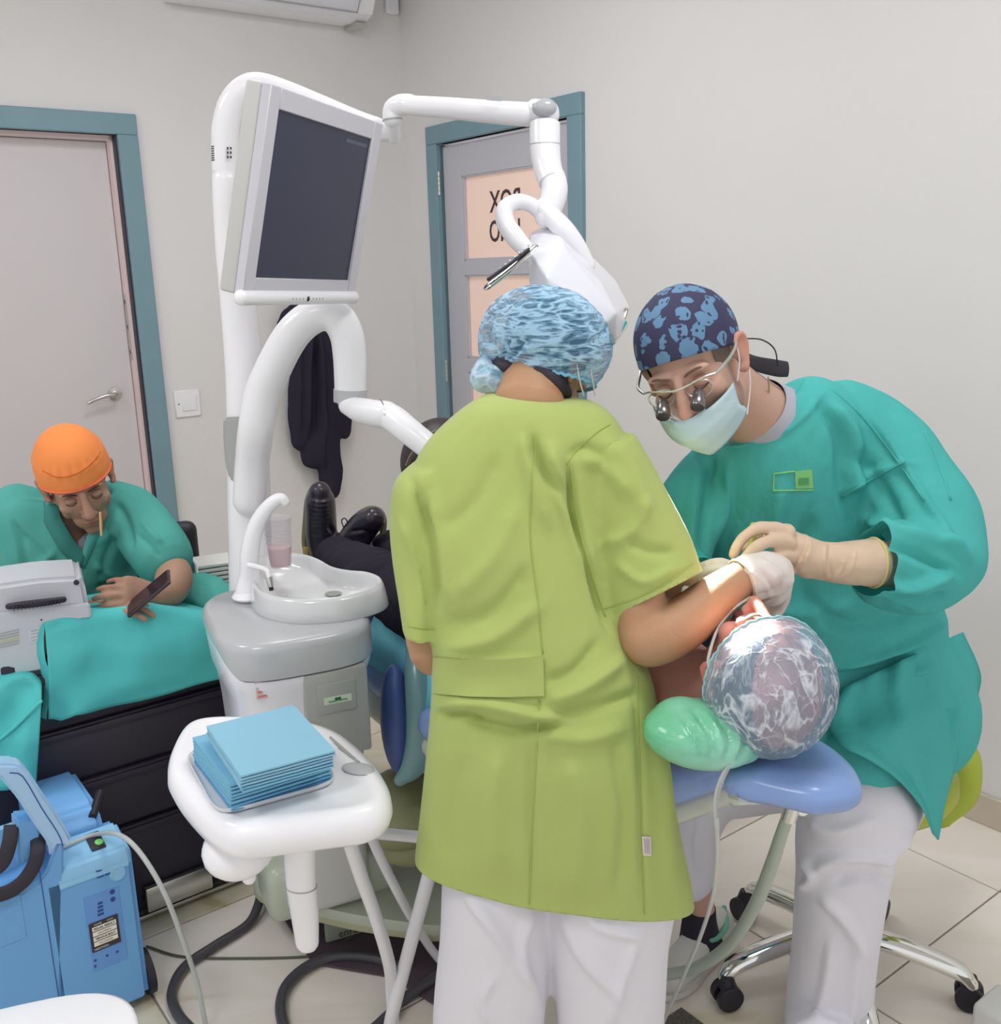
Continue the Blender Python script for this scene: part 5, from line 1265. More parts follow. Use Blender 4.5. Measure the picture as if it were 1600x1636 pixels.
for s_ in (-1, 1):
    hp_ = P(880 + s_ * 95, 1350, 1.42); kn_ = P(880 + s_ * 95, 1636, 1.41); an_ = np.array([kn_[0], 1.46, .08])
    g.tube([P(880 + s_ * 60, 1230, 1.42), hp_, kn_, (kn_ + an_) / 2, an_], [.08, .075, .052, .05, .035], 20, 4, rnd=True)
hand(g, P(800, 1000, 1.68), (.4, .9, 0), (0, 0, 1), 1)
body_part(g, M_skinW, wom, [(hW, 0, 1)], .005)
face_bits(hW, wom)
# hair under the net and at the nape
g = hW.e(G(), (0, -.022, .042), (.084, .094, .084)); g.ell(P(884, 598, 1.62), (.026, .03, .024)).ell(P(812, 584, 1.64), (.03, .04, .022))
g.tube([P(858, 592, 1.585), P(884, 610, 1.592), P(905, 628, 1.61)], [.012, .022, .012], 14, 4, rnd=True)
part('hair', remesh(g, .006, 3), M_hair, wom, angle=180)
# tunic
R = [ringpx((806, 634), (884, 634), 1.595, .050), ringpx((778, 633), (925, 637), 1.592, .068), ringpx((735, 654), (965, 652), 1.585, .085), ringpx((692, 694), (992, 684), 1.578, .100), ringpx((664, 738), (998, 728), 1.57, .112),
     ringpx((650, 800), (985, 800), 1.555, .122), ringpx((650, 870), (975, 870), 1.53, .126), ringpx((662, 950), (985, 950), 1.50, .122), ringpx((682, 1020), (1015, 1020), 1.47, .115),
     ringpx((690, 1080), (1040, 1080), 1.45, .112), ringpx((688, 1140), (1052, 1140), 1.435, .112), ringpx((683, 1200), (1064, 1200), 1.42, .112), ringpx((675, 1270), (1078, 1275), 1.41, .110), ringpx((668, 1330), (1090, 1345), 1.40, .103, .12),
     ringpx((664, 1366), (1100, 1395), 1.395, .096, .12), ringpx((664, 1410), (1107, 1445), 1.385, .090, .12), ringpx((664, 1460), (1110, 1490), 1.38, .085, .12)]
g = G().rings(smooth_rings(R, 3))
g2 = G()
limb(g2, [(930, 715, 1.575, .065), (968, 735, 1.565, .082), (1000, 800, 1.535, .088), (1022, 860, 1.50, .087), (1042, 915, 1.475, .084)], 24)
# sleeve end ring (open looking)
SL = P(973, 985, 1.455); SR = P(1120, 912, 1.485)
def sleeve(center_pts, endL, endR, th, d0):
    R = []
    return R
sr = []
for (a, b, d, d2, t) in [((905, 745), (1012, 690), 1.57, 1.56, .075), ((912, 800), (1048, 748), 1.55, 1.54, .080), ((928, 860), (1078, 806), 1.52, 1.52, .078), ((948, 925), (1102, 860), 1.485, 1.50, .072), ((972, 986), (1121, 912), 1.455, 1.485, .068), ((1006, 1004), (1138, 944), 1.445, 1.47, .060)]:
    sr.append(ringpx(a, b, d, t, t * .9, 36, 2.1, dr=d2))
g3 = G().rings(smooth_rings(sr, 4))
sl_ = [ringpx((655, 745), (735, 735), 1.565, .075, .08, 30, 2.1), ringpx((632, 770), (712, 775), 1.545, .07, .07, 30, 2.1), ringpx((624, 830), (700, 835), 1.52, .062, .06, 30, 2.1), ringpx((627, 900), (697, 905), 1.49, .055, .06, 30, 2.1), ringpx((636, 965), (697, 970), 1.46, .05, .05, 30, 2.1), ringpx((644, 1013), (698, 1020), 1.44, .045, .05, 30, 2.1)]
g4 = G().rings(smooth_rings(sl_, 4))
for q in (g3, g4): g.merge(q)
g = remesh(g, .005, 6, .6)
lf = [([(905, 738), (916, 800), (930, 870), (955, 950), (975, 1010)], 7, -.016), ([(880, 700), (890, 770), (922, 850), (948, 930)], 14, .012), ([(848, 690), (862, 740), (905, 800), (935, 880)], 9, -.012),
      ([(835, 690), (850, 760), (880, 850)], 12, .008), ([(905, 730), (940, 715), (985, 760)], 8, -.006), ([(925, 735), (970, 745), (1010, 800)], 12, .008), ([(955, 700), (1000, 740), (1050, 850)], 14, .007),
      ([(700, 1050), (780, 1056), (868, 1052)], 6, .006), ([(695, 1128), (770, 1124), (850, 1142), (915, 1150)], 10, .013), ([(745, 1150), (820, 1166), (900, 1158)], 9, -.013), ([(700, 1145), (740, 1140), (770, 1155)], 7, -.009),
      ([(860, 1170), (930, 1180), (1000, 1160)], 14, .009), ([(872, 1120), (930, 1100), (1000, 1050)], 12, .010), ([(880, 1145), (950, 1130), (1030, 1105)], 10, -.008), ([(870, 1090), (920, 1070), (960, 1020)], 10, -.007),
      ([(700, 1040), (790, 1020), (870, 960)], 14, .008), ([(700, 1000), (790, 975), (850, 900)], 14, -.008), ([(720, 960), (790, 890), (830, 800)], 16, .006), ([(700, 850), (760, 800), (800, 720)], 14, -.005),
      ([(655, 760), (690, 860), (700, 980)], 8, -.010), ([(640, 830), (665, 900), (680, 990)], 6, .006), ([(690, 780), (705, 880), (715, 970)], 10, .006),
      ([(800, 1190), (790, 1290), (798, 1400)], 16, .007), ([(850, 1180), (846, 1300), (850, 1440)], 7, -.004), ([(905, 1200), (930, 1300), (920, 1440)], 18, .006), ([(980, 1180), (1000, 1300), (990, 1440)], 12, -.006), ([(740, 1200), (720, 1300), (715, 1390)], 18, -.006),
      ([(1015, 1090), (1024, 1250), (1030, 1450)], 6, -.004), ([(1045, 1120), (1062, 1250), (1075, 1420)], 12, .006), ([(1000, 860), (1040, 880), (1085, 880)], 9, -.006), ([(985, 900), (1030, 930), (1090, 900)], 8, .006), ([(960, 870), (1010, 850), (1040, 790)], 10, .006)]
V = folds(g.V(), g.nn, lf); V = noise_disp(V, g.nn, .006, 9, (1, 1, .7)); 
# slightly lifted hem with real cloth edge: inset underside
g.v = [V]
sa_, sb_ = P(972, 986, 1.455), P(1121, 912, 1.485); sx = nrm(sb_ - sa_); dn = (P(1053, 960, 1.46) - P(1030, 900, 1.48)); dn = nrm(dn - sx * dn.dot(sx)); g = cut_stub(g, (sa_ + sb_) / 2, dn, sx, -.052, .06, .13)
ha_, hb2 = P(664, 1374, 1.39), P(1104, 1438, 1.39); hx = nrm(hb2 - ha_); hn = nrm(np.cross(hx, nrm((.02, -1, .06)))); hn = hn if hn[2] < 0 else -hn; g = cut_open(g, (ha_ + hb2) / 2, hn, .34)
tun = part('tunic', g, M_lime, wom, angle=180); bt = bvh_of(g); md = tun.modifiers.new('t', 'SOLIDIFY'); md.thickness = .003
bel = strip_on(bt, [[(691, 1050), (740, 1054), (800, 1054), (868, 1050)], [(692, 1068), (780, 1074), (869, 1070)], [(692, 1090), (780, 1096), (869, 1094)], [(693, 1108), (750, 1113), (810, 1114), (870, 1112)]], .007, .005, 24)
part('half_belt', bel, M_lime, tun, angle=50)
for pl in ([(852, 692), (850, 760), (848, 860), (860, 960), (868, 1045)], [(862, 1118), (855, 1250), (850, 1350), (846, 1445)], [(912, 745), (918, 800), (932, 870), (956, 950), (968, 985)], [(1018, 1080), (1022, 1200), (1026, 1330), (1030, 1460)], [(905, 742), (925, 716), (955, 690), (975, 678)], [(966, 972), (1010, 958), (1060, 934), (1108, 900)], [(652, 1000), (675, 1004), (695, 1005)]):
    q = line_on(bt, pl, .0011, .0006)
    if q: part('seam', q, M_limed, tun, angle=180)
pk_ = strip_on(bt, [[(1028, 1158), (1050, 1158), (1066, 1156)], [(1030, 1172), (1052, 1172), (1070, 1170)]], .003, .003, 8)
if pk_: part('pocket_edge', pk_, M_lime, tun, angle=50)
lb_ = strip_on(bt, [[(1026, 1336), (1040, 1337)], [(1027, 1352), (1041, 1353)], [(1028, 1367), (1041, 1368)]], .003, .002, 6)
lbo = part('care_label', lb_, M_redlab, tun, smooth=False)
for x_ in (1031, 1034.5, 1038):
    q = line_on(bt, [(x_ - 1, 1340), (x_ + .5, 1364)], .0006, .0046)
    if q: part('print_line', q, M_grey, lbo)
# trousers
def leggs(cols, n=36):
    return [ringpx(a, b, d, t, t, n, 2.1) for a, b, d, t in cols]
g = G().rings(smooth_rings(leggs([((712, 1330), (872, 1330), 1.41, .085), ((706, 1420), (876, 1420), 1.405, .09), ((703, 1500), (878, 1500), 1.41, .088), ((697, 1580), (876, 1580), 1.415, .085), ((692, 1660), (872, 1660), 1.42, .083)]), 4))
g.rings(smooth_rings(leggs([((872, 1330), (1080, 1330), 1.41, .095), ((868, 1430), (1080, 1430), 1.405, .095), ((876, 1500), (1068, 1500), 1.41, .09), ((884, 1580), (1062, 1580), 1.415, .088), ((886, 1660), (1056, 1660), 1.42, .085)]), 4))
g.ell(P(890, 1320, 1.42), (.17, .09, .09))
for xp in (785, 970):
    k_ = P(xp, 1650, 1.42); g.tube([k_, (k_ + np.array([k_[0], 1.46, .10])) / 2, np.array([k_[0], 1.47, .04])], [.082, .078, .072], 24, 3)
g = remesh(g, .006, 6, .5)
V = folds(g.V(), g.nn, [([(740, 1420), (800, 1500), (850, 1580)], 10, .010), ([(855, 1440), (835, 1520), (862, 1620)], 9, .008), ([(930, 1440), (960, 1480), (1040, 1500)], 9, .008), ([(900, 1440), (930, 1520), (1000, 1600)], 11, .009), ([(1020, 1500), (990, 1580), (975, 1640)], 8, .008), ([(790, 1560), (770, 1600), (780, 1640)], 8, .006)])
V = noise_disp(V, g.nn, .007, 8, (1, 1, .5)); g.v = [V]
part('trousers', g, M_wtr, wom, angle=180)
for xp in (785, 970): shoe(wom, np.array([P(xp, 1650, 1.42)[0], 1.42, 0]), np.array([.1, 1, 0]), M_white2, M_white, .25)
# sheer hair net
M_netW = netmat('sheer_blue_net', (104, 160, 200), (162, 200, 224), .34, .84, 26, (.55, .8, 1.9), (0, .35, .2), 1.4, 10)
g = G().ell((0, 0, 0), (1, 1, 1), n=110, m=70); V = g.V(); th = np.arctan2(V[:, 1], V[:, 0])
ruf = 1 + .010 * np.sin(th * 30 + 4 * V[:, 2]) * np.clip(1 - np.abs(V[:, 2]) * .6, .2, 1) + .03 * np.array([noise.noise(Vector((a[0] * 3, a[1] * 3, a[2] * 4))) for a in V])
g.v = [(V * ruf[:, None] * np.array([.120, .102, .088])) @ hW.ax + hW.w(.007, -.020, .040)]
g = cut(g, hW.w(0, -.085, -.078), nrm(hW.U - hW.F * .62)); EW = edge_tube(g, hW.w(0, -.085, -.078), nrm(hW.U - hW.F * .62), .0030)
g = refold(g, [([(803 + 4 * math.cos(a), 588 - 4 * math.sin(a)), (803 + L_ * .5 * math.cos(a), 588 - L_ * .5 * math.sin(a)), (803 + L_ * math.cos(a), 588 - L_ * math.sin(a))], 3.2, .004 if i % 2 else -.003) for i, (a, L_) in enumerate([(-.2 + k * .27, 55 + 12 * (k % 3)) for k in range(11)])])
g2 = g
net = part('hair_net', g, M_netW, wom, angle=180)
# gathered knot and pouch at the left
g = remesh(G().ell(P(788, 604, 1.63), (.038, .04, .024)).ell(P(774, 596, 1.64), (.020, .03, .03)), .004, 3); g.v = [noise_disp(g.V(), g.nn, .006, 40)]
part('net_pouch', g, netmat('sheer_pale_net', (150, 196, 222), (190, 212, 228), .4, .8, 30, (1, 1, 1)), net, angle=180)
part('elastic_band', EW, mat('blue_elastic', (120, 180, 208), rough=.8), net, angle=180)
# mask loops at the ear
part('mask_loop', G().tube([P(922, 580, 1.575), P(926, 605, 1.585), P(933, 632, 1.60)], .0012, 6, 3), M_loop, wom)
part('mask_loop', G().tube([P(944, 588, 1.59), P(948, 612, 1.60), P(951, 632, 1.61)], .0012, 6, 3), M_loop, wom)
mg = []
def mask_grid(h, nn=22, mm=14):
    rows = []
    for j in range(mm):
        v = j / (mm - 1); row = []
        for i in range(nn):
            a = (-1 + 2 * i / (nn - 1)) * 1.25; sd = abs(a) / 1.25
            z = (-.036 + .012 * sd) * (1 - v) + (-.128 + .035 * sd) * v
            y = .022 + .101 * math.cos(a) ** .9 - .040 * max(0, v - .55) / .45 + .012 * math.exp(-((v - .28) / .25) ** 2) * math.cos(a) ** 4
            x = .0745 * math.sin(a) * (1 - .10 * v)
            pl = .0016 * math.sin(v * 22) * (1 - sd * .4)
            row.append(h.w(x, y + pl, z))
        rows.append(row)
    return np.array(rows)
g = G().sheet(mask_grid(hW)); o = part('face_mask', g, M_mask, wom, angle=180); md = o.modifiers.new('t', 'SOLIDIFY'); md.thickness = .0015
# right glove
g = G(); g.tube([P(1186, 930, 1.492), P(1205, 922, 1.50), P(1228, 918, 1.515), P(1244, 925, 1.525)], [.036, .0375, .037, .034], 24, 5)
g.ell(P(1236, 932, 1.53), (.032, .03, .036))
for pts in ([(1252, 932, 1.55, .0105), (1254, 955, 1.57, .010), (1246, 975, 1.575, .009), (1236, 985, 1.57, .008)], [(1240, 940, 1.565, .0105), (1240, 962, 1.585, .010), (1232, 980, 1.585, .009), (1222, 988, 1.575, .008)],
            [(1225, 940, 1.57, .010), (1222, 962, 1.59, .0095), (1214, 978, 1.59, .0085), (1206, 984, 1.58, .008)], [(1212, 938, 1.57, .009), (1206, 956, 1.585, .0085), (1200, 970, 1.585, .0075)],
            [(1222, 915, 1.545, .012), (1206, 906, 1.57, .011), (1190, 908, 1.585, .0095), (1178, 916, 1.59, .0085)]): limb(g, pts, 12)
g = remesh(g, .003, 3)
V = folds(g.V(), g.nn, [([(1180, 905), (1215, 925), (1232, 955)], 3, .003), ([(1200, 893), (1225, 920), (1240, 950)], 3, -.003), ([(1215, 890), (1245, 915), (1252, 945)], 3, .0025), ([(1195, 960), (1225, 958), (1250, 945)], 3, .003), ([(1205, 950), (1235, 945), (1250, 930)], 3, -.0025)])
g.v = [noise_disp(V, g.nn, .003, 45)]
gl = part('glove', g, M_gloveW, wom, angle=180)
ring_c = P(1186, 930, 1.492); td = nrm(P(1205, 922, 1.50) - ring_c); ux = nrm(np.cross(td, Z)); uy = np.cross(td, ux)
part('glove_cuff', G().tube([ring_c + (ux * math.cos(t) + uy * math.sin(t)) * .0365 for t in np.linspace(0, 2 * math.pi, 33)[:-1]], .0022, 8, closed=True), mat('cuff_edge', (204, 196, 176), rough=.5), gl, angle=180)

# ================================================================== SURGEON IN TEAL GOWN
den = thing('person', 'seated person in translucent teal gown, patterned navy cap, mask and loupes, working on the patient', 'person', (.78, 1.9, 0))
SK[den.name] = LID['fair']
hD = Head(P(1109, 584, 1.66), camdir(-.35, -.55, .76), camdir(-.45, .83, .40), 1.0)
g = G(); hD.build(g, big=1.1, cr=.074)
limb(g, [(1130, 600, 1.69, .058), (1178, 640, 1.75, .060), (1225, 680, 1.81, .072), (1240, 720, 1.85, .10)], 24)
for pts in ([(1245, 740, 1.86, .12), (1290, 880, 1.92, .13), (1350, 1050, 1.98, .13), (1380, 1170, 2.0, .13)],
            [(1300, 670, 1.86, .06), (1385, 720, 1.83, .06), (1450, 800, 1.76, .05), (1480, 880, 1.69, .045), (1440, 900, 1.64, .042), (1380, 900, 1.60, .034), (1320, 898, 1.585, .029), (1290, 896, 1.58, .027)],
            [(1180, 740, 1.86, .05), (1112, 800, 1.82, .036), (1080, 860, 1.755, .038), (1062, 920, 1.68, .040), (1085, 925, 1.64, .034), (1115, 925, 1.60, .026)],
            [(1380, 1190, 2.0, .10), (1400, 1270, 1.85, .085), (1365, 1300, 1.72, .065), (1340, 1440, 1.71, .055), (1325, 1600, 1.75, .042), (1318, 1680, 1.77, .036)],
            [(1360, 1190, 2.03, .10), (1220, 1230, 2.0, .075), (1130, 1262, 1.97, .045), (1110, 1340, 1.96, .038), (1113, 1410, 1.96, .035), (1120, 1450, 1.965, .031), (1122, 1490, 1.97, .034)]):
    limb(g, pts, 22)
body_part(g, M_skinD, den, [(hD, .75, 1)], .004, 2)
face_bits(hD, den, brow=mat('brown_brow', (112, 86, 78), rough=.8), bs=.9)
# sideburn and hair edge
g = hD.e(G(), (0, -.014, .034), (.0785, .097, .080), n=40, m=26); g = cut(g, hD.w(0, 0, .0), nrm(hD.U - hD.F * .15)); g = cut(g, hD.w(0, .052, 0), -hD.F)
part('hair', g, M_hairb, den, angle=180)
# cap
def capmat():
    m = bpy.data.materials.new('navy_printed_cotton'); m.use_nodes = True; nt = m.node_tree; b = nt.nodes['Principled BSDF']; N = nt.nodes.new; L = nt.links.new
    tc = N('ShaderNodeTexCoord'); nz = N('ShaderNodeTexNoise'); nz.inputs['Scale'].default_value = 30; L(tc.outputs['Object'], nz.inputs['Vector'])
    ad = N('ShaderNodeMix'); ad.data_type = 'RGBA'; ad.inputs['Factor'].default_value = .03; L(tc.outputs['Object'], ad.inputs['A']); L(nz.outputs['Color'], ad.inputs['B'])
    vo = N('ShaderNodeTexVoronoi'); vo.inputs['Scale'].default_value = 32; vo.inputs['Randomness'].default_value = .75; L(ad.outputs['Result'], vo.inputs['Vector'])
    v2 = N('ShaderNodeTexVoronoi'); v2.inputs['Scale'].default_value = 95; L(ad.outputs['Result'], v2.inputs['Vector'])
    r1 = N('ShaderNodeMath'); r1.operation = 'LESS_THAN'; r1.inputs[1].default_value = .46; L(vo.outputs['Distance'], r1.inputs[0])
    r2 = N('ShaderNodeMath'); r2.operation = 'GREATER_THAN'; r2.inputs[1].default_value = .30; L(v2.outputs['Distance'], r2.inputs[0])
    mu = N('ShaderNodeMath'); mu.operation = 'MULTIPLY'; L(r1.outputs[0], mu.inputs[0]); L(r2.outputs[0], mu.inputs[1])
    mx = N('ShaderNodeMix'); mx.data_type = 'RGBA'; mx.inputs['A'].default_value = rgb(48, 46, 76); mx.inputs['B'].default_value = rgb(88, 124, 156); L(mu.outputs[0], mx.inputs['Factor']); L(mx.outputs['Result'], b.inputs['Base Color'])
    b.inputs['Roughness'].default_value = .8; return m
g = G().ell((0, 0, 0), (1, 1, 1), n=72, m=44); V = g.V(); ph = np.arctan2(V[:, 1], V[:, 0])
V = V * (1 + .010 * np.sin(ph * 9) * (1 - V[:, 2] ** 2))[:, None] * np.array([.084, .106, .095])
g.v = [V @ hD.ax + hD.w(0, -.010, .038)]
g = cut(g, hD.w(0, .085, .050), nrm(hD.U - hD.F * .42))
cp = part('surgical_cap', g, capmat(), den, angle=180); md = cp.modifiers.new('t', 'SOLIDIFY'); md.thickness = .002
# mask
g = G().sheet(mask_grid(hD)); mk = part('face_mask', g, M_mask, den, angle=180); md = mk.modifiers.new('t', 'SOLIDIFY'); md.thickness = .0016
part('nose_wire', G().tube([hD.w(x, y, z) for x, y, z in ((-.03, .108, -.034), (-.012, .122, -.036), (0, .1245, -.036), (.012, .122, -.036), (.03, .108, -.034))], .0016, 6, 4), M_mask, mk)
for a, b in (((.0735, .045, -.028), (.081, .006, .026)), ((.066, .040, -.092), (.084, -.014, -.012))):
    mid = (np.array(a) + np.array(b)) / 2 + np.array([.006, 0, 0]); part('mask_loop', G().tube([hD.w(*a), hD.w(*mid), hD.w(*b)], .0013, 6, 4), M_loop, mk)
# loupes
lo_ = part('loupes', G().tube([hD.w(x, y, z) for x, y, z in ((-.062, .092, .014), (-.045, .104, .018), (-.020, .110, .014), (0, .112, .012), (.020, .110, .014), (.045, .104, .018), (.062, .092, .014))], .0016, 8, 5), M_steel, den)
for q in (-1, 1):
    part('temple', G().tube([hD.w(q * .062, .092, .014), hD.w(q * .076, .070, .018), hD.w(q * .083, .030, .020), hD.w(q * .084, .005, .026)], [.0022, .0028, .0028, .002], 8, 4), M_steel, lo_)
    rimp = [hD.w(q * (.032 + .022 * math.cos(t)), .108 - .006 * abs(math.cos(t)), .002 + .015 * math.sin(t)) for t in np.linspace(0, 2 * math.pi, 25)[:-1]]
    part('lens_rim', G().tube(rimp, .0012, 6, closed=True), M_steel, lo_)
    n0 = hD.w(q * .031, .106, -.002); dv = nrm(hD.F * .9 - hD.U * .42 - hD.L * q * .06); ax = np.array([nrm(np.cross(dv, Z)), np.cross(dv, nrm(np.cross(dv, Z))), dv])
    b_ = part('loupe_barrel', G().lathe(n0, [(.008, 0), (.0095, .003), (.0105, .016), (.0118, .020), (.0118, .030), (.0108, .032)], 24, ax), mat('dark_steel', (120, 118, 118), rough=.25, metal=.8), lo_)
    part('loupe_lens', G().lathe(n0, [(.0102, .0305), (.0102, .0325), (.004, .0335)], 20, ax), M_dark, b_)
part('cable', G().tube([P(1166, 541, 1.62), P(1190, 541, 1.63), P(1218, 543, 1.66), P(1238, 558, 1.70), P(1243, 584, 1.73)], .0013, 6, 6), M_black, lo_)
part('strap', G().tube([P(1162, 552, 1.64), P(1180, 566, 1.69), P(1205, 580, 1.725), P(1240, 588, 1.745), P(1258, 590, 1.76)], [.006, .010, .013, .015, .014], 14, 5, flat=(.35, 1), up=Z), M_black, lo_)
part('necklace', G().tube([P(1228, 602, 1.70), P(1229, 625, 1.715), P(1224, 645, 1.735)], .0016, 6, 6), mat('gold_chain', (200, 180, 140), rough=.3, metal=.8), den)
# shirt collar
g = G().tube([P(1190, 650, 1.77), P(1220, 672, 1.80), P(1245, 705, 1.84), P(1255, 740, 1.86)], [.062, .076, .105, .13], 28, 4, up=Z)
g = remesh(g, .005, 3); g = cut(g, P(1200, 650, 1.78), nrm(P(1255, 735, 1.86) - P(1195, 655, 1.77)))
part('shirt', g, M_shirt, den, angle=180)
# gown
R = [ringpx((1165, 712), (1283, 606), 1.81, .055, .07), ringpx((1128, 716), (1318, 606), 1.825, .085, .10), ringpx((1098, 736), (1368, 636), 1.84, .11), ringpx((1084, 775), (1405, 700), 1.855, .125), ringpx((1080, 830), (1420, 790), 1.87, .135), ringpx((1085, 900), (1440, 880), 1.89, .14),
     ringpx((1105, 970), (1500, 960), 1.915, .145), ringpx((1150, 1030), (1510, 1020), 1.94, .145), ringpx((1190, 1085), (1545, 1075), 1.96, .15), ringpx((1215, 1135), (1560, 1125), 1.97, .155), ringpx((1240, 1180), (1540, 1180), 1.97, .15), ringpx((1260, 1215), (1500, 1225), 1.97, .13)]
g = G().rings(smooth_rings(R, 3))
limb(g, [(1345, 680, 1.85, .085), (1400, 712, 1.835, .090), (1450, 775, 1.78, .088), (1483, 840, 1.72, .092), (1492, 890, 1.665, .084), (1460, 905, 1.635, .082), (1425, 900, 1.615, .072), (1402, 899, 1.606, .060), (1370, 899, 1.597, .056), (1350, 899, 1.59, .055)], 26)
g.ell(P(1440, 925, 1.64), (.085, .07, .055)); g.ell(P(1500, 900, 1.68), (.065, .07, .075))
limb(g, [(1140, 770, 1.83, .07), (1105, 810, 1.79, .068), (1085, 870, 1.735, .066), (1082, 905, 1.69, .058)], 24)
# lap and skirt
limb(g, [(1400, 1130, 1.96, .13), (1385, 1185, 1.84, .115), (1365, 1215, 1.76, .095)], 26)
def slab(pts, y0, y1, th):
    w = [hit(a, b, np.array([0, y, 0.]), np.array([0, 1., 0])) for a, b, y in pts]; w = np.array(w); c = w.mean(0)
    n0 = len(w); gg = G(); F_ = np.concatenate([w - [0, th / 2, 0], w + [0, th / 2, 0], [c - [0, th / 2, 0], c + [0, th / 2, 0]]])
    Fc = [(i, (i + 1) % n0, 2 * n0) for i in range(n0)] + [(n0 + (i + 1) % n0, n0 + i, 2 * n0 + 1) for i in range(n0)] + [(i, n0 + i, n0 + (i + 1) % n0, (i + 1) % n0) for i in range(n0)]
    return gg.add(F_, Fc)
g = remesh(g, .0055, 6, .55)
gf = [([(1120, 722), (1108, 800), (1098, 890)], 8, .008), ([(1140, 720), (1130, 800), (1122, 880)], 7, -.008), ([(1165, 725), (1160, 800), (1150, 870)], 8, .006), ([(1300, 630), (1340, 700), (1345, 770), (1365, 840)], 9, -.008), ([(1325, 640), (1365, 710), (1368, 790)], 12, .010),
      ([(1345, 790), (1400, 755), (1470, 740)], 7, .006), ([(1390, 660), (1430, 720), (1480, 800), (1530, 870)], 7, .008), ([(1360, 720), (1400, 770), (1450, 860)], 14, -.008), ([(1380, 830), (1440, 850), (1545, 880)], 9, .010), ([(1380, 860), (1450, 880), (1540, 920)], 8, -.010),
      ([(1400, 930), (1460, 940), (1530, 915)], 8, .010), ([(1420, 950), (1470, 965), (1520, 950)], 7, -.008), ([(1500, 850), (1530, 880), (1550, 900)], 7, .008), ([(1330, 1068), (1400, 1050), (1470, 1020), (1520, 985)], 6, .009), ([(1330, 1080), (1410, 1068), (1500, 1020)], 6, -.008), ([(1340, 1100), (1420, 1088), (1500, 1060)], 7, .009), ([(1330, 1128), (1400, 1120), (1480, 1090)], 9, -.012),
      ([(1340, 1150), (1420, 1150), (1530, 1120)], 9, .008), ([(1460, 1150), (1475, 1210), (1490, 1300)], 7, .008), ([(1490, 1140), (1500, 1200), (1500, 1290)], 7, -.008), ([(1525, 1100), (1522, 1170), (1508, 1250)], 6, .007), ([(1400, 1160), (1440, 1200), (1475, 1260)], 7, .006),
      ([(1250, 760), (1240, 850), (1235, 940)], 14, .007), ([(1300, 820), (1280, 900), (1290, 980)], 14, -.007), ([(1200, 960), (1280, 980), (1400, 960)], 12, .006), ([(1240, 700), (1290, 660), (1320, 620)], 6, .004), ([(1290, 960), (1360, 1000), (1460, 980)], 12, -.008)]
V = folds(g.V(), g.nn, [(a, b, c * 1.3) for a, b, c in gf]); g.v = [noise_disp(V, g.nn, .007, 10)]
g = cut_open(g, P(1392, 899, 1.604), nrm(P(1380, 897, 1.598) - P(1425, 900, 1.617)), .10)
gw = part('gown', g, M_gown, den, angle=180); bg_ = bvh_of(g)
q = line_on(bg_, [(1128, 700), (1165, 714), (1205, 706), (1245, 672), (1284, 608)], .0035, 0); part('neck_binding', q, M_gown, gw, angle=180)
for pl in ([(1330, 622), (1380, 668), (1430, 730), (1478, 800)], [(1345, 795), (1400, 762), (1445, 738)], [(1478, 690), (1500, 740), (1520, 800)]):
    q = line_on(bg_, pl, .0022, 0)
    if q: part('seam', q, M_gown, gw, angle=180)
A1 = catmull(np.array([(1345, 1100, 1.80), (1322, 1150, 1.74), (1345, 1190, 1.655), (1385, 1212, 1.635), (1432, 1244, 1.66), (1472, 1288, 1.66), (1490, 1332, 1.69)], float), 5)
B1_ = catmull(np.array([(1540, 1010, 1.93), (1567, 1072, 1.94), (1564, 1110, 1.92), (1546, 1165, 1.88), (1526, 1230, 1.80), (1510, 1290, 1.74), (1501, 1342, 1.70)], float), 5)
rows = []
for i in range(len(A1)):
    row = []
    for j in range(26):
        t = j / 25; a_, b_, d_ = A1[i] * (1 - t) + B1_[i] * t; v_ = i / (len(A1) - 1)
        d_ -= .075 * math.sin(math.pi * t) * (1 - v_) ** .7 + (1 - v_) * (.012 * math.sin(t * 15 + v_ * 3) + .006 * math.sin(t * 29))
        row.append(P(a_, b_, d_))
    rows.append(row)
sk_ = part('gown_skirt', G().sheet(np.array(rows)), M_gown, gw, angle=180); md = sk_.modifiers.new('t', 'SOLIDIFY'); md.thickness = .003
M_badge = mat('green_badge', (126, 190, 120), rough=.7)
bd = part('badge', strip_on(bg_, [[(1271, 753), (1298, 750)], [(1271, 767), (1299, 765)], [(1272, 781), (1300, 780)]], .002, .002, 8), M_badge, gw, smooth=False)
q = strip_on(bg_, [[(1277, 764), (1293, 763)], [(1277, 775), (1293, 774)]], .004, .0015, 6); part('emblem', q, mat('badge_print', (80, 150, 96), rough=.7), bd, smooth=False)
for x0_, y0_, x1_, y1_ in ((1237, 757, 1270, 753), (1237, 757, 1236, 783), (1236, 784, 1300, 783)):
    q = line_on(bg_, [(x0_, y0_), (x1_, y1_)], .0012, .001)
    if q: part('pocket_print', q, mat('lime_outline', (140, 200, 110), rough=.7), gw)
# cuffs
part('cuff', G().tube([P(1082, 905, 1.69), P(1100, 918, 1.655), P(1118, 925, 1.63)], [.054, .046, .038], 24, 4, caps=False), M_cyan, gw, angle=60)
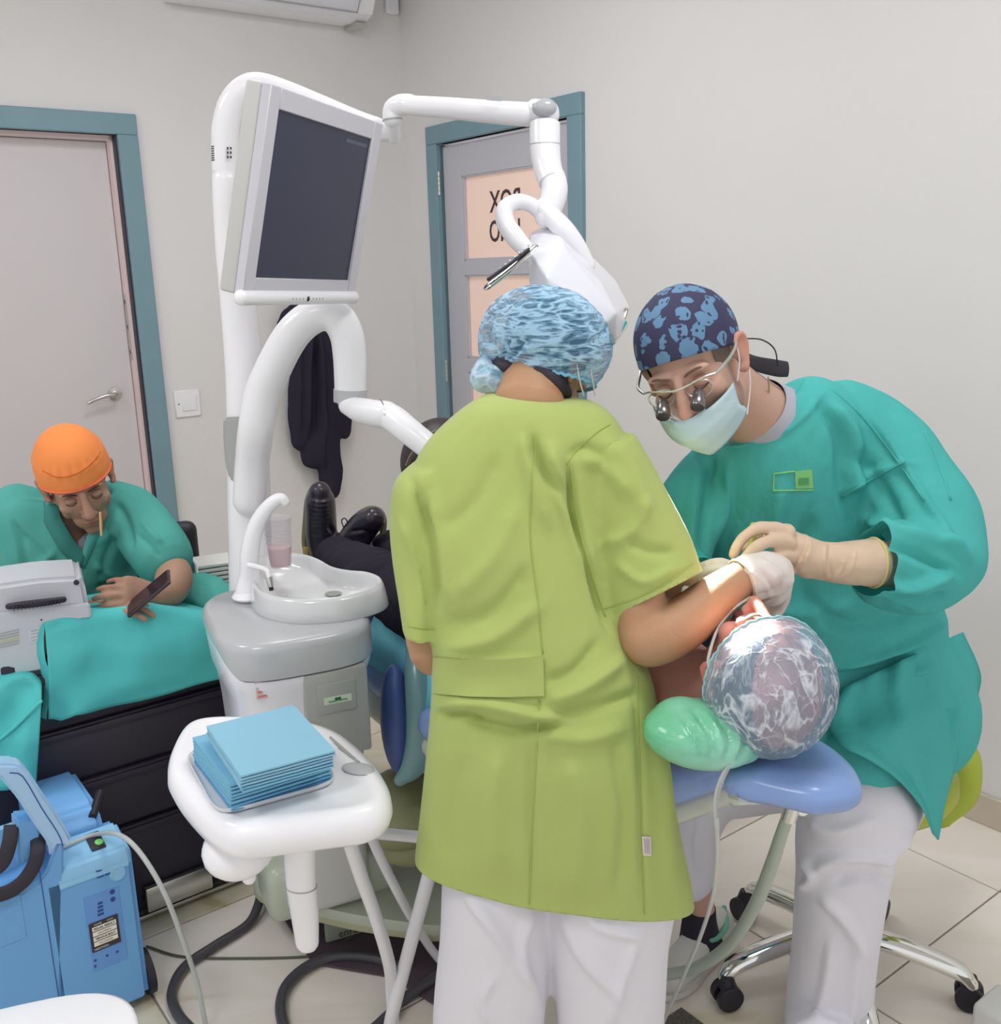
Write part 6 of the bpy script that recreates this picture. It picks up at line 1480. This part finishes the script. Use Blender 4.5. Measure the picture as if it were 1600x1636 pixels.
# trousers
g = G()
limb(g, [(1425, 1240, 1.98, .085), (1398, 1268, 1.84, .100), (1368, 1295, 1.735, .108), (1352, 1340, 1.71, .098), (1345, 1400, 1.70, .088), (1337, 1480, 1.715, .083), (1330, 1560, 1.73, .083), (1322, 1640, 1.755, .086)], 28)
g.tube([P(1322, 1640, 1.755), Pz(1318, 1700, .06)], [.086, .08], 26)
limb(g, [(1360, 1200, 2.04, .12), (1220, 1230, 2.0, .095), (1135, 1262, 1.98, .082), (1107, 1330, 1.965, .060), (1105, 1405, 1.96, .046)], 24)
g.ell(P(1380, 1215, 2.03), (.13, .12, .085))
g = remesh(g, .006, 6, .5)
V = folds(g.V(), g.nn, [([(1290, 1310), (1330, 1330), (1400, 1310)], 9, .008), ([(1300, 1390), (1350, 1370), (1430, 1375)], 8, .012), ([(1280, 1370), (1300, 1400), (1275, 1420)], 7, .010), ([(1330, 1410), (1380, 1400), (1425, 1415)], 8, -.010), ([(1310, 1430), (1350, 1470), (1390, 1540)], 9, .010), ([(1400, 1380), (1430, 1360), (1455, 1330)], 8, .010), ([(1420, 1395), (1440, 1390), (1450, 1400)], 6, .008),
                    ([(1330, 1500), (1320, 1570), (1300, 1640)], 9, .008), ([(1370, 1500), (1365, 1570), (1360, 1640)], 8, .007), ([(1120, 1300), (1112, 1350), (1118, 1400)], 5, .006)])
g.v = [noise_disp(V, g.nn, .006, 9, (1, 1, .5))]
part('trousers', g, M_wtr, den, angle=180)
s1 = shoe(den, Pz(1150, 1530, 0) + np.array([.03, .06, 0]), np.array([-.62, -.62, 0]), mat('white_sneaker', (188, 186, 182), rough=.6), mat('sneaker_sole', (196, 192, 184), rough=.6), .27, trim=mat('teal_trim_shoe', (96, 160, 140), rough=.5))
part('sock', G().tube([P(1119, 1450, 1.965), P(1118, 1480, 1.97), P(1120, 1505, 1.975)], [.035, .041, .05], 20, 4), M_sock, den)
shoe(den, Pz(1330, 1672, 0), np.array([.1, -1, 0]), M_white2, M_white, .27)
# gloves
g = G(); g.tube([P(1400, 899, 1.605), P(1388, 899, 1.60), P(1350, 899, 1.592), P(1318, 897, 1.585), P(1290, 890, 1.578), P(1272, 880, 1.572)], [.041, .040, .036, .0325, .032, .031], 26, 5, rnd=False)
g.ell(P(1268, 880, 1.572), (.034, .022, .030), (nrm((1, 0, -.25)), np.array([0, 1., 0]), nrm((.25, 0, 1)))); g.ell(P(1292, 902, 1.575), (.028, .022, .024)); g.ell(P(1253, 852, 1.566), (.020, .018, .016), (nrm((1, 0, .1)), np.array([0, 1., 0]), Z))
for pts in ([(1262, 856, 1.566, .0125), (1244, 846, 1.558, .0125), (1214, 844, 1.545, .0105), (1192, 856, 1.537, .0095), (1179, 872, 1.532, .0088), (1173, 887, 1.53, .0078)], [(1262, 868, 1.555, .012), (1244, 864, 1.54, .0115), (1218, 869, 1.522, .0102), (1198, 883, 1.514, .0092), (1186, 898, 1.512, .0082), (1180, 911, 1.512, .0075)],
            [(1270, 888, 1.56, .012), (1246, 887, 1.540, .0112), (1224, 896, 1.528, .010), (1208, 909, 1.526, .009), (1198, 921, 1.528, .008)], [(1278, 905, 1.575, .0112), (1256, 910, 1.562, .0105), (1238, 919, 1.556, .009), (1226, 929, 1.556, .008)],
            [(1272, 862, 1.592, .013), (1242, 850, 1.602, .011), (1212, 856, 1.598, .010), (1192, 876, 1.585, .0088)]): limb(g, pts, 16)
g = remesh(g, .0024, 2)
V = folds(g.V(), g.nn, [([(1320, 868), (1318, 895), (1322, 925)], 2.5, .002), ([(1328, 868), (1326, 895), (1330, 925)], 2.5, -.002), ([(1350, 890), (1345, 910), (1325, 930)], 2.5, .0022), ([(1368, 880), (1362, 905), (1350, 925)], 2.5, .002), ([(1290, 880), (1286, 900), (1276, 915)], 4, .002)])
g.v = [noise_disp(V, g.nn, .002, 40)]
gl = part('glove', g, M_gloveD, den, angle=180)
rc = P(1396, 899, 1.603); td = nrm(P(1350, 899, 1.592) - rc); ux = nrm(np.cross(td, Z)); uy = np.cross(td, ux)
part('glove_cuff', G().tube([rc + (ux * math.cos(t) + uy * math.sin(t)) * .0415 for t in np.linspace(0, 2 * math.pi, 33)[:-1]], .0022, 8, closed=True), mat('yellow_cuff_edge', (200, 186, 120), rough=.5), gl, angle=180)
g = G(); g.tube([P(1100, 920, 1.645), P(1112, 925, 1.63), P(1125, 925, 1.62)], [.032, .030, .028], 20, 4); g.ell(P(1122, 930, 1.61), (.032, .024, .026))
for pts in ([(1108, 918, 1.60, .0105), (1128, 905, 1.585, .010), (1150, 899, 1.578, .009), (1165, 902, 1.575, .008)], [(1112, 925, 1.592, .0105), (1132, 915, 1.575, .010), (1152, 911, 1.568, .009), (1166, 914, 1.565, .008)],
            [(1115, 935, 1.59, .0105), (1135, 930, 1.57, .010), (1153, 930, 1.562, .009), (1166, 935, 1.56, .008)], [(1112, 944, 1.595, .0095), (1130, 944, 1.58, .009), (1146, 948, 1.575, .0078)],
            [(1105, 938, 1.60, .0115), (1098, 946, 1.585, .0105), (1108, 951, 1.57, .009), (1125, 952, 1.565, .008)]): limb(g, pts, 12)
g = remesh(g, .003, 3); part('glove', g, M_gloveW, den, angle=180)
# handpiece
hp_ = solo('dental_handpiece', G().tube([P(1212, 846, 1.575), P(1204, 840, 1.58)], [.009, .006], 12, rnd=True).tube([P(1206, 846, 1.575), P(1196, 900, 1.555), P(1195, 950, 1.53), P(1192, 985, 1.52)], [.004, .0045, .004, .002], 10, 4, rnd=True), mat('yellow_green_grip', (176, 180, 84), rough=.4), 'slim yellow-green handpiece held in the surgeon\'s cream glove', 'instrument')

# ================================================================== PATIENT
pat = thing('person', 'lying patient in sheer white hair net, black clothes and boots', 'person', ch(.6, 0, .6))
SK[pat.name] = LID['rosy']
hP = Head(P(1212, 1080, 1.38), np.array([.12, .30, .94]), np.array([.20, -.91, .28]), .95)
g = G(); hP.build(g)
def cl(pts, g=g, n=22, flat=None): g.tube([ch(a, s, z) for a, s, z, r in pts], [r for a, s, z, r in pts], n, 4, rnd=True, flat=flat, up=DP); return g
g.tube([hP.w(0, -.02, -.03), hP.w(0, -.03, -.09), ch(.17, -.01, .885)], [.05, .056, .068], 22, 4, rnd=True)
cl([(.20, 0, .86, .10), (.35, 0, .85, .12), (.6, 0, .82, .12), (.85, 0, .79, .12)])
for s_ in (-1, 1):
    cl([(.24, s_ * .10, .86, .06), (.27, s_ * .17, .85, .052), (.45, s_ * .21, .83, .045), (.60, s_ * .19, .86, .038), (.72, s_ * .10, .93, .030)])
    cl([(.85, s_ * .08, .79, .085), (1.1, s_ * .09, .80, .07), (1.3, s_ * .085, .79, .055), (1.50, s_ * .08, .775, .042), (1.58, s_ * .08, .77, .04)])
    hand(g, ch(.72, s_ * .10, .93), DD * .6 - DP * s_ * .8, np.array([0, 0, 1.]), s_)
body_part(g, M_skinP, pat, [(hP, .25, 1)], .0045, 2)
face_bits(hP, pat, brow=mat('grey_brow', (150, 130, 116)))
# sweater and trousers
g = G()
cl([(.175, 0, .88, .076), (.25, 0, .865, .105), (.36, 0, .855, .13), (.6, 0, .83, .13), (.85, 0, .80, .13)], g)
for s_ in (-1, 1): cl([(.235, s_ * .09, .865, .075), (.27, s_ * .165, .855, .065), (.45, s_ * .205, .835, .055), (.58, s_ * .195, .86, .048), (.68, s_ * .13, .91, .04)], g)
g = remesh(g, .006, 5); g.v = [noise_disp(g.V(), g.nn, .008, 12)]
part('sweater', g, M_ptr, pat, angle=180)
g = G()
for s_ in (-1, 1): cl([(.80, s_ * .07, .80, .11), (1.05, s_ * .09, .805, .09), (1.3, s_ * .085, .80, .075), (1.46, s_ * .08, .785, .066), (1.55, s_ * .08, .78, .06)], g)
g = remesh(g, .006, 5); g.v = [noise_disp(g.V(), g.nn, .010, 14)]
part('trousers', g, M_ptr, pat, angle=180)
def bootmesh(pts_foot, pts_shaft, solepts, label):
    g = G(); g.tube([P(a, b, d) for a, b, d, r in pts_shaft], [r for *_, r in pts_shaft], 22, 5, rnd=True)
    g.tube([P(a, b, d) for a, b, d, r in pts_foot], [r for *_, r in pts_foot], 22, 5, rnd=True)
    g = remesh(g, .004, 4); V = g.V()
    return g
fd = 2.78
g = bootmesh([(520, 885, 2.86, .046), (514, 855, 2.85, .047), (513, 825, 2.83, .045), (512, 800, 2.81, .043), (511, 786, 2.80, .032)], [(522, 880, 2.86, .048), (545, 880, 2.84, .054), (575, 885, 2.80, .058), (605, 900, 2.74, .062), (625, 915, 2.70, .064)], None, '')
V = g.V(); fl = []
for i in range(9): fl.append(([(498, 800 + i * 6.5), (512, 803 + i * 6.5), (526, 800 + i * 6.5)], 2.2, .0035))
fl += [([(524, 840), (535, 855), (530, 880)], 4, -.006), ([(545, 850), (548, 875), (545, 900)], 4, .006), ([(565, 850), (568, 880), (562, 910)], 4, -.006)]
g.v = [folds(V, g.nn, fl)]
bo = part('boot', g, M_boot, pat, angle=180)
part('boot_sole', G().tube([P(492, 892, 2.89), P(489, 862, 2.89), P(491, 830, 2.88), P(494, 800, 2.86), P(503, 779, 2.84), P(514, 775, 2.83)], [.012, .013, .013, .013, .012, .008], 12, 5, rnd=True, flat=(1, 1.6)), M_bsole, bo)
part('boot_sole_heel', G().box(P(492, 882, 2.90), (.018, .07, .05), .006, 2), mat('ochre_heel', (170, 146, 90), rough=.6), bo)
g = bootmesh([(560, 872, 2.72, .044), (572, 852, 2.71, .044), (586, 836, 2.69, .042), (597, 828, 2.67, .034)], [(562, 868, 2.72, .046), (560, 890, 2.70, .052), (590, 905, 2.66, .058), (625, 920, 2.6, .062)], None, '')
g.v = [folds(g.V(), g.nn, [([(560, 850), (580, 848), (600, 855)], 3, -.005), ([(565, 868), (585, 864), (605, 868)], 3, .005), ([(560, 885), (580, 880), (605, 885)], 3, -.005)])]
b2 = part('boot', g, M_boot, pat, angle=180)
part('boot_sole', G().tube([P(560, 838, 2.76), P(574, 822, 2.75), P(590, 813, 2.73), P(606, 816, 2.71), P(613, 830, 2.69), P(612, 850, 2.69)], .009, 10, 5, rnd=True), M_bsole, b2)
part('lace_loop', G().tube([P(549, 842, 2.70), P(546, 832, 2.69), P(551, 828, 2.69), P(556, 836, 2.69), P(553, 846, 2.70)], .0018, 6, 5), M_black, b2)
# net
M_netP = netmat('sheer_white_net', (150, 170, 192), (200, 206, 216), .46, .86, 17, (1, 1, .55), (.3, .8, .1), 2.2, 22)
g = G().ell((0, 0, 0), (1, 1, 1), n=96, m=60); V = g.V(); th = np.arctan2(V[:, 1], V[:, 0])
ruf = 1 + .016 * np.array([noise.noise(Vector((a[0] * 4, a[1] * 4, a[2] * 5))) for a in V]) + .008 * np.sin(th * 26) * np.clip(1 - V[:, 2], 0, 1)
g.v = [(V * ruf[:, None] * np.array([.094, .103, .098])) @ hP.ax + hP.w(.0, -.012, .040)]
g = cut(g, hP.w(0, 0, .028), nrm(hP.U - hP.F * .38)); EP = edge_tube(g, hP.w(0, 0, .028), nrm(hP.U - hP.F * .38), .0022)
nt_ = part('hair_net', g, M_netP, pat, angle=180)
g = hP.e(G(), (0, -.014, .040), (.0795, .096, .086), n=40, m=26); g = cut(g, hP.w(0, 0, .02), nrm(hP.U - hP.F * .9))
part('hair', g, mat('grey_hair', (70, 76, 74), rough=.8, bump=[(70, .003)], var=(18, .4)), pat, angle=180)
# gathered edge of the net
V = g.V()
part('elastic_edge', EP, mat('teal_elastic', (140, 186, 190), rough=.8), nt_, angle=180)
part('nasal_tube', G().tube([hP.w(.0, .122, -.045), hP.w(.03, .10, -.045), hP.w(.06, .066, -.03), hP.w(.085, .022, .0), hP.w(.092, .0, .025), hP.w(.088, -.03, .02)], .0024, 8, 6), M_tube, pat)

# ================================================================== SEATED MAN WITH PHONE
man = thing('person', 'seated person in teal scrubs and orange cap looking down at a phone behind the cart', 'person', P(110, 1000, 2.62) * [1, 1, 0])
SK[man.name] = LID['olive']
hM = Head(P(124, 768, 2.45), camdir(.48, -.58, .66), camdir(-.02, .76, .64), 1.0)
g = G(); hM.build(g, big=1.12)
limb(g, [(118, 790, 2.48, .058), (112, 830, 2.52, .060), (112, 870, 2.54, .075)], 22)
for pts in ([(112, 880, 2.56, .11), (112, 950, 2.60, .13), (115, 1050, 2.66, .14)],
            [(150, 830, 2.56, .06), (205, 820, 2.54, .06), (240, 860, 2.49, .042), (268, 900, 2.43, .044), (278, 925, 2.38, .046), (268, 945, 2.33, .042), (248, 952, 2.28, .033)],
            [(80, 830, 2.56, .06), (20, 830, 2.54, .06), (-5, 880, 2.48, .052), (5, 950, 2.42, .048), (60, 985, 2.34, .042), (120, 982, 2.28, .034), (152, 976, 2.25, .027)],
            [(130, 1060, 2.62, .11), (260, 985, 2.52, .075), (345, 985, 2.45, .062), (360, 1100, 2.45, .05), (365, 1240, 2.47, .04)],
            [(90, 1060, 2.62, .11), (60, 1040, 2.5, .08), (50, 1040, 2.36, .062), (60, 1150, 2.36, .05), (60, 1280, 2.36, .04)]):
    limb(g, pts, 20)
# his hands: one under the phone, one in front
hand(g, P(250, 950, 2.28), P(212, 946, 2.235) - P(250, 950, 2.28), camdir(.1, .3, 1), -1, .92, curls=[(.5, .6, .4), (.45, .6, .4), (.5, .6, .4), (.6, .6, .4)])
hand(g, P(155, 976, 2.24), P(205, 962, 2.215) - P(155, 976, 2.24), camdir(-.1, .8, .6), 1, .92, curls=[(.3, .4, .3), (.4, .5, .3), (.5, .5, .3), (.5, .5, .3)])
body_part(g, M_skinM, man, [(hM, .22, 1)], .0042, 2)
face_bits(hM, man, bs=1.0)
part('hair', cut(cut(hM.e(G(), (0, -.014, .036), (.0785, .096, .085), n=36, m=24), hM.w(0, 0, -.012), nrm(hM.U)), hM.w(0, .040, 0), -hM.F), M_hair, man, angle=180)
g = G().ell((0, 0, 0), (1, 1, 1), n=80, m=50); V = g.V(); ph = np.arctan2(V[:, 0], V[:, 1])
band = np.clip((V[:, 2] - .05) / .5, 0, 1); puck = np.exp(-((V[:, 2] - .42) / .16) ** 2) * np.clip(V[:, 1] + .2, 0, 1)
V = V * (1 + .035 * np.sin(ph * 22) * puck + .02 * np.exp(-((V[:, 2] - .36) / .06) ** 2))[:, None] * np.array([.0885, .107, .103])
g.v = [V @ hM.ax + hM.w(0, -.012, .042)]
g = cut(g, hM.w(0, .085, .036), nrm(hM.U - hM.F * .12)); EC = edge_tube(g, hM.w(0, .085, .036), nrm(hM.U - hM.F * .12), .003, ruf=0)
oc = part('surgical_cap', g, mat('orange_cotton', (226, 134, 72), rough=.85, bump=[(26, .003)]), man, angle=180); md = oc.modifiers.new('t', 'SOLIDIFY'); md.thickness = .003
bo_ = bvh_of(g)
q = line_on(bo_, [(68, 752), (90, 762), (112, 760), (134, 750), (152, 734), (160, 722)], .0016, .0006)
if q: part('cap_seam', q, mat('burnt_orange_seam', (196, 104, 56), rough=.9), oc, angle=180)
part('cap_band', EC, mat('deep_orange_cotton', (222, 112, 74), rough=.85), oc, angle=180)
part('cap_tie', G().tube([P(160, 818, 2.35), P(161, 835, 2.35), P(162, 856, 2.35)], [.0025, .0032, .003], 8, 3), mat('cream_tie', (208, 170, 120), rough=.8), man)
# scrub top
R = [ringpx((72, 800), (150, 795), 2.52, .06, .08), ringpx((40, 792), (188, 782), 2.53, .09), ringpx((8, 800), (212, 785), 2.545, .115), ringpx((-14, 830), (222, 815), 2.555, .13), ringpx((-12, 880), (220, 870), 2.56, .14), ringpx((0, 940), (215, 930), 2.57, .145), ringpx((0, 1010), (225, 1000), 2.60, .15)]
g = G().rings(smooth_rings(R, 3))
limb(g, [(180, 812, 2.54, .075), (212, 825, 2.53, .076), (242, 862, 2.48, .078), (260, 890, 2.44, .076)], 22)
limb(g, [(30, 820, 2.54, .08), (0, 850, 2.52, .078), (-12, 900, 2.48, .074), (-5, 930, 2.45, .07)], 22)
g = remesh(g, .0055, 5, .55)
sf = [([(185, 800), (200, 830), (212, 880)], 6, -.010), ([(225, 830), (240, 850), (262, 870)], 5, .007), ([(215, 850), (240, 870), (255, 890)], 4, -.006), ([(90, 880), (60, 910), (40, 950)], 7, .008), ([(150, 900), (180, 920), (215, 925)], 6, .008), ([(150, 870), (175, 850), (190, 820)], 7, .006), ([(30, 850), (60, 880), (100, 920)], 7, -.007), ([(20, 830), (35, 870), (45, 920)], 6, -.009), ([(150, 940), (190, 935), (220, 950)], 6, -.008), ([(160, 955), (190, 950), (215, 965)], 5, .007), ([(190, 850), (170, 890), (160, 930)], 7, -.006)]
V = folds(g.V(), g.nn, sf); V = noise_disp(V, g.nn, .007, 12)
# open the V neck: remove front faces inside the neckline
q = proj(V); poly = np.array([(86, 770), (86, 815), (130, 893), (146, 845), (158, 770)], float)
def inpoly(q, poly):
    ins = np.zeros(len(q), bool); n = len(poly)
    for i in range(n):
        x1_, y1_ = poly[i]; x2_, y2_ = poly[(i + 1) % n]; c_ = ((y1_ > q[:, 1]) != (y2_ > q[:, 1])) & (q[:, 0] < (x2_ - x1_) * (q[:, 1] - y1_) / (y2_ - y1_ + 1e-9) + x1_); ins ^= c_
    return ins
ins = inpoly(q, poly) & (V[:, 1] < 2.53)
g.v = [V]; bs_ = bvh_of(g); g.f = [f for f in g.f if not all(ins[i] for i in f)]
sc_ = part('scrub_top', g, M_scrub, man, angle=180); md = sc_.modifiers.new('t', 'SOLIDIFY'); md.thickness = .003
q = strip_on(bs_, [[(92, 800), (97, 828), (117, 862), (137, 888)], [(70, 802), (70, 836), (95, 880), (128, 912)]], .003, .004, 20)
M_scrubd = mat('dark_teal_neckband', (58, 128, 122), rough=.9)
if q: part('neck_band', q, M_scrubd, sc_, angle=180)
q = strip_on(bs_, [[(144, 842), (136, 866), (129, 893)], [(160, 850), (148, 880), (134, 910)]], .003, .004, 12)
if q: part('neck_band', q, M_scrub, sc_, angle=180)
g = G().tube([P(118, 850, 2.53), P(126, 880, 2.53), P(126, 900, 2.545)], [.060, .075, .07], 22, 4, flat=(1, .8)); g = cut(g, P(124, 866, 2.45), nrm((.1, .3, -1)))
part('undershirt', g, M_undersh, man, angle=180)
# scrub trousers
g = G()
limb(g, [(120, 1040, 2.64, .15), (200, 1010, 2.58, .115), (270, 972, 2.52, .09), (322, 962, 2.47, .078), (350, 975, 2.45, .074)], 24)
limb(g, [(350, 990, 2.45, .078), (362, 1100, 2.45, .07), (365, 1210, 2.46, .062)], 20)
limb(g, [(100, 1050, 2.62, .14), (60, 1040, 2.5, .10), (50, 1045, 2.36, .08), (58, 1150, 2.36, .07), (60, 1250, 2.36, .06)], 22)
g = remesh(g, .007, 4); g.v = [noise_disp(folds(g.V(), g.nn, [([(280, 960), (310, 970), (340, 990)], 5, -.008), ([(260, 965), (290, 985), (320, 1000)], 5, .007)]), g.nn, .008, 12)]
part('trousers', g, M_scrub, man, angle=180)
for pt in (Pz(372, 1290, 0), Pz(70, 1330, 0)): shoe(man, np.array([pt[0], pt[1] + .05, 0]), np.array([.2, -1, 0]), M_black, M_dark, .27)
part('wristband', G().tube([P(259, 948, 2.30) + (camdir(.1, 1, 0) * math.cos(t) + camdir(.2, 0, 1) * math.sin(t)) * .033 for t in np.linspace(0, 2 * math.pi, 25)[:-1]], .0035, 8, closed=True, flat=(1, 1)), M_black, man)
# phone
pc_ = P(238, 948, 2.195); px_ = nrm(P(266, 926, 2.20) - P(211, 972, 2.19)); pn_ = camdir(-.30, .80, .52); pn_ = nrm(pn_ - px_ * pn_.dot(px_)); py_ = np.cross(pn_, px_)
ph_ = thing('mobile_phone', 'dark mobile phone held by the seated person in the orange cap', 'phone', pc_)
part('phone_body', G().box(pc_, (.128, .062, .009), .004, 3, (px_, nrm(py_ + pn_ * .0), pn_)), mat('dark_brown_phone', (54, 38, 44), rough=.25, coat=.3), ph_)
part('phone_screen', G().box(pc_ + pn_ * .0048, (.118, .054, .001), 0, 1, (px_, py_, pn_)), mat('phone_glass', (48, 36, 44), rough=.12), ph_, smooth=False)
# his chair
chr_ = thing('office_chair', 'black office chair behind the seated person in teal scrubs', 'chair', P(150, 1050, 2.85) * [1, 1, 0])
bb = P(200, 925, 2.86)
part('backrest', G().box(P(195, 945, 2.83), (.46, .06, .40), .028, 4, (nrm((.97, .2, 0)), nrm((-.2, .97, 0)), Z)), M_black, chr_)
sb = P(130, 1080, 2.70); part('seat', G().box(np.array([sb[0] - .04, sb[1], .43]), (.42, .42, .08), .035, 4), M_black, chr_)
part('column', G().tube([np.array([sb[0], sb[1], .1]), np.array([sb[0], sb[1], .4])], .03, 14), M_steel, chr_)
for k in range(5):
    a = k * 1.2566; d = np.array([math.cos(a), math.sin(a), 0]); part('leg', G().tube([np.array([sb[0], sb[1], .1]), np.array([sb[0], sb[1], .07]) + d * .26], [.022, .015], 10, rnd=True), M_black, chr_)
    part('caster', G().ell(np.array([sb[0], sb[1], .03]) + d * .26, (.026, .026, .03)), M_black, chr_)
part('back_stem', G().tube([np.array([sb[0] + .02, sb[1] + .15, .4]), P(190, 1010, 2.86)], .02, 10), M_black, chr_)

# ================================================================== ASSISTANT MOSTLY HIDDEN
ast = thing('person', 'dark haired person with a beaded hair band, almost hidden behind the lime green tunic', 'person', (.26, 2.85, 0))
SK[ast.name] = LID['tan']
hA = Head(P(707, 764, 2.36), (-.25, -.75, -.6), (-.2, -.55, .81), .95)
g = G(); hA.build(g)
g.tube([hA.w(0, -.02, -.05), hA.w(0, -.06, -.12), (.02, 2.55, 1.02), (.16, 2.72, .85), (.24, 2.84, .60)], [.05, .05, .10, .12, .13], 22, 4, rnd=True)
for s_ in (-1, 1):
    g.tube([(.03 + s_ * .12, 2.56, 1.0), (.0 + s_ * .17, 2.48, .90), (.05 + s_ * .12, 2.36, .95)], [.05, .042, .035], 16, 4, rnd=True)
    g.tube([(.24 + s_ * .08, 2.84, .56), (.22 + s_ * .16, 2.62, .52), (.23 + s_ * .16, 2.60, .10)], [.08, .06, .04], 16, 4, rnd=True)
    hand(g, np.array([.05 + s_ * .12, 2.36, .95]), (-.1, -1, -.1), (0, 0, 1), s_, .9)
body_part(g, M_skinW, ast, [(hA, 0, 1)], .006, 3)
face_bits(hA, ast)
g = hA.e(G(), (0, -.02, .045), (.098, .114, .102), n=40, m=26); g.tube([hA.w(.075, -.01, .04), hA.w(.09, .0, -.03), hA.w(.085, .02, -.10)], [.02, .022, .008], 12, 4, rnd=True); g.tube([hA.w(-.075, -.01, .04), hA.w(-.09, .0, -.03), hA.w(-.085, .02, -.10)], [.02, .022, .008], 12, 4, rnd=True)
g = remesh(g, .005, 3); g = cut(g, hA.w(0, .06, .02), nrm(hA.U * .9 - hA.F * .9))
ha = part('hair', g, mat('dark_brown_hair', (48, 36, 40), rough=.5, bump=[(50, .002, (1, .3, 1))]), ast, angle=180)
bp_ = [P(650, 744, 2.24), P(657, 728, 2.23), P(668, 712, 2.225), P(682, 698, 2.22), P(698, 688, 2.22)]; bp_ = catmull(np.array(bp_), 5)
hb_ = part('hair_band', G().tube(bp_, .0035, 8), mat('tan_band', (160, 144, 120), rough=.5), ha)
for p in bp_[::1]: part('bead', G().ell(p - np.array([0, .004, 0]), (.0022, .0022, .0022), n=8, m=6), M_dark, hb_)
g = G(); g.tube([(.035, 2.56, 1.05), (.10, 2.64, .95), (.18, 2.74, .82), (.24, 2.84, .60), (.24, 2.84, .5)], [.10, .135, .145, .15, .15], 24, 4)
for s_ in (-1, 1): g.tube([(.03 + s_ * .10, 2.57, 1.0), (.0 + s_ * .16, 2.50, .92)], [.07, .06], 18, 3)
part('tunic', remesh(g, .008, 5), M_lime, ast, angle=180)
g = G()
for s_ in (-1, 1): g.tube([(.24 + s_ * .08, 2.86, .54), (.22 + s_ * .16, 2.62, .52), (.23 + s_ * .16, 2.60, .40), (.23 + s_ * .16, 2.61, .08)], [.11, .085, .078, .06], 20, 4, rnd=True)
part('trousers', remesh(g, .008, 4), M_wtr, ast, angle=180)
for s_ in (-1, 1): shoe(ast, np.array([.23 + s_ * .16, 2.66, 0]), np.array([0, -1, 0]), M_white2, M_white, .25)
st2 = thing('assistant_stool', 'round stool under the dark haired person hidden behind the lime green tunic', 'stool', (.25, 2.88, 0))
part('seat', G().lathe((.25, 2.88, .40), [(.14, 0), (.18, .01), (.185, .04), (.16, .06)], 32), M_olive, st2)
part('column', G().tube([(.25, 2.88, .06), (.25, 2.88, .40)], .02, 14), M_steel, st2)
part('base', G().lathe((.25, 2.88, 0), [(.2, 0), (.2, .02), (.03, .06)], 32), M_chrome, st2)
